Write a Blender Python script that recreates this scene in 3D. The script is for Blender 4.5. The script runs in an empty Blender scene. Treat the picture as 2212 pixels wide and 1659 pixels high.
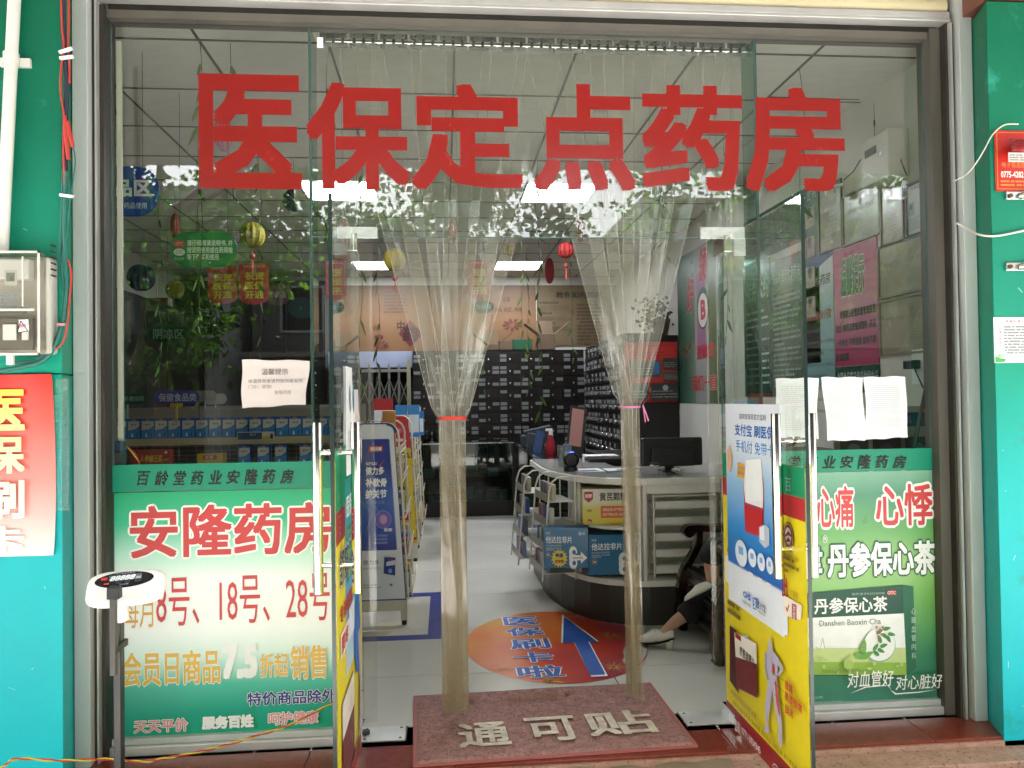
import bpy, math, random
from math import radians, sin, cos, pi
from mathutils import Vector, Matrix, Euler
random.seed(7)
scn = bpy.context.scene
# ------------------------------------------------------------------ camera, world, sun, exposure
CZ = 1.4; YAW, PITCH, ROLL, FPX = .086425, .0172946, -.013722, 1690.5
_f = Vector((sin(YAW)*cos(PITCH), cos(YAW)*cos(PITCH), sin(PITCH)))
_r0 = Vector((cos(YAW), -sin(YAW), 0)); _u0 = _r0.cross(_f)
RT = _r0*cos(ROLL) + _u0*sin(ROLL); UP = -_r0*sin(ROLL) + _u0*cos(ROLL)
CAM = Vector((0, 0, CZ))
cd = bpy.data.cameras.new('camera'); cam = bpy.data.objects.new('camera', cd); scn.collection.objects.link(cam)
cam.matrix_world = Matrix(((RT.x, UP.x, -_f.x, 0), (RT.y, UP.y, -_f.y, 0), (RT.z, UP.z, -_f.z, CZ), (0, 0, 0, 1)))
cd.sensor_width = 36; cd.lens = 36*FPX/2212; cd.clip_start = .05; cd.clip_end = 500
scn.camera = cam
world = bpy.data.worlds.new('World'); scn.world = world; world.use_nodes = True
wn = world.node_tree; bg = wn.nodes['Background']
sky = wn.nodes.new('ShaderNodeTexSky'); sky.sky_type = 'NISHITA'; sky.sun_disc = False
SUN_EL, SUN_ROT = radians(58), radians(200)
sky.sun_elevation = SUN_EL; sky.sun_rotation = SUN_ROT; sky.air_density = 1.0; sky.dust_density = 5.0; sky.ozone_density = .5
hsv = wn.nodes.new('ShaderNodeHueSaturation'); hsv.inputs['Saturation'].default_value = .22
wn.links.new(sky.outputs[0], hsv.inputs['Color']); wn.links.new(hsv.outputs[0], bg.inputs['Color']); bg.inputs['Strength'].default_value = .15
sl = bpy.data.lights.new('sun', 'SUN'); sl.energy = 5.0; sl.angle = radians(.6); sl.color = (1, .97, .93)
so = bpy.data.objects.new('sun', sl); scn.collection.objects.link(so)
sd = Vector((sin(SUN_ROT)*cos(SUN_EL), cos(SUN_ROT)*cos(SUN_EL), sin(SUN_EL)))
so.rotation_euler = sd.to_track_quat('Z', 'Y').to_euler()
scn.view_settings.view_transform = 'Standard'; scn.view_settings.look = 'None'; scn.view_settings.gamma = 1
scn.view_settings.exposure = 2.9
try: scn.view_settings.use_curve_mapping = False
except Exception: pass
cy = scn.cycles; cy.max_bounces = 12; cy.diffuse_bounces = 5; cy.glossy_bounces = 5; cy.transmission_bounces = 6
cy.transparent_max_bounces = 64; cy.use_denoising = True; cy.caustics_reflective = False; cy.caustics_refractive = False
cy.sample_clamp_indirect = 6

# ------------------------------------------------------------------ helpers
def ray(px, py):            # direction through a point of the survey picture (2212 px wide)
    return (_f + RT*((px-1106)/FPX) - UP*((py-829.5)/FPX))
def at(px, py, X=None, Y=None, Z=None):
    d = ray(px, py)
    if Y is not None: t = (Y-CAM.y)/d.y
    elif X is not None: t = (X-CAM.x)/d.x
    else: t = (Z-CAM.z)/d.z
    return CAM + d*t
def lin(h):
    h = h.lstrip('#'); o = []
    for i in (0, 2, 4):
        c = int(h[i:i+2], 16)/255
        o.append(c/12.92 if c <= .04045 else ((c+.055)/1.055)**2.4)
    return (*o, 1)
_mats = {}
def mat(name, col='#808080', rough=.5, metal=0, var=0, vs=6, bump=0, bs=40, spec=.5, grad=None, axis='Z', emit=0, coat=0, stretch=None, dirt=None, sub=0):
    if name in _mats: return _mats[name]
    m = bpy.data.materials.new(name); m.use_nodes = True; nt = m.node_tree; N = nt.nodes; L = nt.links
    b = N['Principled BSDF']; c = lin(col) if isinstance(col, str) else (*col, 1)
    b.inputs['Base Color'].default_value = c; b.inputs['Roughness'].default_value = rough; b.inputs['Metallic'].default_value = metal
    b.inputs['Specular IOR Level'].default_value = spec; b.inputs['Coat Weight'].default_value = coat
    tc = N.new('ShaderNodeTexCoord'); last = None
    if grad:
        sp = N.new('ShaderNodeSeparateXYZ'); L.new(tc.outputs['Generated'], sp.inputs[0])
        r = N.new('ShaderNodeValToRGB'); L.new(sp.outputs[axis], r.inputs[0]); e = r.color_ramp.elements
        e[0].position = grad[0][0]; e[0].color = lin(grad[0][1]); e[1].position = grad[-1][0]; e[1].color = lin(grad[-1][1])
        for p, h in grad[1:-1]: x = e.new(p); x.color = lin(h)
        last = r.outputs[0]
    src = tc.outputs['Object']
    if stretch:
        mp = N.new('ShaderNodeMapping'); mp.inputs['Scale'].default_value = stretch; L.new(src, mp.inputs[0]); src = mp.outputs[0]
    if var:
        n = N.new('ShaderNodeTexNoise'); n.inputs['Scale'].default_value = vs; n.inputs['Detail'].default_value = 5; L.new(src, n.inputs['Vector'])
        mr = N.new('ShaderNodeMapRange'); mr.inputs[1].default_value = .3; mr.inputs[2].default_value = .7
        mr.inputs[3].default_value = 1-var; mr.inputs[4].default_value = 1+var*.6; L.new(n.outputs[0], mr.inputs[0])
        mx = N.new('ShaderNodeMix'); mx.data_type = 'RGBA'; mx.blend_type = 'MULTIPLY'; mx.inputs[0].default_value = 1
        if last: L.new(last, mx.inputs[6])
        else: mx.inputs[6].default_value = c
        L.new(mr.outputs[0], mx.inputs[7]); last = mx.outputs[2]
        mr2 = N.new('ShaderNodeMapRange'); mr2.inputs[3].default_value = max(.03, rough-.12); mr2.inputs[4].default_value = min(1, rough+.15)
        L.new(n.outputs[0], mr2.inputs[0]); L.new(mr2.outputs[0], b.inputs['Roughness'])
    if dirt:                 # (colour, scale, threshold): blotchy stains of their own shape
        n = N.new('ShaderNodeTexNoise'); n.inputs['Scale'].default_value = dirt[1]; n.inputs['Detail'].default_value = 8; n.inputs['Roughness'].default_value = .65
        L.new(src, n.inputs['Vector'])
        mr = N.new('ShaderNodeMapRange'); mr.inputs[1].default_value = dirt[2]; mr.inputs[2].default_value = dirt[2]+.12; L.new(n.outputs[0], mr.inputs[0])
        mx = N.new('ShaderNodeMix'); mx.data_type = 'RGBA'; L.new(mr.outputs[0], mx.inputs[0])
        if last: L.new(last, mx.inputs[6])
        else: mx.inputs[6].default_value = c
        mx.inputs[7].default_value = lin(dirt[0]); last = mx.outputs[2]
    if last: L.new(last, b.inputs['Base Color'])
    if bump:
        n = N.new('ShaderNodeTexNoise'); n.inputs['Scale'].default_value = bs; n.inputs['Detail'].default_value = 4; L.new(src, n.inputs['Vector'])
        bp = N.new('ShaderNodeBump'); bp.inputs['Strength'].default_value = bump; bp.inputs['Distance'].default_value = .004
        L.new(n.outputs[0], bp.inputs['Height']); L.new(bp.outputs[0], b.inputs['Normal'])
    if emit:
        b.inputs['Emission Color'].default_value = c; b.inputs['Emission Strength'].default_value = emit
    if sub: b.inputs['Subsurface Weight'].default_value = sub; b.inputs['Subsurface Scale'].default_value = .02
    _mats[name] = m; return m
def pm(h, rough=.42): return mat('print '+h, h, rough=rough, var=.05, vs=14)
def thin(name, tint, milk=0, milkcol='#ffffff', rough=0., ior=1.5, gloss=1.0, bump=0, bs=8, soil=0):
    if name in _mats: return _mats[name]
    m = bpy.data.materials.new(name); m.use_nodes = True; nt = m.node_tree; N = nt.nodes; L = nt.links
    N.remove(N['Principled BSDF']); out = N['Material Output']
    tr = N.new('ShaderNodeBsdfTransparent'); tr.inputs[0].default_value = lin(tint)
    gl = N.new('ShaderNodeBsdfGlossy'); gl.inputs['Roughness'].default_value = rough; gl.inputs['Color'].default_value = (gloss, gloss, gloss, 1)
    fr = N.new('ShaderNodeFresnel'); ge = N.new('ShaderNodeNewGeometry'); ma = N.new('ShaderNodeMath'); ma.operation = 'MULTIPLY_ADD'   # the same reflectance from either side of the sheet
    L.new(ge.outputs['Backfacing'], ma.inputs[0]); ma.inputs[1].default_value = 1/ior-ior; ma.inputs[2].default_value = ior; L.new(ma.outputs[0], fr.inputs[0])
    base = tr.outputs[0]
    if milk:
        df = N.new('ShaderNodeBsdfDiffuse'); df.inputs[0].default_value = lin(milkcol); m1 = N.new('ShaderNodeMixShader')
        tc = N.new('ShaderNodeTexCoord'); n = N.new('ShaderNodeTexNoise'); n.inputs['Scale'].default_value = 5; n.inputs['Detail'].default_value = 6
        L.new(tc.outputs['Object'], n.inputs['Vector']); mr = N.new('ShaderNodeMapRange'); mr.inputs[3].default_value = milk*.5; mr.inputs[4].default_value = milk*1.5
        L.new(n.outputs[0], mr.inputs[0]); L.new(mr.outputs[0], m1.inputs[0])
        if soil:         # dusty and scratched where people brush past, grimy towards the floor, clear at the top
            sx = N.new('ShaderNodeSeparateXYZ'); L.new(tc.outputs['Generated'], sx.inputs[0]); rp = N.new('ShaderNodeValToRGB'); L.new(sx.outputs['Z'], rp.inputs[0]); e = rp.color_ramp.elements
            e[0].position = .1; e[0].color = (milk+soil,)*3+(1,); e[1].position = .84; e[1].color = (milk*.25,)*3+(1,)
            for p_, v_ in ((.36, milk+soil*.8), (.46, milk), (.66, milk)): x_ = e.new(p_); x_.color = (v_,)*3+(1,)
            mr.inputs[3].default_value = .5; mr.inputs[4].default_value = 1.5; ad = N.new('ShaderNodeMath'); ad.operation = 'MULTIPLY'; L.new(rp.outputs[0], ad.inputs[0]); L.new(mr.outputs[0], ad.inputs[1]); L.new(ad.outputs[0], m1.inputs[0])
            cr = N.new('ShaderNodeMix'); cr.data_type = 'RGBA'; m4 = N.new('ShaderNodeMapRange'); m4.inputs[1].default_value = .5; m4.inputs[2].default_value = .3; L.new(sx.outputs['Z'], m4.inputs[0]); L.new(m4.outputs[0], cr.inputs[0]); cr.inputs[6].default_value = lin(milkcol); cr.inputs[7].default_value = lin('#a39377'); L.new(cr.outputs[2], df.inputs[0])
        L.new(base, m1.inputs[1]); L.new(df.outputs[0], m1.inputs[2]); base = m1.outputs[0]
    mx = N.new('ShaderNodeMixShader'); L.new(fr.outputs[0], mx.inputs[0]); L.new(base, mx.inputs[1]); L.new(gl.outputs[0], mx.inputs[2])
    if bump:
        tc = N.new('ShaderNodeTexCoord'); n = N.new('ShaderNodeTexNoise'); n.inputs['Scale'].default_value = bs; L.new(tc.outputs['Object'], n.inputs['Vector'])
        bp = N.new('ShaderNodeBump'); bp.inputs['Strength'].default_value = bump; bp.inputs['Distance'].default_value = .02
        L.new(n.outputs[0], bp.inputs['Height']); L.new(bp.outputs[0], gl.inputs['Normal']); L.new(bp.outputs[0], fr.inputs['Normal'])
    L.new(mx.outputs[0], out.inputs[0]); _mats[name] = m; return m

COL = scn.collection
def org(o):
    p = Vector((0, 0, 0))
    while o is not None: p += o.location; o = o.parent
    return p
def tag(o, label, cat, group=None):
    o['label'] = label; o['category'] = cat
    if group: o['group'] = group
    return o
def thing(name, label, cat, loc=(0, 0, 0), group=None):
    o = bpy.data.objects.new(name, None); o.location = loc; o.empty_display_size = .05; COL.objects.link(o); return tag(o, label, cat, group)
def struct(o): o['kind'] = 'structure'; return o
class MB:
    def __init__(s): s.v = []; s.f = []; s.m = []; s.mats = []
    def mi(s, m):
        if m not in s.mats: s.mats.append(m)
        return s.mats.index(m)
    def poly(s, pts, m):
        i = len(s.v); s.v += [tuple(p) for p in pts]; s.f.append(tuple(range(i, i+len(pts)))); s.m.append(s.mi(m)); return s
    def box(s, a, b, m, M=None):
        x0, y0, z0 = (min(a[i], b[i]) for i in range(3)); x1, y1, z1 = (max(a[i], b[i]) for i in range(3))
        P = [(x0,y0,z0),(x1,y0,z0),(x1,y1,z0),(x0,y1,z0),(x0,y0,z1),(x1,y0,z1),(x1,y1,z1),(x0,y1,z1)]
        if M is not None: P = [tuple(M @ Vector(p)) for p in P]
        i = len(s.v); s.v += P; k = s.mi(m)
        for q in ((0,3,2,1),(4,5,6,7),(0,1,5,4),(1,2,6,5),(2,3,7,6),(3,0,4,7)): s.f.append(tuple(i+j for j in q)); s.m.append(k)
        return s
    def prism(s, pts, d, m, m2=None):     # pts: 3D polygon, extruded by vector d
        n = len(pts); i = len(s.v); d = Vector(d); s.v += [tuple(p) for p in pts] + [tuple(Vector(p)+d) for p in pts]
        k = s.mi(m); k2 = s.mi(m2 or m)
        s.f.append(tuple(range(i, i+n))); s.m.append(k); s.f.append(tuple(range(i+2*n-1, i+n-1, -1))); s.m.append(k)
        for j in range(n): s.f.append((i+j, i+n+j, i+n+(j+1) % n, i+(j+1) % n)); s.m.append(k2)
        return s
    def tube(s, path, r, m, n=8, cap=True, closed=False):
        path = [Vector(p) for p in path]; k = s.mi(m); i0 = len(s.v); N = len(path); ref = None
        for j, p in enumerate(path):
            a = path[max(0, j-1)]; b = path[min(N-1, j+1)]; t = (b-a).normalized()
            if ref is None: ref = Vector((0, 0, 1)) if abs(t.z) < .9 else Vector((1, 0, 0))
            u = (ref - t*ref.dot(t)).normalized(); w = t.cross(u); ref = u
            rr = r[j] if isinstance(r, (list, tuple)) else r
            for q in range(n): an = 2*pi*q/n; s.v.append(tuple(p + u*(rr*cos(an)) + w*(rr*sin(an))))
        for j in range(N-1):
            for q in range(n):
                a = i0+j*n+q; b = i0+j*n+(q+1) % n; s.f.append((a, b, b+n, a+n)); s.m.append(k)
        if cap:
            s.f.append(tuple(i0+q for q in range(n-1, -1, -1))); s.m.append(k); s.f.append(tuple(i0+(N-1)*n+q for q in range(n))); s.m.append(k)
        return s
    def lathe(s, c, prof, m, n=20, axis='Z', cap=True):       # prof: (r, h) pairs
        c = Vector(c); i0 = len(s.v); k = s.mi(m)
        for r, h in prof:
            for q in range(n):
                a = 2*pi*q/n
                s.v.append(tuple(c + (Vector((r*cos(a), r*sin(a), h)) if axis == 'Z' else Vector((r*cos(a), h, r*sin(a))) if axis == 'Y' else Vector((h, r*cos(a), r*sin(a))))))
        for j in range(len(prof)-1):
            for q in range(n):
                a = i0+j*n+q; b = i0+j*n+(q+1) % n; s.f.append((a, b, b+n, a+n)); s.m.append(k)
        if cap: s.f.append(tuple(i0+q for q in range(n-1, -1, -1))); s.m.append(k); s.f.append(tuple(i0+(len(prof)-1)*n+q for q in range(n))); s.m.append(k)
        return s
    def ball(s, c, r, m, n=12, sz=(1, 1, 1)):
        prof = [(max(1e-4, r*sin(pi*j/n)), -r*cos(pi*j/n)) for j in range(n+1)]; i = len(s.v); s.lathe((0, 0, 0), prof, m, n+4, cap=False)
        c = Vector(c)
        for j in range(i, len(s.v)): x = s.v[j]; s.v[j] = (c.x+x[0]*sz[0], c.y+x[1]*sz[1], c.z+x[2]*sz[2])
        return s
    def grid(s, fn, nu, nv, m):
        i = len(s.v); k = s.mi(m)
        for a in range(nu+1):
            for b in range(nv+1): s.v.append(tuple(fn(a/nu, b/nv)))
        for a in range(nu):
            for b in range(nv): q = i+a*(nv+1)+b; s.f.append((q, q+nv+1, q+nv+2, q+1)); s.m.append(k)
        return s
    def build(s, name, parent=None, smooth=False, bevel=0, local=False, label=None, sharp=40):
        me = bpy.data.meshes.new(name); o0 = Vector((0, 0, 0)) if local else (org(parent) if parent else Vector((0, 0, 0)))
        me.from_pydata([(a-o0.x, b-o0.y, c-o0.z) for a, b, c in s.v], [], s.f)
        for m in s.mats: me.materials.append(m)
        me.polygons.foreach_set('material_index', s.m)
        if smooth:
            me.polygons.foreach_set('use_smooth', [True]*len(s.f)); me.set_sharp_from_angle(angle=radians(sharp))
        me.update(); o = bpy.data.objects.new(name, me); COL.objects.link(o)
        if parent: o.parent = parent
        if bevel:
            md = o.modifiers.new('bevel', 'BEVEL'); md.width = bevel; md.segments = 2; md.limit_method = 'ANGLE'
        if label: o['label'] = label
        return o
def copy_tree(o, parent=None):
    c = o.copy(); COL.objects.link(c); c.parent = parent
    for ch in list(o.children): copy_tree(ch, c)
    return c
_tx = {}
def glyphs(body, bold=0, shear=0, res=2):
    k = (body, bold, shear, res)
    if k in _tx: return _tx[k]
    c = bpy.data.curves.new('t', 'FONT'); c.body = body; c.offset = bold; c.resolution_u = res; c.fill_mode = 'FRONT'; c.shear = shear; c.space_line = .95
    o = bpy.data.objects.new('t', c); m = o.to_mesh(); v = [(x.co.x, x.co.y) for x in m.vertices]; f = [tuple(p.vertices) for p in m.polygons]
    o.to_mesh_clear(); bpy.data.objects.remove(o); bpy.data.curves.remove(c)
    _tx[k] = (v, f); return v, f
def kern(r, rnd):
    if r <= .001: return [(0, 0)]
    if rnd: return [(r*cos(2*pi*k/14), r*sin(2*pi*k/14)) for k in range(14)] + [(0, 0)]
    if r < .026: return [(-r, -r), (r, -r), (r, r), (-r, r)]
    return [(i*r*q, j*r*q) for q in (1, .45) for i, j in ((-1, -1), (1, -1), (1, 1), (-1, 1), (0, 1), (0, -1), (1, 0), (-1, 0))]
def extent(body, shear, bold):
    rv = glyphs(body, 0, shear)[0]; return min(a[0] for a in rv)-bold, max(a[0] for a in rv)+bold, min(a[1] for a in rv)-bold, max(a[1] for a in rv)+bold
class Sheet:                # a flat printed surface: layers of print a fraction of a millimetre apart
    def __init__(s, O, U, V, step=.0005):
        s.O = Vector(O); s.U = Vector(U).normalized(); s.V = Vector(V).normalized(); s.N = s.U.cross(s.V).normalized(); s.h = 0; s.step = step; s.mb = MB()
    def P(s, u, v, h=None): return s.O + s.U*u + s.V*v + s.N*(s.h if h is None else h)
    def px(s, x, y):
        d = ray(x, y); t = (s.O-CAM).dot(s.N)/d.dot(s.N); p = CAM + d*t - s.O; return p.dot(s.U), p.dot(s.V)
    def up(s): s.h += s.step; return s
    def poly(s, pts, m, up=True):
        if up: s.up()
        s.mb.poly([s.P(*q) for q in pts], m); return s
    def rect(s, a, b, m, thick=0):
        (u0, v0), (u1, v1) = (min(a[0], b[0]), min(a[1], b[1])), (max(a[0], b[0]), max(a[1], b[1]))
        if thick:
            s.mb.prism([s.P(u0, v0), s.P(u1, v0), s.P(u1, v1), s.P(u0, v1)], s.N*thick, m); s.h += thick; return s
        return s.poly([(u0, v0), (u1, v0), (u1, v1), (u0, v1)], m)
    def prect(s, a, b, m, thick=0): return s.rect(s.px(*a), s.px(*b), m, thick)
    def ppoly(s, pts, m): return s.poly([s.px(*q) for q in pts], m)
    def ell(s, c, ru, rv, m, n=28, a0=0, a1=2*pi): return s.poly([(c[0]+ru*cos(a0+(a1-a0)*i/n), c[1]+rv*sin(a0+(a1-a0)*i/n)) for i in range(n)], m)
    def rrect(s, a, b, r, m, n=6, thick=0):
        (u0, v0), (u1, v1) = (min(a[0], b[0]), min(a[1], b[1])), (max(a[0], b[0]), max(a[1], b[1])); pts = []
        for cx, cyy, a0 in ((u1-r, v1-r, 0), (u0+r, v1-r, pi/2), (u0+r, v0+r, pi), (u1-r, v0+r, 1.5*pi)):
            for i in range(n+1): t = a0+pi/2*i/n; pts.append((cx+r*cos(t), cyy+r*sin(t)))
        if thick: s.mb.prism([s.P(*q) for q in pts], s.N*thick, m); s.h += thick; return s
        return s.poly(pts, m)
    def text(s, body, a, b, m, bold=0, outline=None, om=None, shear=0, up=True):
        (u0, v0), (u1, v1) = (min(a[0], b[0]), min(a[1], b[1])), (max(a[0], b[0]), max(a[1], b[1]))
        x0, x1, y0, y1 = extent(body, shear, bold); v_, f_ = glyphs(body, 0, shear); mb = s.mb
        for w, mm, rnd in (([(outline, om, 1)] if outline else []) + [(bold, m, 0)]):
            if up: s.up()
            k = mb.mi(mm)
            for q, (dx, dy) in enumerate(kern(w, rnd)):       # stroke weight: the outline shifted round, each copy a hair in front
                h = s.h - s.step*.8*q/20; i = len(mb.v)
                mb.v += [tuple(s.P(u0+(x+dx-x0)/(x1-x0)*(u1-u0), v0+(y+dy-y0)/(y1-y0)*(v1-v0), h)) for x, y in v_]
                mb.f += [tuple(i+j for j in g) for g in f_]; mb.m += [k]*len(f_)
        return s
    def lt(s, body, x0, yt, yb, x1, m, **k): (u0, v1), (_, v0) = s.px(x0, yt), s.px(x0, yb); return s.text(body, (u0, v0), (s.px(x1, (yt+yb)/2)[0], v1), m, **k)   # height taken at the left end
    def ptext(s, body, a, b, m, **k): return s.text(body, s.px(*a), s.px(*b), m, **k)
    def rows(s, a, b, n, m, fill=.5, ch=None, ragged=True, seed=1):      # rows of print too small to read
        rd = random.Random(seed); (u0, v0), (u1, v1) = (min(a[0], b[0]), min(a[1], b[1])), (max(a[0], b[0]), max(a[1], b[1])); s.up(); k = s.mb.mi(m)
        lh = (v1-v0)/n; cw = ch or lh*fill*1.1
        for r in range(n):
            v = v1-lh*(r+.5); end = u1 if not ragged or rd.random() > .35 else u0+(u1-u0)*rd.uniform(.3, .9); u = u0 + (cw*1.5 if rd.random() < .2 else 0)
            while u < end-cw:
                L = min(cw*rd.choice((2, 3, 5, 8)), end-u)
                q = [(u, v-lh*fill/2), (u+L*.93, v-lh*fill/2), (u+L*.93, v+lh*fill/2), (u, v+lh*fill/2)]
                i = len(s.mb.v); s.mb.v += [tuple(s.P(*w)) for w in q]; s.mb.f.append((i, i+1, i+2, i+3)); s.mb.m.append(k); u += L+cw*.4
        return s
    def prows(s, a, b, n, m, **k): return s.rows(s.px(*a), s.px(*b), n, m, **k)
    def build(s, name, parent=None, **k): return s.mb.build(name, parent, **k)
def facade_sheet(Y=3.275): return Sheet((0, Y, 0), (1, 0, 0), (0, 0, 1))     # faces the street
def wallR(X=2.44): return Sheet((X, 0, 0), (0, -1, 0), (0, 0, 1))           # on the right wall, faces left
def bx(name, a, b, m, parent=None, bevel=0, label=None): return MB().box(a, b, m).build(name, parent, bevel=bevel, label=label)
def fin(sh_or_obj, label, cat, group=None): return tag(sh_or_obj, label, cat, group)

# ------------------------------------------------------------------ materials
ALU = mat('brushed aluminium', '#bfc3c1', rough=.5, metal=.1, var=.12, vs=5, dirt=('#8f7a58', 9, .66), stretch=(1, 1, .3))
ALU2 = mat('bright aluminium', '#d6d4d2', rough=.35, metal=.6, var=.1)
DARKM = mat('dark anodised frame', '#3b3733', rough=.5, metal=.3, var=.2)
CHROME = mat('polished steel', '#e4e2dc', rough=.08, metal=1)
STEEL = mat('satin steel', '#c9c9c6', rough=.25, metal=.9, var=.1)
WHITE = mat('white enamel', '#e4e2dc', rough=.35, var=.05)
WIREW = mat('cream wire enamel', '#ddd8c8', rough=.4)
WALLW = mat('white wall paint', '#cfcbc2', rough=.8, var=.06, vs=2, bump=.15, bs=60, dirt=('#b3ab9b', 3, .68))
BLACK = mat('black plastic', '#151515', rough=.4)
BLACK2 = mat('dull black rubber', '#1d1c1b', rough=.7)
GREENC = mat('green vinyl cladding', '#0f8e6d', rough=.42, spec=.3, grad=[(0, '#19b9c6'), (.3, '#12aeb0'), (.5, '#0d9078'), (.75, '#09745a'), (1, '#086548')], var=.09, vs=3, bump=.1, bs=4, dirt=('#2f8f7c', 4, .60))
GLASS = thin('window glass', '#f9fcfa', ior=1.6)
GLASSE = mat('green glass edge', '#54706a', rough=.15, var=.2, vs=10)
PVC = thin('clear plastic strip', '#fbfaf6', milk=.21, milkcol='#b0ada3', rough=.06, ior=1.5, bump=.3, bs=5, soil=.15)
PVCF = thin('flat plastic strip', '#fbfaf6', milk=.06, milkcol='#c3c0b2', rough=.06, ior=1.5, bump=.25, bs=4, soil=.01)
PVCE = thin('plastic strip edge', '#f4f1ea', milk=.35, milkcol='#dedbd0', rough=.1)
WOODD = mat('dark cabinet wood', '#17100d', rough=.35, var=.2, vs=6, stretch=(1, 1, .15))
PAPER = mat('white paper', '#e9e9ea', rough=.85, var=.03, bump=.3, bs=12)
# ------------------------------------------------------------------ setting: ground, step, floor, walls, ceiling
GR = mat('asphalt', '#4b4a47', rough=.9, var=.2, bump=.4, bs=80)
road = struct(bx('road', (-60, -60, -.35), (60, -6.5, -.2), GR))
side = struct(bx('pavement_base', (-40, -6.5, -.35), (40, 2.9, -.062), mat('pavement joints', '#c2c1bd', rough=.9, var=.2, bump=.5)))
FLAG = mat('pink granite flagstone', '#a98672', rough=.55, var=.25, vs=18, bump=.3, bs=90, dirt=('#4a3a33', 70, .56))
FLAG2 = mat('grey granite flagstone', '#9a8a7c', rough=.6, var=.25, vs=14, bump=.3, bs=90, dirt=('#4a3a33', 60, .57))
rd = random.Random(3)
# irregular stones of the pavement in front of the step
def crazy(x0, x1, y0, y1, nx, ny, parent):
    P = {}
    for i in range(nx+1):
        for j in range(ny+1):
            ex = 0 if i in (0, nx) else rd.uniform(-.35, .35); ey = 0 if j in (0, ny) else rd.uniform(-.35, .35)
            P[i, j] = Vector((x0+(x1-x0)*(i+ex+(.3*(j % 2) if 0 < i < nx else 0))/nx, y0+(y1-y0)*(j+ey)/ny, 0))
    for i in range(nx):
        for j in range(ny):
            q = [P[i, j], P[i+1, j], P[i+1, j+1], P[i, j+1]]; c = sum(q, Vector())/4
            pts = []
            for a in range(4):
                A = q[a]; B = q[(a+1) % 4]; pts += [c+(A.lerp(B, .12)-c)*.955, c+(A.lerp(B, .88)-c)*.955]
            h = rd.uniform(-.003, .003)
            MB().prism([(p.x, p.y, -.062) for p in pts], (0, 0, .012+h), rd.choice((FLAG, FLAG, FLAG2))).build('flagstone', parent)
crazy(-2.2, 3.2, 2.2, 2.86, 13, 3, side)
STEP = mat('red granite', '#7d3527', rough=.18, var=.18, vs=30, bump=.04, bs=50, dirt=('#9b5a48', 90, .6))
EDGE = mat('speckled pink granite', '#b08a78', rough=.6, var=.2, vs=20, bump=.4, bs=90, dirt=('#5a3a30', 60, .55))
step = struct(bx('doorstep', (-1.9, 3.0, -.06), (2.8, 3.42, -.012), EDGE))
xs = [-1.6, -.55, .02, 1.13, 1.95, 2.8]
for a, b in zip(xs[:-1], xs[1:]): bx('granite_slab', (a+.0015, 3.012, -.02), (b-.0015, 3.395, 0), STEP, step, bevel=.002)
bx('edging_stone', (-2.4, 2.868, -.06), (3.2, 2.998, -.03), EDGE, step, bevel=.004)
# interior floor of 0.8 m tiles
TB = mat('tile joint', '#4f4c45', rough=.8)
floor = struct(bx('floor', (-3.6, 3.4, -.06), (2.6, 11.2, -.004), TB))
TILE = mat('pale porcelain tile', '#d2cfc6', rough=.13, var=.05, vs=1.5, dirt=('#8e8a80', 2.2, .7), spec=.5)
tm = MB().box((-.3972, -.3972, -.004), (.3972, .3972, 0), TILE).build('floor_tile', floor, bevel=.0015, local=True)
first = True
for i in range(-4, 2):
    for j in range(9):
        x = .828+.4+.8*i; y = 4.0+.8*j-.4 + .012
        o = tm if first else tm.copy()
        if not first: COL.objects.link(o)
        first = False; o.location = (x, y, 0)
for i in range(-4, 2): pass
MB().box((1.63, 3.4, -.004), (2.6, 11, -.0005), TILE).box((-3.6, 10.8, -.0035), (1.63, 11, -.001), TILE).build('floor_border', floor)
MB().box((-3.6, 3.4, -.0035), (-2.78, 10.8, -.001), TILE).build('floor_border', floor)
# interior walls
struct(bx('right_wall', (2.45, 3.3, -.05), (2.65, 11.2, 3.12), WALLW))
struct(bx('left_wall', (-3.7, 3.3, -.05), (-3.5, 11.2, 3.12), WALLW))
struct(bx('back_wall', (-3.5, 10.96, -.05), (2.45, 11.15, 3.12), WALLW))
# front walls either side of the shopfront
BR = mat('reddish brown stone cladding', '#6e4234', rough=.5, var=.2, vs=20, bump=.2)
struct(bx('left_front_wall', (-6, 3.2, -.06), (-1.44, 3.38, 3.5), BR))
struct(bx('right_front_wall', (2.29, 3.2, -.06), (7, 3.38, 3.5), BR))
struct(bx('wall_above_shopfront', (-1.44, 3.34, 3.12), (2.29, 3.5, 3.5), BR))
# ceiling
CT = mat('textured ceiling tile', '#cdcac3', rough=.85, var=.07, vs=7, bump=.35, bs=18, stretch=(1, 2.2, 1))
CG = mat('ceiling grid bar', '#5a554d', rough=.5, metal=.2)
ceil = struct(bx('ceiling', (-3.7, 3.36, 3.135), (2.65, 11.2, 3.2), mat('plenum', '#3a3733', rough=.9)))
g = MB()
for i in range(11): x = .07-.6*6+.6*i; g.box((x-.006, 3.37, 3.098), (x+.006, 10.96, 3.103), CG); g.box((x-.003, 3.37, 3.103), (x+.003, 10.96, 3.13), CG)
for j in range(14): y = 3.763-.6+.6*j; (y > 3.4 and g.box((-3.5, y-.006, 3.0985), (2.45, y+.006, 3.1025), CG))
g.build('ceiling_grid', ceil)
lights = {(4, 5), (7, 5), (4, 11), (7, 11)}
tl = MB().box((-.295, -.295, 0), (.295, .295, .012), CT).build('ceiling_tile', ceil, local=True); used = False
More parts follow.
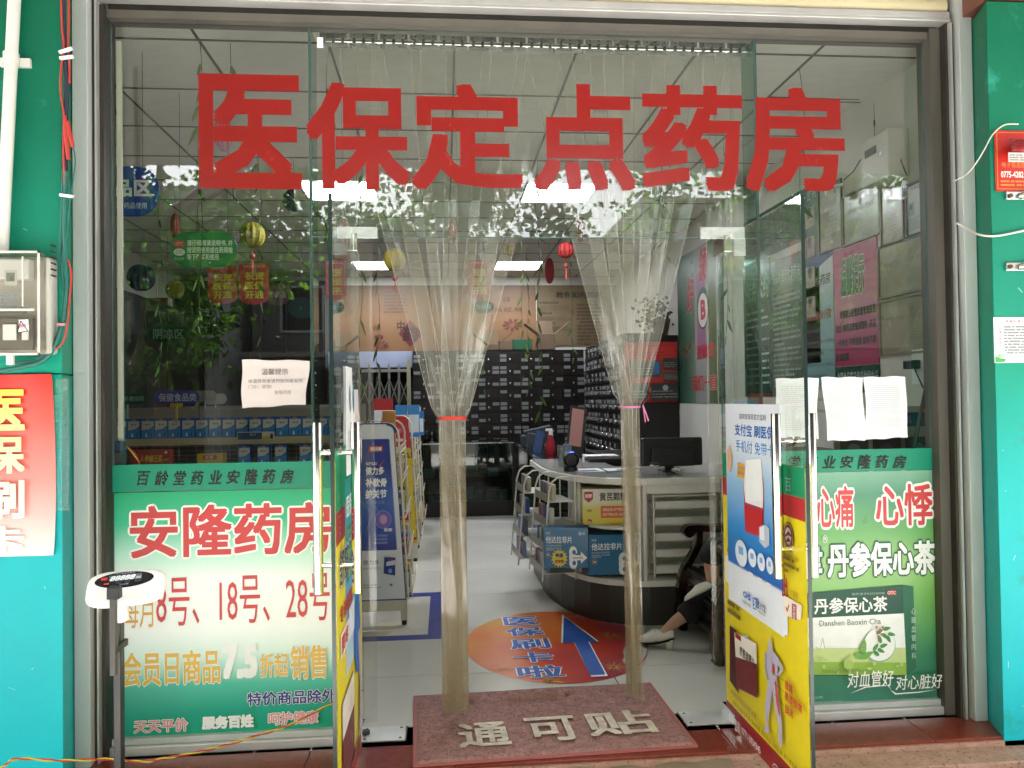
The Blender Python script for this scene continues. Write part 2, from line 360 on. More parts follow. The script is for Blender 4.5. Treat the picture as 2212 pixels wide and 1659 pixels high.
for i in range(10):
    for j in range(13):
        if (i, j) in lights: continue
        x = .07-3.6+.6*i+.3; y = 3.163+.6*j+.3
        if j == 0:
            MB().box((x-.295, 3.37, 3.104), (x+.295, 3.757, 3.116), CT).build('ceiling_tile', ceil); continue
        o = tl if not used else tl.copy()
        if used: COL.objects.link(o)
        used = True; o.location = (x, y, 3.104 + rd.uniform(0, .0015))
        o.rotation_euler.z = rd.choice((0, pi)); 
        if (i, j) == (9, 1): o.rotation_euler = (.03, .012, 0); o.location.z = 3.112
LED = mat('lit light panel', '#f2f8ff', emit=5.5); LEDF = mat('light panel frame', '#d8d8d6', rough=.4)
for n, (i, j) in enumerate(sorted(lights)):
    x = .07-3.6+.6*i; y = 3.163+.6*j
    lb = {(4, 5): 'lit square ceiling light panel in the near row, left one over the doorway', (7, 5): 'lit square ceiling light panel behind the red lettering, right of the doorway middle',
          (4, 11): 'lit ceiling light panel near the back wall above the scroll poster on the left', (7, 11): 'lit ceiling light panel near the back wall above the instruction poster',
          (1, 5): 'lit square ceiling light panel over the left shelves in the near row', (1, 11): 'lit square ceiling light panel over the left shelves by the back wall'}[i, j]
    t = thing('ceiling_light', lb, 'ceiling light', (x+.3, y+.3, 3.1), 'square light panels in the ceiling')
    MB().box((x+.012, y+.012, 3.104), (x+.588, y+.588, 3.108), LED).build('diffuser', t)
    MB().box((x+.004, y+.004, 3.1035), (x+.02, y+.596, 3.112), LEDF).build('frame_bar', t)
    MB().box((x+.58, y+.004, 3.1035), (x+.596, y+.596, 3.112), LEDF).build('frame_bar', t)
# porch slab over the pavement and the building above
struct(bx('porch_ceiling', (-9, -.55, 3.5), (10, 3.6, 3.75), mat('porch paint', '#7d7b76', rough=.9, var=.1, vs=2)))
struct(bx('upper_facade', (-9, -.5, 3.76), (10, -.2, 7), BR))

# ------------------------------------------------------------------ shopfront frame, shutter, glass
fr = thing('shopfront_frame', 'grey aluminium shutter rails and top frame round the glass shopfront', 'door frame', (0, 3.29, 0))
m = MB().box((-1.43, 3.16, .0), (-1.372, 3.335, 3.12), ALU).build('left_rail', fr, bevel=.003)
MB().box((-1.3715, 3.2, .0), (-1.36, 3.335, 3.0), DARKM).box((-1.358, 3.19, 0), (-1.352, 3.335, 3.0), ALU2).box((-1.351, 3.22, 0), (-1.336, 3.335, 2.99), DARKM).build('left_channel', fr)
MB().box((2.226, 3.16, 0), (2.283, 3.335, 3.12), ALU).build('right_rail', fr, bevel=.003)
MB().box((2.212, 3.2, 0), (2.225, 3.335, 3.0), DARKM).box((2.200, 3.185, 0), (2.210, 3.335, 3.0), ALU2).box((2.188, 3.2, 0), (2.1985, 3.335, 3.0), DARKM).box((2.1415, 3.235, 0), (2.1865, 3.335, 2.995), mat('worn grey frame', '#5f5952', rough=.5, metal=.3, var=.25, vs=10, stretch=(1, 1, .2))).build('right_channel', fr)
MB().box((-1.335, 3.25, 2.953), (2.1405, 3.335, 2.985), mat('grey top channel', '#6b665f', rough=.4, metal=.4, var=.15)).box((-1.335, 3.262, 2.9855), (2.187, 3.335, 3.02), DARKM).build('top_channel', fr)
MB().box((-1.335, 3.24, .0), (-.36, 3.335, .035), ALU2).box((-1.335, 3.262, .0355), (-.36, 3.335, .06), ALU).build('left_sill', fr, bevel=.002)
MB().box((1.21, 3.24, .0), (2.141, 3.335, .035), ALU2).box((1.21, 3.262, .0355), (2.141, 3.335, .06), ALU).build('right_sill', fr, bevel=.002)
sh = thing('roller_shutter', 'cream roller shutter rolled up above the doorway with silver bottom bar', 'shutter', (.4, 3.2, 3.0))
SLAT = mat('cream shutter slat', '#cbbf9b', rough=.45, var=.14, vs=4, dirt=('#7d6f50', 14, .66), stretch=(.3, 1, 2))
for k in range(6):
    z = 3.052+.072*k; pr = []
    for i in range(8): t = pi*i/7; pr.append(Vector((-1.36, 3.225-.022*sin(t)**.6 if 0 < i < 7 else 3.225, z+.034-.034*cos(t))))
    MB().prism(pr, (3.565, 0, 0), SLAT).build('slat', sh, smooth=True)
MB().box((-1.366, 3.185, 3.004), (2.205, 3.245, 3.016), ALU2).box((-1.366, 3.19, 3.018), (2.205, 3.24, 3.048), ALU2).build('bottom_bar', sh, bevel=.003)
# fixed glazing
gz = thing('glass_shopfront', 'fixed glass panes and red lettering of the pharmacy front', 'shop window', (.4, 3.295, 0))
def pane(x0, z0, x1, z1, nm='glass_pane'):
    o = MB().box((x0, 3.289, z0), (x1, 3.299, z1), GLASS).build(nm, gz)
    e = MB()
    e.box((x0-.0005, 3.2885, z0), (x0+.0012, 3.2995, z1), GLASSE).box((x1-.0012, 3.2885, z0), (x1+.0005, 3.2995, z1), GLASSE)
    if z0 > .5: e.box((x0+.002, 3.2885, z0-.0015), (x1-.002, 3.2995, z0+.0015), GLASSE)
    e.build('pane_edge', o); return o
pane(-1.335, .06, -.545, 2.953); pane(-.541, 2.078, 1.371, 2.953, 'transom_pane'); pane(-.541, .06, -.36, 2.074); pane(1.195, .06, 1.371, 2.074); pane(1.375, .06, 2.1405, 2.953)
for x in (-.543, 1.373):
    MB().box((x-.006, 3.301, .0), (x+.006, 3.44, 2.953), thin('fin glass', '#bcd6cc', ior=1.5)).build('glass_fin', gz)
    MB().box((x-.0065, 3.2995, .06), (x+.0065, 3.302, 2.953), GLASSE).build('fin_edge', gz)
RED = mat('red vinyl lettering', '#8d120e', rough=.22, var=.04, vs=3)
box = [('医', 430, 407, 651, 163), ('保', 663, 409, 884, 181), ('定', 890, 409, 1128, 184), ('点', 1153, 412, 1370, 184), ('药', 1389, 411, 1602, 187), ('房', 1612, 413, 1822, 191)]
# heavy strokes: each character is widened to the weight of the vinyl letters
for ch, x0, y0, x1, y1 in box:
    s = facade_sheet(3.2885); s.U, s.V, s.N = Vector((1, 0, 0)), Vector((0, 0, 1)), Vector((0, -1, 0))
    s.ptext(ch, (x0, y0), (x1, y1), RED, bold=.027); s.build('lettering', gz)
# door closer fittings
PF = mat('brushed fitting', '#cfd4d2', rough=.3, metal=.35, var=.12, vs=30, stretch=(1, 1, 6))
for (a, b) in (((720, 515), (815, 490)), ((1513, 516), (1608, 491))):
    p, q = at(*a, Y=3.28), at(*b, Y=3.28)
    MB().box((p.x, 3.276, p.z+.0), (q.x, 3.288, q.z), PF).build('patch_fitting', gz, bevel=.003)
MB().box((1.255, 3.276, 2.0), (1.307, 3.2875, 2.077), PF).build('patch_fitting', gz, bevel=.002)
MB().box((-.445, 3.276, 2.0), (-.395, 3.2875, 2.077), PF).build('patch_fitting', gz, bevel=.002)
bx('sticker', at(685, 103, Y=3.287), at(698, 81, Y=3.2885), PAPER, gz)
# top hinge rail of the plastic curtain
rl = thing('curtain_rail', 'silver hinged hanging rail of the plastic strip curtain behind the top glass', 'rail', (.43, 3.4, 2.95))
MB().tube([(-.52, 3.4, 2.945), (1.395, 3.4, 2.945)], .012, CHROME, 10).build('bar', rl, smooth=True)
for k in range(15):
    x = -.515+.1285*k
    o = MB().box((x, 3.388, 2.955), (x+.118, 3.392, 2.985), STEEL)
    for q in range(3):
        o.box((x+.012+.04*q, 3.385, 2.935), (x+.024+.04*q, 3.3875, 2.957), DARKM); o.box((x+.016+.04*q, 3.3855, 2.968), (x+.022+.04*q, 3.388, 2.974), DARKM)
    pts = [(x, 3.389, 2.937), (x, 3.389, 2.918)]
    for z in range(12): pts += [(x+.118*(z+.5)/12, 3.389, 2.913), (x+.118*(z+1)/12, 3.389, 2.918)]
    pts += [(x+.118, 3.389, 2.937)]
    o.prism(pts, (0, .003, 0), STEEL); o.build('clamp_plate', rl)

# ------------------------------------------------------------------ open glass doors
def door(name, label, X, Yh, Yf, sgn):
    t = thing(name, label, 'glass door', (X, Yh, 0), 'open glass entrance doors')
    lf = MB().box((X-.006, Yf, .012), (X+.006, Yh, 2.062), GLASS).build('glass_leaf', t)
    MB().box((X-.0063, Yf-.001, .012), (X+.0063, Yf+.0008, 2.062), mat('dark glass edge', '#1c2a28', rough=.2)).build('leaf_edge', t)
    MB().box((X-.014, Yh-.1, 2.0), (X+.014, Yh+.03, 2.07), CHROME).build('top_clamp', t, bevel=.002)
    MB().box((X-.014, Yh-.12, .008), (X+.014, Yh+.03, .075), CHROME).build('bottom_clamp', t, bevel=.002)
    yh = Yf+.1; h = MB(); z0, z1, b0, b1 = (.763, 1.326, .856, 1.226) if sgn < 0 else (.772, 1.333, .87, 1.24)
    hd = bpy.data.objects.new('handle', None); hd.location = (0, 0, 0); COL.objects.link(hd); hd.parent = t
    for s_ in (-1, 1): MB().tube([(X+s_*.0625, yh, z0), (X+s_*.0625, yh, z1)], .0165, CHROME, 20).build('pull_tube', hd, smooth=True)
    for z in (b0, b1): MB().tube([(X-.06, yh, z), (X-.022, yh, z), (X-.02, yh, z), (X-.007, yh, z)], [.009, .009, .013, .013], CHROME, 14).tube([(X+.06, yh, z), (X+.022, yh, z), (X+.02, yh, z), (X+.007, yh, z)], [.009, .009, .013, .013], CHROME, 14).build('cross_bar', hd, smooth=True)
    return t
door('glass_door', 'left glass entrance door swung open with yellow and blue posters on it', -.3575, 3.285, 2.535, -1)
door('glass_door', 'right glass entrance door swung open with large white and yellow posters', 1.192, 3.285, 2.495, 1)
# floor spring cover plates
for i, (x0, y0, x1, y1) in enumerate(((778, 1597, 878, 1569), (1480, 1560, 1588, 1535))):
    a, b = at(x0, y0, Z=.002), at(x1, y1, Z=.002)
    t = thing('floor_spring_plate', ('worn steel floor spring plate under the left glass door', 'worn steel floor spring plate under the right glass door')[i], 'plate', ((a.x+b.x)/2, (a.y+b.y)/2, 0), 'door floor spring plates')
    MB().box((a.x, 3.26, .0005), (b.x, 3.4, .005), mat('worn steel plate', '#cfcfca', rough=.4, metal=.4, var=.15, vs=9)).build('plate', t, bevel=.002)
    xx = [a.x+.02, b.x-.02]; s = MB()
    for x in xx:
        for y in (3.28, 3.38): s.lathe((x, y, .005), [(.006, 0), (.006, .0015), (.001, .002)], DARKM, 8)
    s.build('screw', t); MB().tube([((a.x+.02) if i == 0 else (b.x-.02), 3.33, .005), ((a.x+.02) if i == 0 else (b.x-.02), 3.33, .02)], .016, DARKM, 14).build('pivot', t)
    MB().box((a.x-.005, 3.256, .0002), (b.x+.005, 3.404, .0012), mat('broken joint', '#6d675d', rough=.9, var=.4, vs=30)).build('joint', t)
# ------------------------------------------------------------------ pillars
for nm, x0, x1, lb in (('pillar', -2.6, -1.396, 'left pillar clad in green vinyl panels carrying the electricity meter'), ('pillar', 2.232, 3.5, 'right pillar clad in green vinyl panels with white wires and red alarm plate')):
    t = thing(nm, lb, 'pillar', ((x0+x1)/2, 3.1, 0), 'green pillars beside the shopfront')
    L = x0 < 0; xi = x1 if L else x0; xo = x0 if L else x1; fy = 3.0; bk = 3.165
    zs = 1.52 if L else .02
    def part(z0, z1, nm='cladding_panel'):
        xw = (-1.434 if L else 2.2872)
        pts = [(xo, fy), (xi, fy), (xw, bk), (xw, 3.19), (xo, 3.19)]
        if not L: pts = pts[::-1]
        MB().prism([(x, y, z0) for x, y in pts][::-1], (0, 0, z1-z0), GREENC).build(nm, t, bevel=.004)
    # the print runs over the whole height, so each panel takes its share of it
    if L:
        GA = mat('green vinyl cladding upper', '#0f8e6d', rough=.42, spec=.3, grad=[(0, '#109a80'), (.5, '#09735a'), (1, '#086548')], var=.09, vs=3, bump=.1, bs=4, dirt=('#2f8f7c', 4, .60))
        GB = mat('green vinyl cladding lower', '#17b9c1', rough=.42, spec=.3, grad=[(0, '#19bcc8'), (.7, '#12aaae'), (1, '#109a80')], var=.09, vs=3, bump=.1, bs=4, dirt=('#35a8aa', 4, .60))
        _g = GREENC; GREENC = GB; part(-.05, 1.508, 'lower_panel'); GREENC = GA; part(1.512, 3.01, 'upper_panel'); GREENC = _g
    else:
        part(-.05, 3.0)
    mm = MB().prism([(min(xo, xi-.0 if L else xo), 0, 0)]*0 or [(xo, fy+.01, 3.01), (xi-(.01 if L else -.01), fy+.01, 3.01), (xi-(.01 if L else -.01), 3.19, 3.01), (xo, 3.19, 3.01)][::(1 if L else -1)], (0, 0, .45), BR).build('stone_top', t)
    # scuffs and nicks in the vinyl
    sc = MB(); r2 = random.Random(5 if L else 9)
    for k in range(14):
        x = r2.uniform(xi-.4, xi-.02) if L else r2.uniform(xi+.02, xi+.4); z = r2.uniform(.1, 2.2); a = r2.uniform(-1.2, 1.2); l = r2.uniform(.006, .03); w = .0012
        dx, dz = l*sin(a), l*cos(a); sc.poly([(x-w, fy-.0008, z), (x+w, fy-.0008, z), (x+dx+w, fy-.0008, z+dz), (x+dx-w, fy-.0008, z+dz)], mat('bare scuff', '#c9dcd6', rough=.7))
    sc.build('scuff', t)
# ------------------------------------------------------------------ things on the left pillar
PVCW = mat('white pvc pipe', '#dcdad4', rough=.3, var=.05)
t = thing('downpipe', 'white plastic pipe running down the left pillar to the meter box', 'pipe', (at(25, 10, Y=2.96).x, 2.96, 3))
a, b = at(34, -60, Y=2.965), at(4, 546, Y=2.965)
MB().tube([a, b], .0215, PVCW, 18).build('pipe', t, smooth=True)
c = at(24, 127, Y=2.965); MB().tube([c+Vector((.0005, 0, .02)), c+Vector((-.0005, 0, -.02))], .0265, PVCW, 18).box((c.x-.05, 2.985, c.z-.02), (c.x+.055, 2.999, c.z+.012), PVCW).build('clip', t, smooth=True)
t = thing('electric_meter_box', 'grey electricity meter box with clear cover fixed to the left pillar', 'meter box', (-1.6, 2.97, 1.8))
TL, BRt = at(0, 545, Y=2.9), at(96, 768, Y=2.9); xr = BRt.x; xl = xr-.3; zt, zb = TL.z, BRt.z
BOXG = mat('grey meter casing', '#c9c6be', rough=.45, var=.08)
MB().box((xl, 2.93, zb+.008), (xr+.004, 2.998, zt-.01), BOXG).build('back_case', t, bevel=.012)
CLR = thin('clear polycarbonate', '#eceae6', milk=.035, milkcol='#e3dfd8', rough=.05, ior=1.5)
MB().box((xl, 2.872, zb), (xr, 2.93, zt), CLR).build('clear_cover', t, bevel=.016)
rim = MB()
for (ax, az, bx_, bz) in ((xl, zb, xl+.008, zt), (xr-.008, zb, xr, zt), (xl, zb, xr, zb+.008), (xl, zt-.008, xr, zt), (xl+.01, zb+.155, xr-.02, zb+.163), (xr-.06, zb+.17, xr-.055, zt-.02)): rim.box((ax, 2.869, az), (bx_, 2.8715, bz), mat('moulded clear rim', '#d5d1ca', rough=.2))
rim.build('cover_rim', t)
v = MB()
for k in range(6): v.box((xr+.002, 2.94, 1.86+.022*k), (xr+.0065, 2.975, 1.866+.022*k), DARKM)
v.build('vent', t)
MB().box((xl+.02, 2.885, 1.84), (xr-.045, 2.925, zt-.025), mat('meter body', '#dcdcda', rough=.4)).build('meter', t, bevel=.006)
s = facade_sheet(2.8845); s.prect((14, 608), (33, 588), pm('#7f8a7c')); s.prect((10, 617), (37, 583), pm('#c6c8c4')); s.prect((14, 608), (32, 589), pm('#7a8577')); s.ptext('28.1', (22, 606), (31, 597), pm('#3c443c'))
s.prows((2, 668), (50, 634), 4, pm('#8fa0b0')); s.prect((0, 677), (60, 672), pm('#6d665e')); s.build('display', t)
MB().box((xl+.03, 2.88, zb+.02), (xr-.03, 2.9, zb+.13), mat('dark meter recess', '#6e6861', rough=.5)).build('recess', t)
for x0, x1 in ((6, 36), (47, 62)):
    p, q = at(x0, 735, Y=2.875), at(x1, 700, Y=2.875); MB().box((p.x, 2.872, p.z), (q.x, 2.879, q.z), mat('breaker', '#e3e3e0', rough=.4)).build('breaker', t, bevel=.003)
s = facade_sheet(2.8712); s.ppoly([(40, 718), (63, 714), (61, 690), (41, 691)], pm('#e8dfe0')); s.ppoly([(42, 708), (56, 707), (56, 699), (42, 700)], pm('#c9828d')); s.build('label_card', t)
s = facade_sheet(2.8707)
for a, b in (((37, 719), (45, 693)), ((45, 693), (60, 715)), ((60, 715), (37, 719))):
    p, q = at(*a, Y=2.8707), at(*b, Y=2.8707); s.mb.tube([p, q], .0016, BLACK, 5)
s.build('warning_triangle', t)
p = at(27, 770, Y=2.9); MB().box((p.x-.018, 2.89, p.z-.03), (p.x+.006, 2.905, p.z+.01), PVCW).build('seal', t, bevel=.003)
# cables
def cable(name, label, pts, r, m, Y=2.97, grp=None, depth=None):
    P = [at(x, y, Y=(depth[i] if depth else Y)) for i, (x, y) in enumerate(pts)]
    out = []
    for i in range(len(P)-1):
        p0 = P[max(0, i-1)]; p1 = P[i]; p2 = P[i+1]; p3 = P[min(len(P)-1, i+2)]
        for k in range(6):
            u = k/6; out.append(.5*((2*p1)+(p2-p0)*u+(2*p0-5*p1+4*p2-p3)*u*u+(3*p1-p0-3*p2+p3)*u**3))
    out.append(P[-1]); o = MB().tube(out, r, m, 8).build(name, smooth=True); return tag(o, label, 'cable', grp)
CG1 = mat('teal cable sheath', '#20695f', rough=.45, var=.1); CR = mat('red wire', '#b83a34', rough=.4); CB = mat('navy cable sheath', '#25303f', rough=.45)
G = 'cables running down the left pillar'
cable('cable', 'thick teal cable sweeping from the pillar top to below the meter, outermost curve', [(143, 370), (140, 480), (142, 560), (145, 620), (137, 690), (122, 740), (95, 778), (50, 792), (-5, 802)], .0085, CG1, 2.955, G)
cable('cable', 'thinner teal cable lying against the inner side of the thick teal curve', [(137, 370), (134, 490), (130, 570), (141, 640), (132, 700), (115, 745), (85, 775), (45, 783), (25, 780), (18, 768)], .007, CG1, 2.965, G)
cable('cable', 'dark navy cable hanging from the top along the pillar corner', [(136, -20), (138, 60), (140, 120), (145, 180), (143, 240), (140, 330), (143, 380)], .009, CB, 2.96, G)
cable('cable', 'long thin red wire from the pillar top down beside the navy cable', [(131, -20), (134, 60), (138, 100), (132, 150), (131, 200), (138, 250), (137, 320), (140, 400)], .0035, CR, 2.95, G)
cable('cable', 'red wire hooking under the meter box below the pink tie', [(146, 560), (154, 590), (150, 650), (146, 700), (139, 730), (130, 748), (118, 753)], .0035, CR, 2.95, G)
cable('cable', 'red wire twisted with tape at the top beside the navy cable', [(148, -20), (149, 40), (147, 90), (150, 140), (150, 180)], .0035, CR, 2.955, G)
cable('cable', 'thin green wire looping between the red taped joint and the lower clip', [(159, 320), (162, 350), (158, 390), (150, 450), (146, 500), (134, 560), (138, 620)], .0025, CG1, 2.95, G)
tp = MB()
for a, b in (((140, 250), (148, 345)), ((146, 262), (158, 318))): tp.tube([at(*a, Y=2.95), at((a[0]+b[0])/2-1, (a[1]+b[1])/2, Y=2.948), at(*b, Y=2.95)], [.006, .009, .006], CR, 8)
tag(tp.build('taped_joint', smooth=True), 'lumpy red taped wire joint on the left pillar', 'wire joint')
for i, (x, y) in enumerate(((142, 109), (144, 124), (144, 423), (133, 701))):
    o = MB().box((-.024 if i < 3 else -.014, -.006, -.005), (.024 if i < 3 else .014, .006, .005), PAPER if i < 3 else mat('pink tape', '#c9929c', rough=.6)).build('cable_clip', local=True, bevel=.001)
    o.location = at(x, y, Y=2.944); o.rotation_euler.y = (-.35, -.15, .12, .0)[i]
    tag(o, ('pale strip tie round the cables, topmost on the left pillar', 'pale strip tie just below the topmost one on the cables', 'pale strip tie round the cables halfway down the pillar', 'pink tape tie round the teal cables beside the meter box')[i], 'cable tie', 'ties round the pillar cables')
# red banner
t = thing('banner', 'red hanging banner paler towards the foot with yellow characters on the left pillar', 'banner', (at(60, 1000, Y=2.99).x, 2.99, 1))
BAN = mat('banner red to pale', '#d8352c', rough=.4, grad=[(0, '#efdedb'), (.12, '#ecc6c1'), (.4, '#e58c85'), (.75, '#dd564b'), (.92, '#d63b32'), (1, '#cf2a26')], var=.05, vs=5)  # red at the top, running to near white at the foot
def bf(u, v):
    x0 = at(-90, 1000, Y=2.99).x; xr_ = at(113 + 6*sin(v*pi)**.5 + 1.5*(1-v), 1000, Y=2.99).x; zt_, zb_ = at(110, 808, Y=2.99).z, at(117, 1199, Y=2.99).z
    return (x0+(xr_-x0)*u, 2.990-.004*sin(v*5+u*3)-.003*sin(u*9), zb_+(zt_-zb_)*v)
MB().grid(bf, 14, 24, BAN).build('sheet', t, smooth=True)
TYG = mat('banner yellow to pale', '#ffe95a', rough=.4, grad=[(0, '#fbf4ee'), (.35, '#fbf1cf'), (1, '#f7e04a')])  # yellow at the top, running to near white below
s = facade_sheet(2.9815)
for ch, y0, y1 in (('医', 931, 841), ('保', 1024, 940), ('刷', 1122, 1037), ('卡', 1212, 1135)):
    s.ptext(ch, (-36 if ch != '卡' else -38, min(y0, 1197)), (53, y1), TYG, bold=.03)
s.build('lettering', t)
tpb = MB(); r2 = random.Random(4)
for k in range(9):
    z = at(0, 850+32*k, Y=2.995).z; x = at(118, 1000, Y=2.995).x
    tpb.grid(lambda u, v, x=x, z=z: (x+.0+.05*u, 2.996-.002*sin(u*14+k), z+.05*v-.0), 6, 3, thin('sticky tape', '#f4faf8', milk=.04, rough=.15, bump=.9, bs=50))
tpb.build('tape', t)
# ------------------------------------------------------------------ body scale outside
t = thing('body_scale', 'black posted weighing scale with white tilted digital display head', 'scale', (at(248, 1500, Y=2.5).x, 2.5, -.05))
POLE = mat('black powder coat', '#1c1b1a', rough=.3, var=.1); X0 = at(248, 1400, Y=2.5).x
MB().box((X0-.002, 2.49, .0), (X0+.02, 2.525, .735), POLE).build('post', t, bevel=.004)
_rt = at(245, 1284, Y=2.41)
MB().box((_rt.x-.008, 2.40, .60), (_rt.x+.008, 2.42, _rt.z), mat('grey slide rail', '#3a3733', rough=.35)).build('slide_rail', t, bevel=.002)
MB().box((X0-.2, 2.3, -.05), (X0+.2, 2.75, .0), POLE).build('platform', t, bevel=.01)
hdm = Matrix.Translation((at(270, 1262, Y=2.47).x, 2.47, at(270, 1266, Y=2.47).z)) @ Euler((radians(-38), radians(-3), radians(6))).to_matrix().to_4x4()
SCW = mat('white scale plastic', '#e8e6e2', rough=.3)
pr = []
for i in range(40):
    a = 2*pi*i/40; e = .55; pr.append((math.copysign(abs(cos(a))**e, cos(a))*.112, 0, math.copysign(abs(sin(a))**e, sin(a))*.058))
o = MB(); o.prism([hdm @ Vector((x, -.0, z)) for x, _, z in pr], (hdm.to_3x3() @ Vector((0, .03, 0))), SCW).build('display_head', t, bevel=.012)
s = Sheet(hdm @ Vector((0, -.001, 0)), hdm.to_3x3() @ Vector((1, 0, 0)), hdm.to_3x3() @ Vector((0, 0, 1)), .0006)
T_ = lambda v: .021+(v-.012)*.66
s.ell((-.004, .021), .084, .026, pm('#15161c', .15)); s.rect((-.048, T_(.008)), (.045, T_(.036)), pm('#5f646b', .2)); s.text('88888', (-.045, T_(.01)), (.027, T_(.034)), pm('#e6eef2'), bold=.03, shear=.3); s.text('888', (.029, T_(.011)), (.043, T_(.022)), pm('#dfe7ee'), shear=.3)
s.text('电子身高体重秤', (-.03, T_(.0405)), (.025, T_(.045)), pm('#c9ccd0')); s.rect((-.07, T_(.014)), (-.052, T_(.03)), pm('#b8322b')); s.rect((-.06, T_(-.008)), (-.045, T_(.0)), pm('#c8433a'))
for x in (-.025, .0, .03): s.rect((x, T_(-.008)), (x+.014, T_(.002)), pm('#70757c')); s.rect((x+.001, T_(-.007)), (x+.013, T_(.001)), pm('#1b1d22'))
s.text('体质测量', (-.015, T_(-.019)), (.012, T_(-.013)), pm('#b4b7bd')); s.build('display', t)
c0 = at(252, 1318, Y=2.49); MB().tube([(c0.x+.012, 2.5, c0.z-.03), (c0.x+.012, 2.47, c0.z+.05)], [.02, .026], SCW, 18).build('neck', t, smooth=True)
MB().box((_rt.x-.014, 2.395, _rt.z-.012), (_rt.x+.02, 2.425, _rt.z+.022), BLACK).build('bracket', t, bevel=.002); MB().box((_rt.x-.006, 2.42, .66), (_rt.x+.006, 2.5, .68), BLACK).build('spacer', t)
# twisted pair of wires across the bottom
P = [(-10, 1668, 2.6), (13, 1652, 2.62), (38, 1639, 2.65), (135, 1643, 2.72), (235, 1640, 2.8), (310, 1645, 2.85), (370, 1635, 2.9), (440, 1622, 2.95), (500, 1606, 3.0), (585, 1580, 3.05), (640, 1560, 3.08), (717, 1519, 3.15), (790, 1490, 3.2)]
Q = [at(x, y, Y=d) for x, y, d in P]; path = []
for i in range(len(Q)-1):
    p0 = Q[max(0, i-1)]; p1 = Q[i]; p2 = Q[i+1]; p3 = Q[min(len(Q)-1, i+2)]
    for k in range(10): u = k/10; path.append(.5*((2*p1)+(p2-p0)*u+(2*p0-5*p1+4*p2-p3)*u*u+(3*p1-p0-3*p2+p3)*u**3))
t = thing('twisted_wire', 'red and yellow twisted flex trailing across the left poster bottom', 'wire', tuple(Q[3]))
for nm, ph, m in (('red_core', 0, CR), ('yellow_core', pi, mat('yellow wire', '#cdbb3e', rough=.4))):
    MB().tube([p+Vector((0, .0028*cos(i*.75+ph), .0028*sin(i*.75+ph))) for i, p in enumerate(path)], .0026, m, 6).build(nm, t, smooth=True)
# ------------------------------------------------------------------ things on the right pillar
t = thing('alarm_plate', 'red electric alarm plate with siren lamp and phone number on the right pillar', 'sign', (at(2190, 350, Y=2.99).x, 2.99, 2.3))
s = facade_sheet(2.996); s.prect((2150, 413), (2235, 283), pm('#b3211d'), thick=.002)
s.prect((2154, 409), (2240, 287), pm('#c98a35')); s.prect((2155.5, 407.5), (2242, 288.5), pm('#b8241f'))
s.ptext('电子看盘服务', (2163, 362), (2225, 351), pm('#d08a3a')); s.ptext('0775-42821', (2161, 384), (2213, 371), pm('#f1e3dd'), bold=.02); s.prows((2160, 404), (2230, 389), 2, pm('#c77f38')); s.build('plate', t)
c = at(2204, 322, Y=2.96); MB().ball(c, .045, mat('red lamp plastic', '#a11f26', rough=.2, sub=.1), sz=(.95, .7, .85)).build('siren', t, smooth=True)
s = facade_sheet(2.925); s.prows((2180, 318), (2212, 300), 4, pm('#5b1419')); s.prect((2178, 350), (2215, 330), pm('#c6c0bd')); s.prows((2180, 348), (2215, 333), 3, pm('#7f7a78')); s.build('siren_label', t)
WW = mat('white wire', '#d8d2c8', rough=.5)
cable('cable', 'thin white wire from the red alarm plate curving to the frame edge', [(2200, 268), (2170, 270), (2145, 290), (2128, 320), (2110, 350), (2090, 375), (2062, 391)], .0026, WW, grp='white wires on the right pillar', depth=[2.97, 2.98, 2.985, 3.0, 3.03, 3.08, 3.13])
cable('cable', 'lower white wire drooping across the right pillar', [(2066, 482), (2085, 492), (2110, 505), (2135, 510), (2165, 508), (2220, 496)], .0042, WW, grp='white wires on the right pillar', depth=[3.13, 3.1, 3.03, 2.99, 2.985, 2.985])
for y0, y1 in ((425, 407), (579, 560)):
    t = thing('wall_bracket', 'steel bolted bracket directly under the red alarm plate' if y0 < 500 else 'steel bolted bracket above the white paper notice', 'bracket', tuple(at(2195, y0, Y=2.99)), 'steel brackets on the right pillar')
    a, b = at(2174, y0+6, Y=2.99), at(2240, y1+6, Y=2.99); MB().box((a.x, 2.99, a.z), (b.x, 2.998, b.z), STEEL).build('plate', t, bevel=.004)
    p = at(2184, (y0+y1)/2+6, Y=2.985); MB().lathe((p.x, 2.99, p.z), [(.009, 0), (.009, -.006), (.004, -.008)], mat('rusty bolt', '#6d4a30', rough=.8, metal=.3, var=.3, vs=60), 8, 'Y').build('bolt', t)
    p = at(2206, (y0+y1)/2+6, Y=2.98); MB().tube([(p.x, 2.99, p.z), (p.x+.05, 2.95, p.z)], .014, STEEL, 12).build('pin', t, smooth=True)
t = thing('paper_notice', 'small white city notice card with green leaves on the right pillar', 'notice', tuple(at(2180, 735, Y=2.99)))
s = facade_sheet(2.996); s.prect((2148, 784), (2240, 685), pm('#e6e6e8'), thick=.001); s.ptext('贵港市港北区', (2171, 697.5), (2220, 691), pm('#a3313a'), bold=.01)
for i, ch in enumerate('创建文明城市'): s.ptext(ch, (2157, 713.5+7.4*i), (2162, 707.5+7.4*i), pm('#b23a40'))
s.prows((2168, 766), (2235, 703), 10, pm('#8a8d90')); s.ppoly([(2149, 783), (2149, 770), (2158, 774), (2172, 776), (2168, 782)], pm('#3f9a4d')); s.ppoly([(2153, 772), (2158, 762), (2163, 772)], pm('#8cc07a')); s.build('card', t)
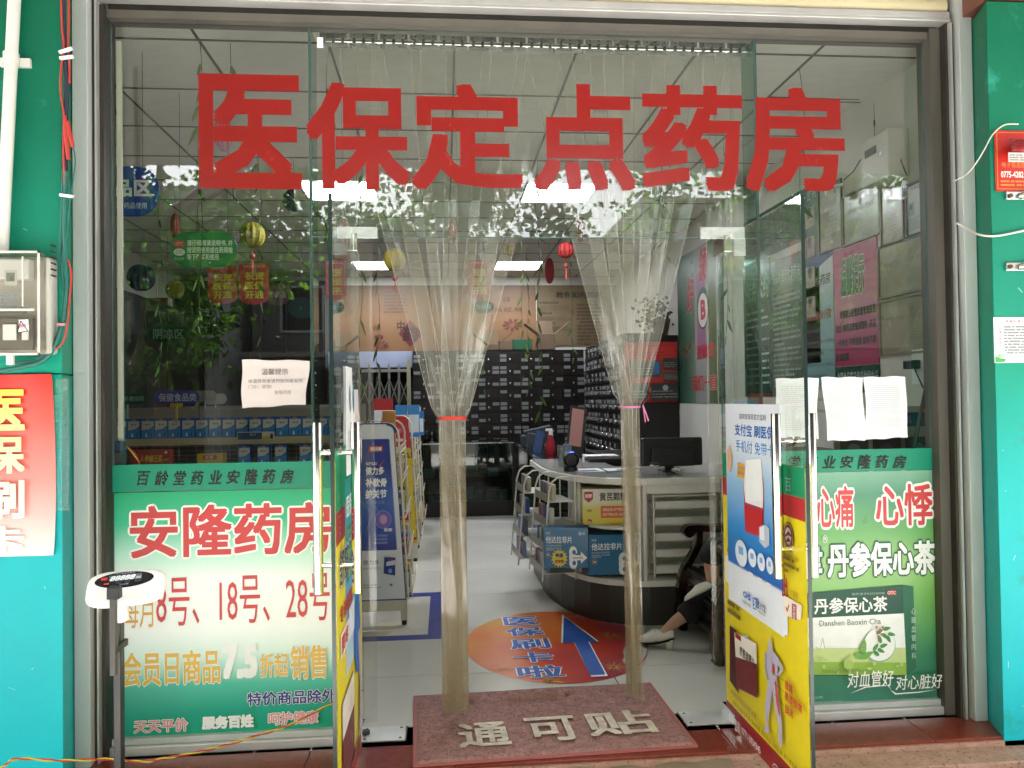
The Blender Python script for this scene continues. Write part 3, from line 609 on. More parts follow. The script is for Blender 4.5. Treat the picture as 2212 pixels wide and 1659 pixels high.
# ------------------------------------------------------------------ posters and papers on the fixed glass
HG = mat('green band vinyl', '#0f8a6c', rough=.3, var=.04)
CUT = mat('cut out characters', '#17231d', rough=.2, var=.5, vs=25)
def hand(s, text, x0, y0, x1, y1, dy, m):      # spaced handwritten-style characters, each placed in turn
    n = len(text); w = (x1-x0)/n
    for i, ch in enumerate(text):
        xa = x0+w*i; yy = y0+dy*i/(n-1); r3 = random.Random(i+n); s.ptext(ch, (xa+w*.1, yy+r3.uniform(-1, 2)), (xa+w*.86, yy-(y0-y1)+r3.uniform(-2, 1)), m, bold=.018, shear=.22)
t = thing('vinyl_band', 'green vinyl band with cut out characters on the left pane over the price poster', 'window decal', tuple(at(480, 1030, Y=3.287)), 'green bands across the glass')
s = facade_sheet(3.2875); a, b = s.px(241, 1061)[0], s.px(713, 1000); s.rect((a, s.px(480, 1058)[1]), (-.362, s.px(480, 1000)[1]), HG); hand(s, '百龄堂药业安隆药房', 292, 1049, 640, 1018, -5, CUT); s.build('band', t)
zb0, zb1 = s.px(480, 1058)[1], s.px(480, 1000)[1]
t = thing('vinyl_band', 'green vinyl band with cut out characters on the right pane below white papers', 'window decal', tuple(at(1900, 990, Y=3.287)), 'green bands across the glass')
s = facade_sheet(3.2875); s.rect((1.205, s.px(1850, 1018)[1]), (s.px(2030, 990)[0], s.px(1850, 971)[1]), HG); hand(s, '百龄堂药业安隆药房', 1620, 1013, 1962, 985, -2, CUT); s.build('band', t)
# price poster
t = thing('price_poster', 'green and white poster with red shop name and member day discount', 'poster', tuple(at(480, 1300, Y=3.28)))
PG = mat('price poster print and glare', '#19b37a', rough=.35, grad=[(0, '#0f9c78'), (.10, '#12a58c'), (.22, '#4fc0a8'), (.33, '#dcf4ec'), (.44, '#f8fcfb'), (.64, '#f6fbf9'), (.75, '#b8e8d4'), (.87, '#3fbd90'), (1, '#12a672')], var=.02)  # printed gradient, its middle whitened further to hold the glare on the poster
s = facade_sheet(3.2868); u0, v0 = s.px(243, 1606); u1 = -.364; v1 = s.px(480, 1060)[1]; v0 = s.px(480, 1594)[1]
s.rect((-1.33, v0), (u1, v1), PG)
R_, W_, O_, NV, PK, O2 = pm('#cf3f3f'), pm('#f4f6f4'), pm('#e0a43a'), pm('#233c8c'), pm('#dd9aa0'), pm('#e6bb55')
s.ptext('安隆药房', (281, 1207), (716, 1083), R_, bold=.022, outline=.062, om=W_)
s.ptext('每月', (266, 1357), (331, 1276), O_, bold=.0, outline=.045, om=W_)
s.ptext('8号、18号、28号', (338, 1353), (712, 1237), R_, bold=.0)
s.ptext('会员日商品', (265, 1484), (476, 1401), O2, bold=.02, outline=.05, om=W_)
s.ptext('7.5', (480, 1467), (557, 1388), W_, bold=.055)
s.ptext('折起', (562, 1463), (623, 1409), O2, bold=.02, outline=.05, om=W_); s.ptext('销售', (628, 1467), (706, 1391), O2, bold=.02, outline=.05, om=W_)
s.ptext('特价商品除外', (535, 1524), (727, 1486), NV, bold=.02, outline=.06, om=W_)
s.ptext('天天平价', (291, 1583), (407, 1549), PK, bold=.025, outline=.07, om=W_); s.ptext('服务百姓', (438, 1574), (549, 1541), W_, bold=.05, outline=.07, om=W_); s.ptext('呵护健康', (581, 1565), (688, 1532), PK, bold=.025, outline=.07, om=W_)
s.build('sheet', t)
# heart tea poster
t = thing('tea_poster', 'green poster for heart tea with a medicine box picture on the right pane', 'poster', tuple(at(1900, 1300, Y=3.28)))
PT = mat('tea poster print', '#3d9a4a', rough=.3, grad=[(0, '#357a66'), (.2, '#35835f'), (.45, '#6fb054'), (.6, '#93c470'), (.75, '#5fa55c'), (.9, '#4f9074'), (1, '#7fae96')], var=.1, vs=4)
s = facade_sheet(3.2868); v1 = s.px(1850, 1019)[1]; v0 = s.px(1900, 1518)[1]; s.rect((1.205, v0), (2.139, v1), PT)
GD, GD2, WP, TG = pm('#1c5c46'), pm('#0e4e3c'), pm('#f0f2ef'), pm('#2c3c34')
s.ptext('心痛', (1664+100, 1141), (1843, 1049), R_, bold=.02, outline=.085, om=WP); s.ptext('心悸', (1892, 1137), (2013, 1044), R_, bold=.02, outline=.085, om=WP)
s.ptext('津', (1700, 1252), (1775, 1172), W_, bold=.03, outline=.09, om=GD)
s.ptext('丹参保心茶', (1787, 1248), (2018, 1166), WP, bold=.03, outline=.085, om=GD)
s.ell(s.px(1781, 1164), .011, .016, WP); s.ell(s.px(1781, 1164), .009, .0135, pm('#5a9a52')); s.ptext('R', (1778, 1168), (1785, 1159), WP)
# the printed box
s.ppoly([(1700, 1284), (1948, 1263), (1956, 1459), (1700, 1458)], GD2); s.ppoly([(1948, 1263), (1971, 1266), (1977, 1442), (1956, 1459)], pm('#1f6a4c'))
s.ppoly([(1700, 1336), (1950, 1324), (1954, 1398), (1700, 1400)], WP); s.ppoly([(1700, 1400), (1954, 1398), (1955, 1430), (1700, 1428)], pm('#c4d68e')); s.ppoly([(1700, 1428), (1955, 1430), (1956, 1457), (1700, 1456)], pm('#93ba4a'))
s.ptext('丹参保心茶', (1757, 1326), (1914, 1286), WP, bold=.02); s.ptext('Danshen Baoxin Cha', (1768, 1352), (1900, 1334), pm('#6f7a74')); s.ptext('国药准字B20240008', (1838, 1285), (1908, 1277), pm('#9dbcae'))
s.ell(s.px(1923, 1279), .022, .011, pm('#b5322e')); s.ell(s.px(1923, 1279), .020, .0095, pm('#c9423b')); s.ptext('OTC', (1914, 1283), (1932, 1275), WP)
s.ell(s.px(1896, 1392), .075, .075, pm('#8fb6a0')); s.ell(s.px(1897, 1390), .07, .071, WP)
LG, LG2 = pm('#3f8a3c'), pm('#6da848')
def leaf(cx, cyy, ln, wd, an, m):
    u, v = s.px(cx, cyy); pts = []
    for i in range(10):
        a = 2*pi*i/10; x = ln*cos(a); y = wd*sin(a)*(1-.35*cos(a)); pts.append((u+x*cos(an)-y*sin(an), v+x*sin(an)+y*cos(an)))
    s.poly(pts, m)
for x, y, a in ((1897, 1362, .5), (1912, 1356, .2), (1908, 1372, -.7), (1922, 1368, -.2), (1888, 1395, .9), (1899, 1403, -.5), (1905, 1392, .3), (1888, 1408, 2.4), (1915, 1378, -1.1), (1896, 1378, 1.8)): leaf(x, y, .018, .008, a, LG)
for x, y, a in ((1861, 1394, 1.4), (1868, 1412, .4), (1855, 1415, -.3)): leaf(x, y, .03, .013, a, LG2)
for i in range(6): s.ell(s.px(1888+i*2.5, 1352+((i*7) % 5)*5), .005, .006, pm('#b8695f'))
s.ppoly([(1757, 1394), (1766, 1398), (1772, 1372), (1777, 1396), (1861, 1398), (1861, 1399), (1775.5, 1397.5), (1772, 1379), (1766, 1401), (1757, 1396)], pm('#a8c09a'))
r3 = random.Random(8)
for i in range(12): s.ell(s.px(r3.uniform(1762, 1950), r3.uniform(1412, 1450)), r3.uniform(.004, .012), r3.uniform(.004, .01), pm('#b9cf7c'))
s.ell(s.px(1826, 1430), .022, .022, pm('#b4cc74')); s.ell(s.px(1827, 1431), .019, .019, pm('#a4c463'))
s.prows((1768, 1450), (1866, 1438), 3, pm('#6d8f3c'))
for i, ch in enumerate('心脑血管内科用茶'[:6]): s.ptext(ch, (1960, 1323+19*i), (1968.5, 1309+19*i), pm('#b9d0c2'))
s.ptext('对血管好', (1822, 1480), (1921, 1441), WP, shear=.15, bold=.005); s.ptext('对心脏好', (1925, 1485), (2026, 1449), WP, shear=.15, bold=.005)
s.ppoly([(1827, 1492), (1862, 1479), (1908, 1475), (1915, 1483), (1912, 1477), (1906, 1473.5), (1860, 1477)], WP); s.ppoly([(1914, 1484), (1924, 1494), (1975, 1490), (2014, 1483), (1975, 1487.5), (1926, 1491)], WP)
s.ptext('药业有限责任公司', (1700, 1505), (1768, 1497), pm('#c9d8ce')); s.prows((1700, 1512), (1838, 1507), 1, pm('#b9ccc0')); s.build('sheet', t)
# white papers
def paper(name, label, quad, m, Y=3.2835, grp=None, txt=None, w=.003):
    P = [at(*q, Y=Y) for q in quad]; c = sum(P, Vector())/4; t = thing(name, label, 'paper', tuple(c), grp)
    def fn(u, v): p = P[0].lerp(P[1], u).lerp(P[3].lerp(P[2], u), v); e = max(abs(u-.5), abs(v-.5))*2; return (p.x+.003*sin(v*7+c.x*9)*(abs(u-.5)*2)**4, Y-w*(sin(u*5+c.x)*sin(v*4)+1)*.5-.006*max(0, e-.85)/.15*(.5+.5*sin(u*9+v*5)), p.z+.002*sin(u*11))
    MB().grid(fn, 14, 16, m).build('sheet', t, smooth=True); s = facade_sheet(Y-w-.0045)
    if txt: txt(s)
    if s.mb.f: s.build('print', t)
    return t
PKP = mat('pale pink paper', '#e3d5d3', rough=.85, var=.03, bump=.3, bs=10); INK = pm('#57575c'); FI = pm('#c2c2c6'); FB = pm('#b9bed4')
def n1(s):
    s.ptext('温馨提示', (565, 810), (622, 796), pm('#6a6366')); s.ptext('体温异常者请到医院看发热', (536, 828), (654, 818), pm('#8f868a')); s.ptext('门诊。谢谢!', (537, 840), (587, 831), pm('#948b8e')); s.ptext('安隆药房', (593, 852), (629, 843), pm('#948b8e'))
paper('paper_notice', 'pink handwritten-style paper notice about fever patients taped to left pane', [(523, 777), (669, 779), (660, 873), (523, 882)], PKP, txt=n1)
def n2(a, b, hd, sd_):
    def f(s):
        if hd: s.prows((a[0]+20, a[1]-4), (b[0]-20, b[1]), 2, FI)
        s.prows((a[0], a[1]), (b[0], b[1]-0), 22, FI if sd_ != 3 else FB, fill=.22, seed=sd_) if False else s.rows(s.px(a[0], a[1]), s.px(b[0], b[1]), 22, FI if sd_ != 3 else FB, fill=.22, seed=sd_)
    return f
paper('paper_notice', 'leftmost of the three white sheets, torn at its corners, seen through the door', [(1673, 818), (1766, 816), (1765, 947), (1679, 948)], PAPER, grp='white typed sheets on the right pane', txt=n2((1690, 930), (1756, 832), 0, 1))
paper('paper_notice', 'middle one of the three white typed sheets on the right pane', [(1773, 815), (1862, 815), (1868, 951), (1788, 952)], PAPER, grp='white typed sheets on the right pane', txt=n2((1788, 930), (1850, 828), 0, 2))
paper('paper_notice', 'rightmost of the three white typed sheets, with a torn lower edge', [(1865, 815), (1955, 813), (1960, 944), (1870, 950)], PAPER, grp='white typed sheets on the right pane', txt=n2((1880, 925), (1944, 830), 0, 3))
# ------------------------------------------------------------------ posters on the open doors
def leafsheet(X, U): return Sheet((X, 0, 0), U, (0, 0, 1), .0004)
YE, REDP, GRP = pm('#e3cf1c'), pm('#9c1f25'), pm('#0f8a5c')
t = thing('door_poster', 'tall yellow poster for back pain pills covering the lower right door', 'poster', (1.18, 2.9, .6), 'tall yellow posters on the glass doors')
s = leafsheet(1.184, (0, -1, 0)); s.rect((-3.27, .1), (-2.5, 1.153), YE); s.rect((-3.27, 1.051), (-2.5, 1.153), GRP); s.rect((-3.27, .975), (-2.5, 1.05), pm('#b3262a')); s.rect((-3.27, .02), (-2.5, .1), REDP)
s.ptext('百', (1698, 1060), (1709, 1034), pm('#9fc9b6')); s.ptext('舒', (1573, 1142), (1588, 1062), BLACK, bold=.02, outline=.06, om=W_)
s.ptext('专', (1572, 1205), (1583, 1185), pm('#a83a2c'), bold=.02); s.rrect(s.px(1569, 1255), s.px(1600, 1215), .01, pm('#efe8dc')); s.ptext('腰', (1576, 1245), (1590, 1217), pm('#93202a'), bold=.02)
s.ell(s.px(1706, 1158), .042, .048, pm('#6a1d26')); s.ell(s.px(1706, 1158), .038, .044, pm('#e6cf4c')); s.ell(s.px(1706, 1158), .035, .041, pm('#7a2430')); s.ell(s.px(1706, 1158), .024, .03, pm('#e8dccb')); s.ppoly([(1696, 1162), (1706, 1146), (1717, 1162), (1706, 1156)], pm('#7a2430')); s.ppoly([(1700, 1170), (1706, 1160), (1712, 1170)], pm('#7a2430'))
s.lt('国家级非物质文化遗产', 1694, 1191, 1200, 1729, pm('#8a5a1c')); s.prows((1697, 1236), (1729, 1211), 3, pm('#8a6a1c'))
s.ptext('出', (1694, 1290), (1705, 1245), pm('#a8262c'), bold=.03); s.lt('引发的', 1711, 1271, 1286, 1729, pm('#8a4a1c'))
s.ppoly([(1698, 1328), (1698, 1286), (1738, 1308), (1735, 1340)], pm('#efe3cf')); s.ppoly([(1716, 1336), (1716, 1303), (1726, 1307), (1726, 1340)], pm('#a8262c')); s.ptext('对', (1718, 1321), (1724, 1308), W_); s.ptext('症', (1718, 1336), (1724, 1324), W_); s.ptext('√', (1703, 1319), (1711, 1306), pm('#a8262c'))
s.prows((1577, 1325), (1608, 1312), 2, pm('#7a6414'))
# pictured pill boxes
for i in range(3): s.ppoly([(1581+4*i, 1383+4*i-8), (1622+6*i, 1372+14*i), (1628+4*i, 1418+10*i), (1584+4*i, 1432)], pm('#c9cfc0')); s.ppoly([(1583+4*i, 1386+4*i-8), (1622+6*i, 1375+14*i), (1628+4*i, 1418+10*i), (1586+4*i, 1432)], pm('#9aa694'))
s.ppoly([(1583, 1350), (1597, 1362), (1603, 1498), (1583, 1470)], pm('#3f1218'))
s.ppoly([(1593, 1365), (1641, 1390), (1642, 1436), (1596, 1420)], pm('#e4dccb')); s.ppoly([(1596, 1418), (1642, 1434), (1643, 1507), (1597, 1484)], pm('#6a1c20')); s.lt('舒筋健腰丸', 1605, 1394, 1414, 1638, BLACK, bold=.01); s.ell(s.px(1619, 1410), .03, .02, pm('#e4dccb')) if False else None
s.prows((1596, 1381), (1612, 1373), 1, pm('#a8262c')); s.lt('传承陈李济四百年制药精髓', 1586, 1487, 1497, 1641, BLACK)
# pictured walking figure
FG, FG2, RD = pm('#b9b4c8'), pm('#8f8ba6'), pm('#c9473c')
s.ell(s.px(1673, 1391), .013, .022, FG)
s.ppoly([(1669, 1396), (1677, 1398), (1678, 1408), (1685, 1413), (1690, 1440), (1688, 1462), (1680, 1480), (1672, 1474), (1668, 1450), (1663, 1425), (1662, 1408), (1668, 1405)], FG)
s.ppoly([(1662, 1408), (1666, 1412), (1666, 1440), (1671, 1468), (1667, 1470), (1661, 1442)], FG2); s.ppoly([(1685, 1413), (1690, 1420), (1702, 1444), (1700, 1450), (1691, 1462), (1688, 1458), (1696, 1446), (1686, 1428)], FG)
s.ppoly([(1669, 1470), (1680, 1478), (1674, 1520), (1668, 1560), (1672, 1584), (1660, 1580), (1664, 1560), (1662, 1525)], FG); s.ppoly([(1676, 1470), (1689, 1468), (1692, 1510), (1698, 1550), (1700, 1600), (1697, 1616), (1692, 1605), (1691, 1560), (1683, 1525)], FG)
s.ppoly([(1684, 1470), (1688, 1472), (1692, 1512), (1696, 1545), (1693, 1545), (1687, 1515)], RD); s.ell(s.px(1681, 1445), .012, .02, RD)
for y in (1420, 1430, 1440, 1450): s.ell(s.px(1679, y), .004, .004, FG2)
s.lt('腰疼', 1707, 1466, 1486, 1725, pm('#b8322b'), bold=.02); s.lt('腰膝酸痛', 1707, 1490, 1509, 1745, pm('#b8322b'), bold=.02); s.lt('腿疼', 1708, 1518, 1538, 1727, pm('#b8322b'), bold=.02)
for a, b in (((1680, 1455), (1706, 1470)), ((1684, 1475), (1706, 1494)), ((1686, 1500), (1706, 1523))): 
    (ua, va), (ub, vb) = s.px(*a), s.px(*b); s.poly([(ua, va), (ub, vb), (ub, vb+.0025), (ua, va+.0025)], pm('#6b5a20'))
s.text('[功能主治]补益肝肾, 强健筋骨, 驱风除湿, 活络止痛, 用于腰膝酸痛。', (-3.14, .13), (-2.52, .152), pm('#4a3f10')); s.text('咨询电话: 0771-3934345', (-3.19, .05), (-2.86, .085), W_, bold=.01); s.ell((-2.72, .06), .03, .02, W_); s.ell((-2.72, .06), .027, .017, REDP); s.text('OTC', (-2.738, .053), (-2.702, .067), W_); s.rows((-2.68, .035), (-2.52, .085), 3, pm('#d98a8a'))
s.build('sheet', t)
# white and blue payment poster (its square code is left blank)
t = thing('payment_poster', 'white and blue medical insurance phone payment poster on the right door', 'poster', (1.17, 2.9, .9))
s = leafsheet(1.178, (0, -1, 0)); 
PB = mat('payment poster print', '#dfe8f4', rough=.35, grad=[(0, '#e9edf3'), (.19, '#e9edf3'), (.20, '#1564b8'), (.4, '#2f8fd8'), (.62, '#9cc8ea'), (.78, '#e3e9f2'), (1, '#e6e9f2')])
s.rect((-3.205, .545), (-2.665, 1.362), PB, thick=.0006)
s.ppoly([(1582, 1248), (1582, 1297), (1702, 1374), (1702, 1318)], pm('#e9edf3')) ; BLU = pm('#1467b8'); DBL = pm('#3a3f46'); LR = pm('#c5232b')
s.lt('国家医保局官方监制', 1598, 893, 905, 1655, DBL); s.lt('支付宝 刷医保', 1588, 915, 940, 1672, BLU, bold=.02); s.lt('手机付 免带卡', 1590, 949, 974, 1672, pm('#2a86cc'))
s.ppoly([(1593, 1030), (1595, 998), (1608, 1003), (1614, 1020), (1612, 1035)], pm('#e3a92c')); s.lt('支付宝', 1597, 1006, 1013, 1608, BLU); s.lt('最高1万元', 1596, 1016, 1024, 1610, BLU)
s.ppoly([(1612, 1148), (1608, 1050), (1612, 1018), (1650, 1030), (1652, 1060), (1650, 1160)], LR); s.ppoly([(1612, 1085), (1609, 1050), (1612, 1010), (1648, 1010), (1651, 1062), (1650, 1098)], pm('#efe9e6')); s.ppoly([(1614, 1084), (1613, 994), (1647, 990), (1648, 1082)], W_)
s.lt('扫一扫 领医保电子凭证', 1613, 1086, 1091, 1646, BLU); s.ppoly([(1611, 1098), (1650, 1106), (1650, 1160), (1634, 1156), (1613, 1148)], LR)
s.ppoly([(1643, 1170), (1643, 1138), (1655, 1133), (1665, 1142), (1665, 1178), (1656, 1184)], pm('#c3ccd8')); s.ppoly([(1645, 1165), (1645, 1140), (1654, 1136), (1655, 1168)], pm('#eef1f5'))
s.ppoly([(1574, 1015), (1574, 975), (1579, 960), (1585, 990), (1581, 1020)], pm('#e6b48a'))
for x, y, ru, rv in ((1604.5, 1195, .062, .052), (1629, 1205, .04, .035), (1649, 1214, .035, .033), (1668, 1222, .03, .031)): s.ell(s.px(x, y), ru, rv, pm('#e3ecf6')); u, v = s.px(x, y); s.rect((u-ru*.4, v-rv*.1), (u+ru*.4, v+rv*.5), pm('#7fb2dd'))
for x, y in ((1629, 1243), (1649, 1255), (1668, 1266)): s.prows((x-6, y+6), (x+7, y-4), 2, W_)
s.lt('CHS', 1611, 1275, 1288, 1627, BLU, bold=.04); s.lt('中国医疗保障', 1610, 1294, 1301, 1628, DBL); s.ppoly([(1633, 1314), (1633, 1290), (1641, 1293), (1641, 1318)], BLU); s.ptext('支', (1634, 1312), (1640.5, 1294), W_, bold=.02); s.lt('支付宝', 1643, 1296, 1313, 1661, DBL, bold=.01); s.lt('ALIPAY', 1645, 1317, 1322, 1661, DBL)
s.build('sheet', t)
# left door
t = thing('door_poster', 'yellow and red back pain poster on the left door, seen almost edge on', 'poster', (-.35, 2.9, .6), 'tall yellow posters on the glass doors')
s = leafsheet(-.3495, (0, 1, 0)); s.rect((2.54, .02), (3.27, 1.2), YE); s.rect((2.54, 1.037), (3.27, 1.235), GRP); s.rect((2.54, .93), (3.27, 1.036), REDP); s.rect((2.54, .02), (3.27, .08), REDP)
s.text('百', (2.6, .95), (2.66, 1.02), pm('#c97a7a')); s.text('舒筋健腰丸', (2.6, .78), (3.2, .9), BLACK, bold=.02, outline=.06, om=W_); s.text('专治腰痛', (2.6, .66), (2.95, .72), pm('#b8322b'), bold=.03); s.rect((2.6, .55), (2.95, .63), pm('#efe8dc')); s.text('腰疼', (2.62, .56), (2.8, .62), pm('#b8322b'), bold=.03)
s.rect((2.62, .1), (2.95, .4), pm('#6a1c20')); s.rect((2.62, .28), (2.95, .4), pm('#e4dccb')); s.rows((2.6, .09), (3.2, .12), 1, pm('#4a3f10')); s.poly([(3.1, .1), (3.13, .3), (3.08, .5), (3.16, .5), (3.19, .3), (3.2, .1)], FG); s.build('sheet', t)
t = thing('payment_poster', 'blue payment poster stuck over the yellow one on the left door', 'poster', (-.34, 3, .8))
s = leafsheet(-.3485, (0, 1, 0)); s.rect((2.76, .44), (3.2, 1.12), mat('left payment poster print', '#4fb3c0', rough=.35, grad=[(0, '#d5dfe8'), (.25, '#a9cfe0'), (.5, '#3f9fc4'), (.8, '#3aa0a8'), (1, '#2f9a92')])); s.text('医保支付', (2.8, .98), (3.15, 1.06), W_, bold=.02)
for k in range(3): s.rect((2.8, .9-.07*k), (2.98, .95-.07*k), pm('#1f7f74')); s.text('扫一扫', (2.81, .91-.07*k), (2.97, .94-.07*k), pm('#e3d65a'))
s.ell((3.08, .5), .1, .15, pm('#1f6fc4')); s.rect((2.82, .55), (2.98, .66), pm('#e6ecf2')); s.build('sheet', t)
for (y0, y1, z0, z1, mm, lb) in ((2.8, 3.0, 1.13, 1.52, PAPER, 'white printed paper sheet with a blue round mark on the left door'), (3.0, 3.2, 1.13, 1.44, PKP, 'pale pink paper sheet beside the white one on the left door')):
    t = thing('paper_notice', lb, 'paper', (-.34, (y0+y1)/2, z1), 'papers on the left door')
    MB().grid(lambda u, v: (-.347+.012*sin(v*4)*u*(1-v)+.008*(1-v)*u, y0+(y1-y0)*u+.012*(v > .5)*(1-u), z0+(z1-z0)*v), 6, 8, mm).build('sheet', t, smooth=True)
    s = leafsheet(-.332, (0, 1, 0)); s.ell(((y0+y1)/2, z0+.27), .028, .05, pm('#2b7a94')) if mm is PAPER else s.text('提示', ((y0+y1)/2-.04, z0+.1), ((y0+y1)/2+.04, z0+.2), pm('#8a7d80')); s.rows((y0+.03, z0+.06), (y1-.03, z0+.16), 4, pm('#9aa8a0')); s.build('print', t)
# ------------------------------------------------------------------ plastic strip curtain
YC = 3.42
def curve_x(P, z):           # piecewise interpolation of (z, x) control points, z falling
    if z >= P[0][0]: return P[0][1]
    for (za, xa), (zb, xb) in zip(P[:-1], P[1:]):
        if z >= zb: u = (za-z)/(za-zb); return xa+(xb-xa)*u
    return P[-1][1]
def bundle(label, rail, tie, tail, tiez, zend, n, seed, tiecol):
    r3 = random.Random(seed); rx0, rx1 = rail; tx0, tx1 = tie; bx0, bx1 = tail
    t = thing('strip_curtain', label, 'curtain', ((tx0+tx1)/2, YC, tiez), 'gathered plastic strip curtains')
    for i in range(n):
        c = (i+.5)/n; xr = rx0+(rx1-rx0)*c; w = min(.2, (rx1-rx0)/n*1.45); q = r3.uniform(-.15, .15)
        xt = tx0+(tx1-tx0)*min(.82, max(.18, c+q)); wt = (tx1-tx0)*r3.uniform(.5, .85); xb = bx0+(bx1-bx0)*min(.75, max(.25, c+r3.uniform(-.25, .25))); wb = (bx1-bx0)*r3.uniform(.7, .95)
        yo = (i % 3)*.012 - .012 + r3.uniform(-.004, .004); ph = r3.uniform(0, 6); kf = r3.choice((.5, .5, 1)); ze = zend+r3.uniform(0, .05)
        def fn(u, v):
            z = 2.93+(ze-2.93)*v; s1 = (2.93-z)/(2.93-tiez)
            if s1 <= 1: e = s1**1.08; xc = xr+(xt-xr)*e; ww = w+(wt-w)*e; fold = .004+.02*s1
            else: e = min(1, (s1-1)/.6); e = e*e*(3-2*e); xc = xt+(xb-xt)*e; ww = wt+(wb-wt)*e; fold = .024-.008*e
            x = xc+(u-.5)*ww; x = max(x, min(xc, x)); y = YC+yo+fold*sin(u*pi*2*kf+ph+z*1.3)*(1 if s1 < .95 or s1 > 1.08 else .8)+.004*sin(z*4+i)
            if s1 > .985: x = min(max(x, bx0-.0+min(0, tx0-bx0)), max(bx1, tx1))
            return (x, y, z)
        o = MB().grid(fn, 14, 60, PVC); sp_ = o.build('strip', t, smooth=True, sharp=180); e = MB()
        for ue, du in ((0, .0012), (1, -.0012)): e.grid(lambda u, v: tuple(Vector(fn(ue, v*.62))+Vector((du*2*u, -.001, 0))), 1, 50, PVCE)
        e.build('strip_edge', sp_)
    # the strips' welded edges are fine lines of paler, milkier plastic: a thicker lip on the outer ones
    z = tiez; cx = (tx0+tx1)/2; rw = (tx1-tx0)/2+.006; ring = [(cx+rw*cos(a), YC+.052*sin(a), z+.006*sin(a)) for a in [2*pi*k/28 for k in range(29)]]
    MB().grid(lambda u, v: (cx+rw*cos(2*pi*u), YC+.055*sin(2*pi*u), z+(v-.5)*(.016 if tiecol is RT_ else .009)), 28, 1, tiecol).build('tie', t, smooth=True)
    return t
RT_ = mat('red tape tie', '#d23a2c', rough=.4); PKT = mat('pink ribbon', '#dd7fae', rough=.5)
p0 = lambda x, y: at(x, y, Y=YC)
lx = (p0(738, 100).x, p0(1205, 100).x); tl_ = (p0(948, 903).x, p0(1005, 903).x); bl = (p0(957, 1500).x, p0(1010, 1500).x)
bundle('left gathered bundle of clear plastic strips tied with red tape', lx, tl_, bl, p0(975, 903).z, .02, 6, 11, RT_)
rx = (p0(1150, 100).x, p0(1560, 100).x); tr_ = (p0(1341, 879).x, p0(1380, 879).x); br_ = (p0(1356, 1500).x, p0(1386, 1500).x)
tb = bundle('right gathered bundle of clear plastic strips tied with pink ribbon', rx, tr_, br_, p0(1360, 879).z, .035, 6, 5, PKT)
k = p0(1380, 876); rb = MB()
for dx, dz in ((.03, .035), (.012, -.075), (.026, -.07)): rb.grid(lambda u, v: (k.x+dx*v+.004*u, YC-.06-.003*sin(v*5), k.z+dz*v+.006*u), 1, 8, PKT)
rb.build('bow', tb, smooth=True)
def flat(label, cols, zend):
    t = thing('strip_curtain', label, 'curtain', (cols[0][0], YC, 2.9), 'untied plastic strips')
    for i, (x0, x1) in enumerate(cols):
        MB().grid(lambda u, v: (x0+(x1-x0)*u+.004*sin(v*7+i), YC-.012*(i % 2)+.01*sin(u*pi)*(1 if i % 2 else -1)+.006*sin(v*8+i*2)*u, 2.93+(zend-2.93)*v), 6, 40, PVCF).grid(lambda u, v: (x0+.002*u+.004*sin(v*7+i), YC-.012*(i % 2)-.001, 2.93+(zend-2.93)*v), 1, 20, PVCE).build('strip', t, smooth=True, sharp=180)
def cx(px): return at(px, 700, Y=YC).x
flat('untied clear plastic strips hanging straight beside the left door', [(cx(712), cx(745)), (cx(741), cx(778)), (cx(773), cx(806))], .02)
flat('untied clear plastic strips hanging straight beside the right door', [(cx(1527), cx(1554)), (cx(1548), cx(1590)), (cx(1584), cx(1613))], .17)

# ------------------------------------------------------------------ floor mat, stickers
MATM = mat('red looped mat', '#a57b74', rough=.95, var=.28, vs=26, bump=1, bs=140, dirt=('#6b3a36', 95, .53))
q = [at(893, 1502, Z=.012), at(1405, 1473, Z=.012), at(1508, 1609, Z=.012), at(892, 1652, Z=.012)]
t = thing('doormat', 'worn red looped doormat with pale characters in front of the doorway', 'doormat', tuple(sum(q, Vector())/4))
c = sum(q, Vector())/4
def mf(u, v): p = q[3].lerp(q[2], u).lerp(q[0].lerp(q[1], u), v); e = min(u, 1-u, v, 1-v); return (p.x, p.y, .012+.003*sin(u*7+v*4)*(e > .02)+(.004 if e > .02 else 0)-(.01 if e == 0 else 0))
MB().grid(mf, 60, 40, MATM).build('pile', t, smooth=True)
MB().prism([(p+(c-p)*.0) for p in [Vector((a.x, a.y, .001)) for a in (q[3], q[2], q[1], q[0])]], (0, 0, .009), mat('mat edge', '#a9625c', rough=.8, bump=.5, bs=60)).build('backing', t)
U = (q[2]-q[3]).normalized(); V = (q[0]-q[3]); V = (V-U*V.dot(U)).normalized(); s = Sheet((0, 0, .0235), (U.x, U.y, 0), (V.x, V.y, 0)); OFF = mat('worn pale pile', '#dccfbd', rough=.95, var=.25, vs=20, bump=1, bs=140, dirt=('#96645c', 45, .62))
for ch, a, b in (('通', (993, 1616), (1094, 1557)), ('可', (1147, 1604), (1236, 1545)), ('贴', (1278, 1592), (1394, 1532))): s.ptext(ch, a, b, OFF, bold=.02)
s.build('lettering', t)
s = Sheet((0, 0, .0232), (U.x, U.y, 0), (V.x, V.y, 0)); FADE = mat('faded pile mark', '#a97a55', rough=.95, var=.3, vs=40, bump=1, bs=140, dirt=('#8a5550', 40, .52)); s.ptext('出入平安', (1100, 1517), (1205, 1494), FADE); s.ppoly([(1012, 1506), (1026, 1502), (1022, 1510), (1034, 1516), (1018, 1513)], FADE); s.ppoly([(1215, 1497), (1232, 1490), (1228, 1500), (1222, 1503)], FADE); s.build('worn_print', t)['kind'] = 'stuff'
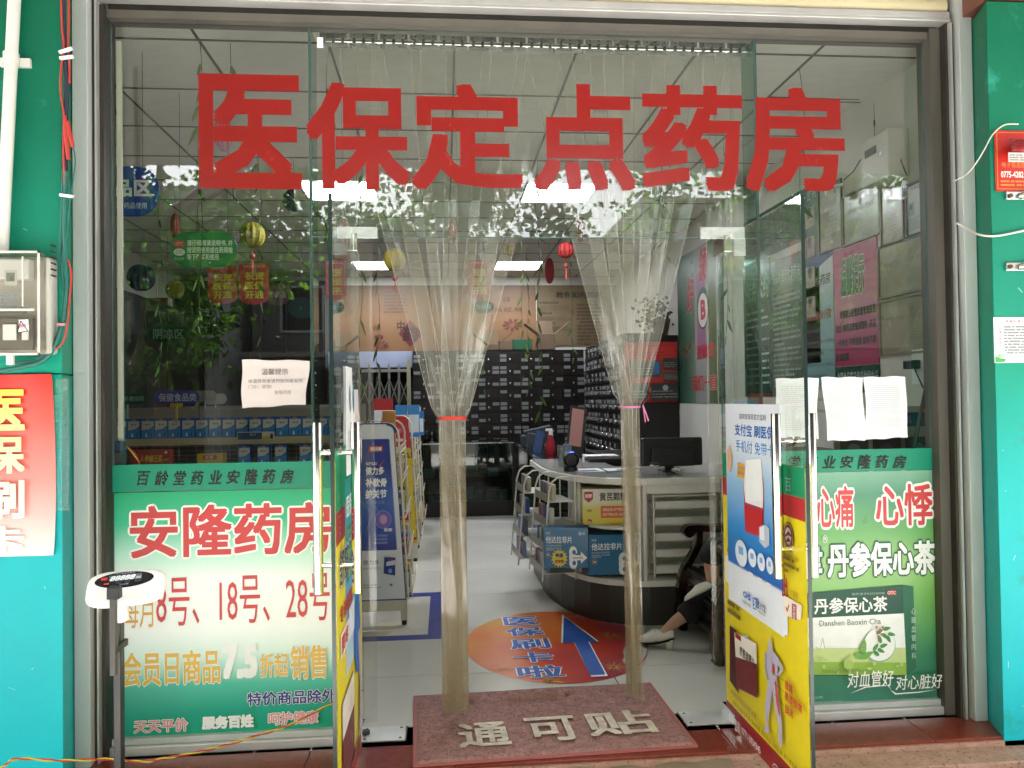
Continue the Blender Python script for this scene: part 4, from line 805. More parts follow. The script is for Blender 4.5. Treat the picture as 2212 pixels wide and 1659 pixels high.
# oval floor sticker
C = Vector(((.099+1.122)/2, (3.80+5.094)/2, 0)); RX, RY = .512, .645
FSP = bpy.data.materials.new('floor sticker print'); FSP.use_nodes = True; nt = FSP.node_tree; N = nt.nodes; L = nt.links; b = N['Principled BSDF']; b.inputs['Roughness'].default_value = .3
tc = N.new('ShaderNodeTexCoord'); nz = N.new('ShaderNodeTexNoise'); nz.inputs['Scale'].default_value = 2.2; nz.inputs['Detail'].default_value = 3; sp = N.new('ShaderNodeSeparateXYZ'); L.new(tc.outputs['Generated'], sp.inputs[0]); L.new(tc.outputs['Generated'], nz.inputs[0])
ad = N.new('ShaderNodeMath'); ad.operation = 'MULTIPLY_ADD'; L.new(sp.outputs['X'], ad.inputs[0]); ad.inputs[1].default_value = .75; L.new(nz.outputs[0], ad.inputs[2])
ad2 = N.new('ShaderNodeMath'); ad2.operation = 'MULTIPLY_ADD'; L.new(sp.outputs['Y'], ad2.inputs[0]); ad2.inputs[1].default_value = -.35; L.new(ad.outputs[0], ad2.inputs[2])
rp = N.new('ShaderNodeValToRGB'); e = rp.color_ramp.elements; e[0].position = .15; e[0].color = lin('#b9a82c'); e[1].position = 1.0; e[1].color = lin('#a02a3c')
for p, h in ((.32, '#d98a1e'), (.5, '#d9701c'), (.72, '#c8401e')): x = e.new(p); x.color = lin(h)
L.new(ad2.outputs[0], rp.inputs[0]); L.new(rp.outputs[0], b.inputs['Base Color']); _mats['fsp'] = FSP
t = thing('floor_sticker', 'orange and red oval floor sticker with blue characters and blue arrow', 'floor sticker', tuple(C))
s = Sheet((0, 0, .0012), (1, 0, 0), (0, 1, 0), .0003); r3 = random.Random(2); pts = []
for i in range(72):
    a = 2*pi*i/72; k_ = 1
    pts.append((C.x+RX*cos(a)*k_, C.y+RY*sin(a)))
s.poly(pts, FSP)
def star(c, r, n, m, seed):
    r4 = random.Random(seed); u0, v0 = c
    for i in range(n):
        a = r4.uniform(0, 2*pi); l = r*r4.uniform(.5, 1); w = .0022; i0 = r*.12; s.mb.poly([s.P(u0+i0*cos(a)-w*sin(a), v0+i0*sin(a)+w*cos(a)), s.P(u0+i0*cos(a)+w*sin(a), v0+i0*sin(a)-w*cos(a)), s.P(u0+l*cos(a), v0+l*sin(a))], m)
s.up(); star(s.px(1322, 1343), .17, 60, pm('#cf8a9a'), 1); s.up(); star(s.px(1255, 1331), .12, 30, pm('#d8a0c8'), 2); s.up(); star(s.px(1318, 1372), .12, 40, pm('#e0b05a'), 3); s.up(); star(s.px(1190, 1470), .1, 40, pm('#e3c25a'), 4); s.up(); star(s.px(1090, 1445), .12, 20, pm('#dd9a40'), 5); star(s.px(1325, 1441), .1, 30, pm('#e3c25a'), 6)
BL = pm('#1f55ad')
for i, (ch, x0, y1, x1, y0) in enumerate((('医', 1084, 1331, 1165, 1352), ('保', 1090, 1354, 1177, 1376), ('刷', 1098, 1379, 1191, 1405), ('卡', 1106, 1408, 1199, 1434), ('啦', 1113, 1437, 1222, 1468))):
    # each row is placed across the sticker; rows recede straight back
    (ua, va), (ub, vb) = s.px(x0, y0), s.px(x1, y1); cxm = (ua+ub)/2; w_ = abs(s.px(x1, (y0+y1)/2)[0]-s.px(x0, (y0+y1)/2)[0])*.92; cxm = s.px((x0+x1)/2, (y0+y1)/2)[0]
    s.text(ch, (cxm-w_/2, va), (cxm+w_/2, vb), BL, bold=.022, outline=.05, om=W_)
AR = [(1218, 1333), (1290, 1388), (1271, 1388), (1308, 1459), (1275, 1461), (1241, 1389), (1216, 1391)]
ctr = Vector((sum(a[0] for a in AR)/7, sum(a[1] for a in AR)/7, 0)); s.ppoly([(ctr.x+(x-ctr.x)*1.1+.5, ctr.y+(y-ctr.y)*1.06) for x, y in AR], W_); s.ppoly(AR, BL)
s.build('sticker', t)
s = Sheet((0, 0, .0034), (1, 0, 0), (0, 1, 0)); s.ppoly([(1349, 1399), (1362, 1393), (1380, 1392), (1392, 1398), (1400, 1402), (1396, 1415), (1382, 1432), (1366, 1444), (1355, 1443), (1352, 1436), (1344, 1427), (1349, 1418), (1345, 1408)], TILE); s.build('torn_patch', t)
# blue floor tape rectangle
TP = mat('blue floor tape', '#1c3183', rough=.4, var=.08)
t = thing('floor_tape', 'blue tape rectangle on the floor round the first display rack', 'floor marking', (-.5, 5.1, 0))
MB().box((-.115, 4.607, .0006), (-.035, 5.71, .0012), TP).box((-1.5, 4.607, .0006), (-.1155, 4.70, .0012), TP).box((-1.5, 5.60, .0006), (-.1155, 5.71, .0012), TP).build('tape', t)
# cardboard outside
t = thing('cardboard_sheet', 'flattened grey brown cardboard lying on the pavement below the doormat', 'cardboard', (.6, 2.7, -.03))
q2 = [at(1207, 1640, Z=-.028), at(1566, 1634, Z=-.028)]
MB().grid(lambda u, v: (q2[0].x+(q2[1].x-q2[0].x)*u+.012*sin(v*8), q2[0].y-.35*v+.005*sin(u*30)-.02*u*0, -.026+.004*sin(u*22)+.003*sin(v*9+u*6)), 30, 12, mat('weathered cardboard', '#8d7c66', rough=.95, var=.2, vs=8, bump=.6, bs=40)).build('sheet', t, smooth=True)
t = thing('newspaper', 'grey newsprint lying on the pavement left of the cardboard', 'newspaper', (0, 2.7, -.03))
q3_ = [at(985, 1655, Z=-.028), at(1196, 1651, Z=-.028)]
MB().grid(lambda u, v: (q3_[0].x+(q3_[1].x-q3_[0].x)*u, q3_[0].y-.3*v, -.03+.003*sin(u*12)), 12, 6, mat('newsprint', '#9b9488', rough=.95, var=.25, vs=60)).build('sheet', t, smooth=True)

# ------------------------------------------------------------------ things on the right interior wall
def board(name, label, cat, y_far, y_near, z0, z1, base, fn=None, thick=.006, frame=None, grp=None):
    t = thing(name, label, cat, (2.44, (y_far+y_near)/2, (z0+z1)/2), grp); s = wallR(2.4495)
    s.rect((-y_far, z0), (-y_near, z1), base, thick=thick)
    if frame:
        f = MB(); w = .012
        for a, b in (((y_near, z0), (y_far, z0+w)), ((y_near, z1-w), (y_far, z1)), ((y_near, z0+w), (y_near+w, z1-w)), ((y_far-w, z0+w), (y_far, z1-w))): f.box((2.4365, a[0], a[1]), (2.4495, b[0], b[1]), frame)
        f.build('frame', t)
    if fn: fn(s, -y_far, -y_near, z0, z1)
    s.build('print', t); return t
DG = mat('dark green board', '#1d4a3a', rough=.25, var=.15, vs=3); LGT = pm('#a9bdb0')
GP = mat('green leaf poster print', '#2f5a34', rough=.3, grad=[(0, '#183a28'), (.3, '#3d5a2c'), (.5, '#6c7a62'), (.75, '#4a6a58'), (1, '#0e4a34')], axis='Y', var=.3, vs=3)
def gpf(s, a, b, z0, z1):
    s.rect((a+.55, z0), (a+.95, z1), pm('#8a8a84')); s.rect((a+.62, z0+.45), (a+.85, z1-.25), pm('#8a5a7c')); r_ = pm('#a8202a'); w = pm('#c9c2bc')
    s.text('好', (a+.3, z1-.6), (a+.55, z1-.25), r_, bold=.03, shear=.3, outline=.05, om=w); s.text('领', (a+.7, z1-.35), (a+.95, z1-.02), r_, bold=.03, shear=.3, outline=.05, om=w)
    s.ell((a+.8, z0+.9), .17, .2, pm('#16402c')); s.ell((a+.8, z0+.88), .14, .16, w); s.text('B', (a+.74, z0+.79), (a+.88, z0+.98), r_, bold=.04); s.text('百龄堂', (a+.6, z0+.42), (a+1.1, z0+.56), r_, bold=.03); s.text('我们一直', (a+.45, z0+.12), (a+1.15, z0+.27), r_, bold=.03, outline=.05, om=w)
board('wall_poster', 'large green leaf poster with red characters at the far end of the right wall', 'poster', 7.99, 6.66, 1.32, 2.82, GP, gpf)
def svc(s, a, b, z0, z1): s.text('服务公约', (a+.05, z1-.3), (b-.03, z1-.1), LGT, bold=.01); s.rows((a+.05, z0+.08), (b-.04, z1-.36), 11, LGT, fill=.3)
board('notice_board', 'dark green board headed with four pale characters, left of the wider green board', 'notice board', 6.19, 5.665, 1.38, 2.43, DG, svc)
def food(s, a, b, z0, z1): s.text('食品经营安全承诺书', (a+.03, z1-.17), (b-.03, z1-.08), LGT, bold=.01); s.rows((a+.03, z0+.06), (b-.03, z1-.22), 19, pm('#7d9488'), fill=.4)
board('notice_board', 'dark green board with dense rows of pale small print on the right wall', 'notice board', 5.655, 5.145, 1.38, 2.38, DG, food)
board('notice_board', 'plain dark green glossy board hung above the two text boards', 'notice board', 6.16, 5.16, 2.44, 2.79, mat('glossy green board', '#3e5b50', rough=.1, var=.2, vs=2), None)
def emp(s, a, b, z0, z1):
    s.text('一览表', (a+.02, z1-.1), (b-.02, z1-.03), LGT, bold=.01)
    for k in range(4): s.rect((a+.05, z1-.28-.2*k), (b-.05, z1-.14-.2*k), pm('#9a8878')); s.ell(((a+b)/2, z1-.19-.2*k), .026, .03, pm('#6f4f3f')); s.ell(((a+b)/2, z1-.165-.2*k), .03, .022, pm('#1f1a18'))
board('staff_board', 'narrow green staff board with small portrait photographs', 'notice board', 5.14, 4.895, 1.6, 2.785, mat('staff board green', '#1d4a28', rough=.4, var=.4, vs=10), emp)
TANP = mat('framed certificate paper', '#8f8873', rough=.3, var=.08, vs=3); MG = mat('certificate frame', '#7b705c', rough=.4)
def cert(s, a, b, z0, z1): s.rect((a+.02, z0+.02), (b-.02, z1-.02), mat('certificate', '#9b937c', rough=.25, var=.1, vs=4)); s.ell(((a+b)/2, z1-.075), .018, .02, pm('#87603c')); s.text('经营许可证', (a+.06, z1-.13), (b-.06, z1-.1), pm('#6f6650')); s.rows((a+.05, z0+.05), (b-.06, z1-.16), 7, pm('#82795f'), fill=.18)
for n, (y0, y1, z0, z1, lb) in enumerate(((4.885, 4.59, 2.3, 2.72, 'framed beige certificate highest on the wall beside the staff board'), (4.58, 4.17, 2.29, 2.6, 'framed beige certificate above the pink poster'), (4.165, 3.945, 2.205, 2.56, 'framed beige certificate next to the white licence with the portrait'), (4.2, 3.6, 1.92, 2.215, 'wide beige certificate right of the top of the pink poster'), (4.2, 3.6, 1.6, 1.912, 'wide beige certificate with an emblem, lowest by the pink poster'))):
    board('certificate', lb, 'certificate', y0, y1, z0, z1, TANP, cert, frame=MG, grp='framed certificates on the right wall')
def lic(s, a, b, z0, z1): s.text('药师证', (a+.04, z1-.04), (b-.04, z1-.02), pm('#3c3c40')); s.rect((a+.025, z1-.17), (a+.07, z1-.1), pm('#8d97a3')); s.ell((a+.047, z1-.125), .012, .014, pm('#6b4c3e')); s.rows((a+.02, z0+.03), (b-.02, z1-.18), 8, pm('#6d6f78'), fill=.25)
board('certificate', 'white framed licence with a small portrait, nearest the window frame', 'certificate', 3.925, 3.76, 2.21, 2.49, pm('#c5c3be'), lic, frame=mat('dark frame', '#55504c'))
AP = mat('rules poster print', '#b8c4c4', rough=.3, grad=[(0, '#5c8f92'), (.55, '#8fb0b0'), (.85, '#b9bfba'), (1, '#c2c2ba')])
def an(s, a, b, z0, z1):
    s.poly([(a, z1-.12), (a, z1), (b, z1), (b, z1-.03), (a+.2, z1-.08)], pm('#233e70')); s.text('安隆药房', (a+.09, z1-.2), (b-.03, z1-.13), pm('#2c3328'), shear=.2, bold=.01); s.ell((a+.045, z1-.165), .03, .028, pm('#2c4a34')); s.ell((a+.045, z1-.165), .02, .018, pm('#b9bfba'))
    s.text('承诺', (a+.0, z1-.33), (a+.1, z1-.26), pm('#1f3a6a'), bold=.04); s.text('保健食品经营企业“八不准”', (a+.03, z1-.42), (b-.02, z1-.36), pm('#a8323a'), bold=.02)
    for i, l in enumerate(('不准无证经营保健食品', '不准经营未取得保健食品批准文号的保健食品', '不准经营假冒伪劣的保健食品', '不准经营未按生产许可企业生产的保健食品', '不准虚假夸大宣传疗效误导消费', '不准经营过期的保健食品', '不准经营无中文标识的食品', '不准将普通食品冒充保健食品')):
        s.text(l, (a+.03, z1-.5-.075*i), (a+.03+.019*len(l), z1-.478-.075*i), pm('#3a4448'))
board('wall_poster', 'pale blue rules poster with navy corner and red heading on right wall', 'poster', 5.12, 4.715, 1.45, 2.3, AP, an)
PPk = mat('pink notice print', '#b04a70', rough=.3, grad=[(0, '#a8305e'), (.2, '#a83a66'), (.5, '#c98a9c'), (.85, '#b8486f'), (1, '#a02a58')], var=.06)
def pk(s, a, b, z0, z1):
    s.text('温馨提示', (a+.09, z1-.3), (b-.13, z1-.06), pm('#3f7a3a'), bold=.03, shear=.15, outline=.06, om=pm('#d8dccc'))
    for l, x, y in (('根据药品经营质量管理规范', .07, .42), ('规定: 除药品质量原因外, 药品', .02, .55), ('一经售出, 不得退换; 如有不便', .02, .68+.0), ('敬请谅解', .02, .79)):
        y = {'根': .40, '规': .485, '一': .575, '敬': .66}[l[0]]; s.text(l, (a+x, z1-y-.03), (b-.02 if l[0] != '敬' else a+.17, z1-y+.02), pm('#2c1a22'), bold=.03)
board('wall_poster', 'pink notice poster with black text and green title on right wall', 'poster', 4.708, 4.215, 1.565, 2.285, PPk, pk)
def hot(s, a, b, z0, z1): s.text('全国食品药品投诉举报电话', (a+.02, z0+.04), (b-.01, z1-.03), pm('#9ab5aa'), bold=.02)
board('sign_strip', 'dark green hotline strip directly under the pink poster', 'sign', 4.708, 4.215, 1.40, 1.56, DG, hot)
def boxm(name, label, cat, a, b, m, bevel=.004, grp=None): return tag(MB().box(a, b, m).build(name, bevel=bevel), label, cat, grp)
t = thing('wall_box', 'white wall mounted network box with antenna high on the right wall', 'wall box', (2.4, 4.02, 2.65))
BXW = mat('white box enamel', '#c4c0b6', rough=.4)
MB().box((2.33, 3.89, 2.535), (2.449, 4.157, 2.787), BXW).build('case', t, bevel=.006)
MB().box((2.326, 4.0, 2.69), (2.3295, 4.11, 2.73), DARKM).build('display_window', t); MB().lathe((2.329, 3.95, 2.67), [(.012, 0), (.012, -.005)], STEEL, 12, 'X').build('lock', t)
MB().tube([(2.38, 4.1, 2.787), (2.38, 4.1, 3.0)], [.003, .001], BLACK, 6).tube([(2.38, 4.1, 2.87), (2.38, 4.1, 2.9)], .005, BLACK, 8).build('antenna', t); MB().tube([(2.4, 3.885, 2.62), (2.37, 3.84, 2.6), (2.38, 3.83, 2.55), (2.42, 3.87, 2.53)], .004, BLACK, 6).build('lead', t, smooth=True)
t = thing('camera_dome', 'round white ceiling dome camera at the right wall corner', 'camera', (2.3, 4.7, 3.08)); c = at(1816, 235, Y=4.75); MB().lathe((c.x, c.y, 3.1), [(.075, 0), (.078, -.03), (.06, -.075), (.03, -.09), (.001, -.092)], WHITE, 20, cap=False).build('dome', t, smooth=True)
t = thing('wall_camera', 'white bullet camera on the right wall with a trailing cable', 'camera', (2.4, 4.62, 2.65)); MB().tube([(2.37, 4.62, 2.70), (2.36, 4.56, 2.60)], .03, WHITE, 14).build('body', t, smooth=True); MB().tube([(2.37, 4.6, 2.66), (2.449, 4.58, 2.68)], .01, WHITE, 8).build('mount', t); MB().tube([(2.445, 4.56, 2.70), (2.446, 4.45, 2.72), (2.446, 4.38, 2.76), (2.446, 4.25, 2.80), (2.446, 4.16, 2.80)], .003, BLACK, 5).build('lead', t, smooth=True)
t = thing('wall_socket', 'wall socket with black plug beside the right papers', 'socket', (2.44, 3.85, 1.55)); MB().box((2.44, 3.8, 1.44), (2.449, 3.9, 1.62), WHITE).build('plate', t, bevel=.002); MB().box((2.39, 3.82, 1.52), (2.44, 3.9, 1.565), BLACK).build('plug', t, bevel=.006); MB().tube([(2.4, 3.82, 1.54), (2.4, 3.8, 1.5), (2.43, 3.79, 1.42)], .004, BLACK, 6).build('lead', t, smooth=True)
t = thing('display_stand', 'white leaflet board with blue heading and photographs behind right pane', 'leaflet stand', (2.1, 3.62, 1.1))
s = facade_sheet(3.7); s.rect((1.9, .6), (2.43, 1.33), pm('#b5aea0'), thick=.01); s.rect((1.92, 1.23), (2.41, 1.3), pm('#2d4a7c')); s.text('今日有福', (2.0, 1.245), (2.3, 1.285), pm('#7f94bb'))
for i in range(3):
    for z in (.98, .7): s.rect((1.93+.165*i, z), (2.075+.165*i, z+.2), pm(('#5f5a56', '#57484c', '#4c5148')[i])); s.ell((2.0+.165*i, z+.11), .045, .06, pm(('#8f8a86', '#7a5f66', '#848a80')[i])); s.rows((1.935+.165*i, z-.09), (2.07+.165*i, z-.01), 5, pm('#6b645a'))
s.build('board', t)
boxm('cardboard_box', 'open grey brown carton standing behind the right papers', 'box', (1.55, 3.7, .85), (1.95, 4.0, 1.12), mat('brown carton', '#8a7a62', rough=.9, var=.1))
boxm('window_ledge', 'low white cabinet behind the right hand pane under the papers', 'cabinet', (1.5, 3.62, 0), (2.44, 4.0, .85), WALLW)
t = thing('broom_stick', 'dark wooden stick leaning in the right corner behind the glass', 'stick', (2.1, 3.4, 1)); a, b = at(1967, 1000, Y=3.45), at(2002, 830, Y=3.38); MB().tube([a+(a-b)*2, b], .009, mat('dark stick', '#4a3626', rough=.6), 8).build('handle', t, smooth=True)
MB().box((-1.337, 3.345, 1.13), (-1.318, 3.36, 2.9), mat('white plastic trunking', '#cfc8ba', rough=.5)).build('trunking', fr)
t = thing('wall_outlet', 'white socket strip with navy plug and black adapter at the left frame', 'socket', (-1.3, 3.36, 1.1))
a, b = at(243, 994, Y=3.38), at(264, 921, Y=3.38); MB().box((a.x, 3.36, a.z), (b.x, 3.4, b.z), WHITE).build('socket_strip', t, bevel=.003)
a, b = at(250, 975, Y=3.35), at(272, 952, Y=3.35); MB().box((a.x, 3.31, a.z), (b.x, 3.36, b.z), mat('navy plug', '#1c2b48', rough=.35)).build('plug', t, bevel=.005); a, b = at(248, 1003, Y=3.35), at(272, 976, Y=3.35); MB().box((a.x, 3.31, a.z), (b.x, 3.36, b.z), BLACK2).build('adapter', t, bevel=.004)
for i, m_ in enumerate((CR, mat('yellow wire'))): MB().tube([at(272, 962, Y=3.335), at(280, 968+3*i, Y=3.33), at(290, 978+6*i, Y=3.32), at(298, 990+4*i, Y=3.32), at(303, 1004+2*i, Y=3.32)], .0028, m_, 6).build('wire', t, smooth=True)
# ------------------------------------------------------------------ back of the shop
LB = mat('pale blue back panel', '#8e96ac', rough=.6, var=.05)
board_ = lambda *a, **k: None
def backposter(name, label, x0, x1, z0, z1, m, fn, grp=None, Y=10.95):
    t = thing(name, label, 'poster', ((x0+x1)/2, Y, (z0+z1)/2), grp); s = facade_sheet(Y); s.step = .0012; s.rect((x0, z0), (x1, z1), m, thick=.006); fn(s, x0, x1, z0, z1); s.build('print', t)
PA = mat('peach scroll poster', '#c9925c', rough=.5, grad=[(0, '#74502f'), (.5, '#83603f'), (1, '#664a30')], var=.06); PBm = mat('beige instruction poster', '#74644a', rough=.5, var=.1)
IK = pm('#33241a'); MR = pm('#5a1f22')
def pa(s, x0, x1, z0, z1):
    s.ptext('中', (858, 717), (874, 693), IK, bold=.02); s.ppoly([(861, 721), (886, 692), (915, 722), (886, 750)], MR); s.ptext('药', (870, 738), (903, 706), pm('#33100f'), bold=.03)
    s.prows((830, 678), (880, 628), 7, pm('#5d4430'), fill=.45); s.ptext('白酒', (1087, 652), (1101, 642), IK); s.ptext('当归, 白芷, 芍药', (1067, 674), (1127, 664), IK)
    for x, y, r in ((824, 746, .12), (1107, 702, .17), (818, 728, .08), (814, 708, .07)):
        u, v = s.px(x, y)
        for k in range(9): a = 2*pi*k/9; s.mb.poly([s.P(u+r*.9*cos(a+d)*w, v+r*.55*sin(a+d)*w, s.h+.001) for d, w in ((0, .2), (.3, .8), (.35, 1), (.7, .8))], pm('#6a2f2c'))
backposter('wall_poster', 'peach herbal medicine poster with a maroon diamond on the back wall', at(735, 700, Y=10.95).x, at(1158, 700, Y=10.95).x, 2.06, 2.98, PA, pa)
def pb(s, x0, x1, z0, z1):
    s.ptext('教你如何煎药', (1201, 644), (1300, 630), IK, bold=.02); s.ptext('贤', (1177, 643), (1190, 630), PBm); 
    for y, l in ((654, '煎药器皿选择'), (677, '煎药水量'), (698, '火候与时间')): s.ptext(l, (1164, y+2.5), (1164+7*len(l), y-2.5), IK)
    s.prows((1165, 671), (1242, 660), 2, pm('#6d5a40')); s.prows((1165, 692), (1238, 683), 2, pm('#6d5a40')); s.prows((1165, 715), (1242, 704), 2, pm('#6d5a40'))
    s.prows((1246, 745), (1300, 655), 12, pm('#5d4a34')); 
backposter('wall_poster', 'beige brewing instruction poster with black heading on the back wall', at(1160, 700, Y=10.95).x, at(1345, 700, Y=10.95).x, 2.12, 2.98, PBm, pb)
boxm('beam', 'pale blue grey back panel above the folding gate', 'panel', (-1.6, 10.8, 1.9), (-.42, 10.92, 2.1), LB) if False else boxm('back_panel', 'pale blue grey panel above the folding metal gate', 'panel', (-1.9, 10.75, 1.83), (-.43, 10.9, 2.05), LB)
struct(bx('back_doorway', (-1.9, 10.91, 0), (-.43, 10.955, 1.9), mat('dark back room', '#15120f', rough=.9)))
# folding gate
t = thing('folding_gate', 'silver folding lattice gate closed across the dark rear opening', 'gate', (-.9, 10.5, 0)); GS = mat('gate steel', '#9a978f', rough=.35, metal=.6)
x0, x1 = -1.5, -.47
for k in range(9): x = x0+(x1-x0)*k/8; MB().box((x-.014, 10.46, .05), (x+.014, 10.5, 1.87), GS).build('upright', t)
for k in range(8):
    xa = x0+(x1-x0)*k/8; xb = x0+(x1-x0)*(k+1)/8; m_ = MB()
    for z in (.5, 1.0, 1.5):
        for sg in (1, -1): m_.tube([(xa, 10.455, z-.18*sg), ((xa+xb)/2, 10.455, z+.0), (xb, 10.455, z+.18*sg)], .007, GS, 5)
        m_.tube([(xa, 10.45, z-.18), (xa+.02, 10.45, z), (xa, 10.45, z+.18)], .006, GS, 5); m_.tube([(xb, 10.45, z-.18), (xb-.06, 10.45, z), (xb, 10.45, z+.18)], .006, GS, 5)
    m_.build('lattice', t, smooth=True)
MB().box((x0, 10.45, 1.76), (x1, 10.51, 1.8), GS).build('top_rail', t); MB().box((-.49, 10.4, .0), (-.44, 10.44, 1.93), mat('pale post', '#a9a48a', rough=.5)).build('side_post', t)
# herb drawer cabinets: each drawer a part with its knob and white tags
LBL = mat('drawer tag', '#838585', rough=.6, var=.08, vs=3); KN = mat('brass cup pull', '#b7b3aa', rough=.2, metal=.9)
tagm = None
def drawers(label, ox, oy, width, z0, z1, cols, rows_, rot, seed, dens):
    t = thing('herb_cabinet', label, 'drawer cabinet', (ox, oy, 0), 'dark drawer cabinets of the herb counter'); r4 = random.Random(seed)
    Mx = Matrix.Translation((ox, oy, 0)) @ Matrix.Rotation(rot, 4, 'Z')
    MB().box((0, 0.02, 0), (width, .45, z1+.03), WOODD, Mx).build('carcass', t)
    dw = width/cols; dh = (z1-z0)/rows_; me = None; proto = None
    for i in range(cols):
        for j in range(rows_):
            if proto is None:
                proto = MB().box((.004, 0, .004), (dw-.004, .02, dh-.004), WOODD).build('drawer', t, local=True, bevel=.002)
                kb = MB().lathe((dw/2, -.001, dh*.4), [(.016, 0), (.014, -.01), (.006, -.016)], KN, 8, 'Y').build('knob', proto, local=True, smooth=True)
                d = proto
            else:
                d = proto.copy(); COL.objects.link(d); kk = kb.copy(); COL.objects.link(kk); kk.parent = d
            d.parent = t; d.location = (Matrix.Rotation(rot, 4, 'Z') @ Vector((i*dw, 0, z0+j*dh))); d.rotation_euler.z = rot
            l = MB()
            for k in range(2):
                for q in range(2):
                    if r4.random() < dens*(1 if k == 0 else .55): l.box((dw*(.04+.64*k), -.002, dh*(.56-.36*q+.03)), (dw*(.34+.64*k), -.0002, dh*(.56-.36*q+.29)), LBL)
            if l.v: l.build('tags', d, local=True)['kind'] = 'stuff'
    return t
drawers('wide dark herb drawer cabinet covered with white tags along the back wall', -.41, 10.35, 2.28, .25, 2.0, 8, 11, 0, 4, .7)
drawers('dark herb drawer cabinet standing at a right angle on the right side', 1.875, 10.34, 2.24, .25, 2.03, 9, 11, -pi/2, 6, .95)
tag(MB().box((1.9, 8.0, 0), (2.44, 8.09, 2.03), WOODD).build('cabinet_end'), 'dark brown end panel of the side cabinet below the red poster', 'panel')
def rp_(s, x0, x1, z0, z1):
    s.rect((x0+.03, z1-.42), (x1-.03, z1-.05), pm('#b8322a')); s.rows((x0+.1, z1-.35), (x1-.05, z1-.1), 9, pm('#8f2620'), fill=.3); s.text('中国特色社会主义伟大胜利', (x0+.02, z1-.53), (x1-.03, z1-.46), pm('#e0c48a'), bold=.05); s.text('中国特色社会主义伟大胜利', (x0+.02, z1-.53), (x1-.03, z1-.46), pm('#3a1616'), bold=.01)
    for i, (a, b, c, d) in enumerate(((.12, .26, .38, .43), (.40, .34, .56, .46), (.40, .22, .56, .32), (.03, .02, .24, .20), (.27, .02, .56, .20), (.03, .26, .1, .43))):
        s.rect((x0+a, z0+b-.0), (x0+c, z0+d), pm(('#57504c', '#3d3a3a', '#4c4644', '#3f3c3c', '#343434', '#5a5048')[i])); u = x0+(a+c)/2; s.rows((x0+a+.01, z0+b+.02), (x0+c-.01, z0+(b+d)/2+.02), 3, pm('#8a8278'), fill=.35)
    s.rect((x0+.3, z0+.3), (x0+.36, z0+.42), pm('#3d6f9c')); s.ell((x0+.42, z0+.15), .03, .03, pm('#9aa4a8'))
backposter('wall_poster', 'red poster with stage photographs hung on the dark cabinet end', 1.87, 2.43, 1.33, 1.96, pm('#a8262c'), rp_, Y=7.99)
# plant and little figures on top of the side cabinet
t = thing('potted_plant', 'dark potted plant on top of the side cabinet beside the red poster', 'plant', (2.3, 8.2, 2.03)); MB().lathe((2.32, 8.2, 2.035), [(.07, 0), (.1, .16), (.1, .18)], mat('brown pot', '#4c3528', rough=.5), 14).build('pot', t, smooth=True)
lf = MB(); r4 = random.Random(3)
for k in range(160):
    p = Vector((2.25+r4.gauss(0, .09), 8.18+r4.gauss(0, .06), 2.27+r4.gauss(0, .09))); a = Vector((r4.uniform(-1, 1), r4.uniform(-1, 1), r4.uniform(-1, 1))).normalized()*.03; b_ = a.cross(Vector((.3, 1, .2))).normalized()*.014; lf.poly([p-a, p+b_, p+a, p-b_], mat('dark foliage', '#1d2414', rough=.6))
lf.build('foliage', t)
CARD = mat('old cardboard', '#6d5b46', rough=.9, var=.12)
def carton(label, a, b, m, flaps=False, grp=None):
    t = thing('carton', label, 'carton', ((a[0]+b[0])/2, (a[1]+b[1])/2, a[2]), grp); MB().box(a, b, m).build('body', t, bevel=.004)
    if flaps:
        f = MB(); f.prism([Vector((a[0], a[1], b[2])), Vector((a[0]-.18, a[1], b[2]+.14)), Vector((a[0]-.18, b[1], b[2]+.14)), Vector((a[0], b[1], b[2]))], (.004, 0, .004), m); f.prism([Vector((b[0], a[1], b[2])), Vector((b[0]+.2, a[1], b[2]+.16)), Vector((b[0]+.2, b[1], b[2]+.16)), Vector((b[0], b[1], b[2]))], (-.004, 0, .004), m); f.prism([Vector((a[0], b[1], b[2])), Vector((b[0], b[1], b[2])), Vector((b[0], b[1]+.02, b[2]+.2)), Vector((a[0], b[1]+.02, b[2]+.2))], (0, .004, 0), m); f.build('flap', t)
    return t
zt = 2.035; G = 'cartons on top of the herb cabinet'
X = lambda px, Y=10.4: at(px, 740, Y=Y).x
carton('open cardboard carton with raised flaps on top of the herb cabinet', (X(1163), 10.36, zt), (X(1199), 10.6, zt+.21), CARD, True, G)
carton('dark green carton between the brown ones on the herb cabinet', (X(1108), 10.36, zt), (X(1149), 10.6, zt+.14), mat('green carton', '#1f5a3c', rough=.7), False, G)
carton('low grey brown carton left of the dark green one', (X(1078), 10.36, zt), (X(1107), 10.6, zt+.12), CARD, False, G)
carton('leftmost low carton with a raised lid on the herb cabinet', (X(1052), 10.36, zt), (X(1077), 10.6, zt+.08), CARD, True, G)
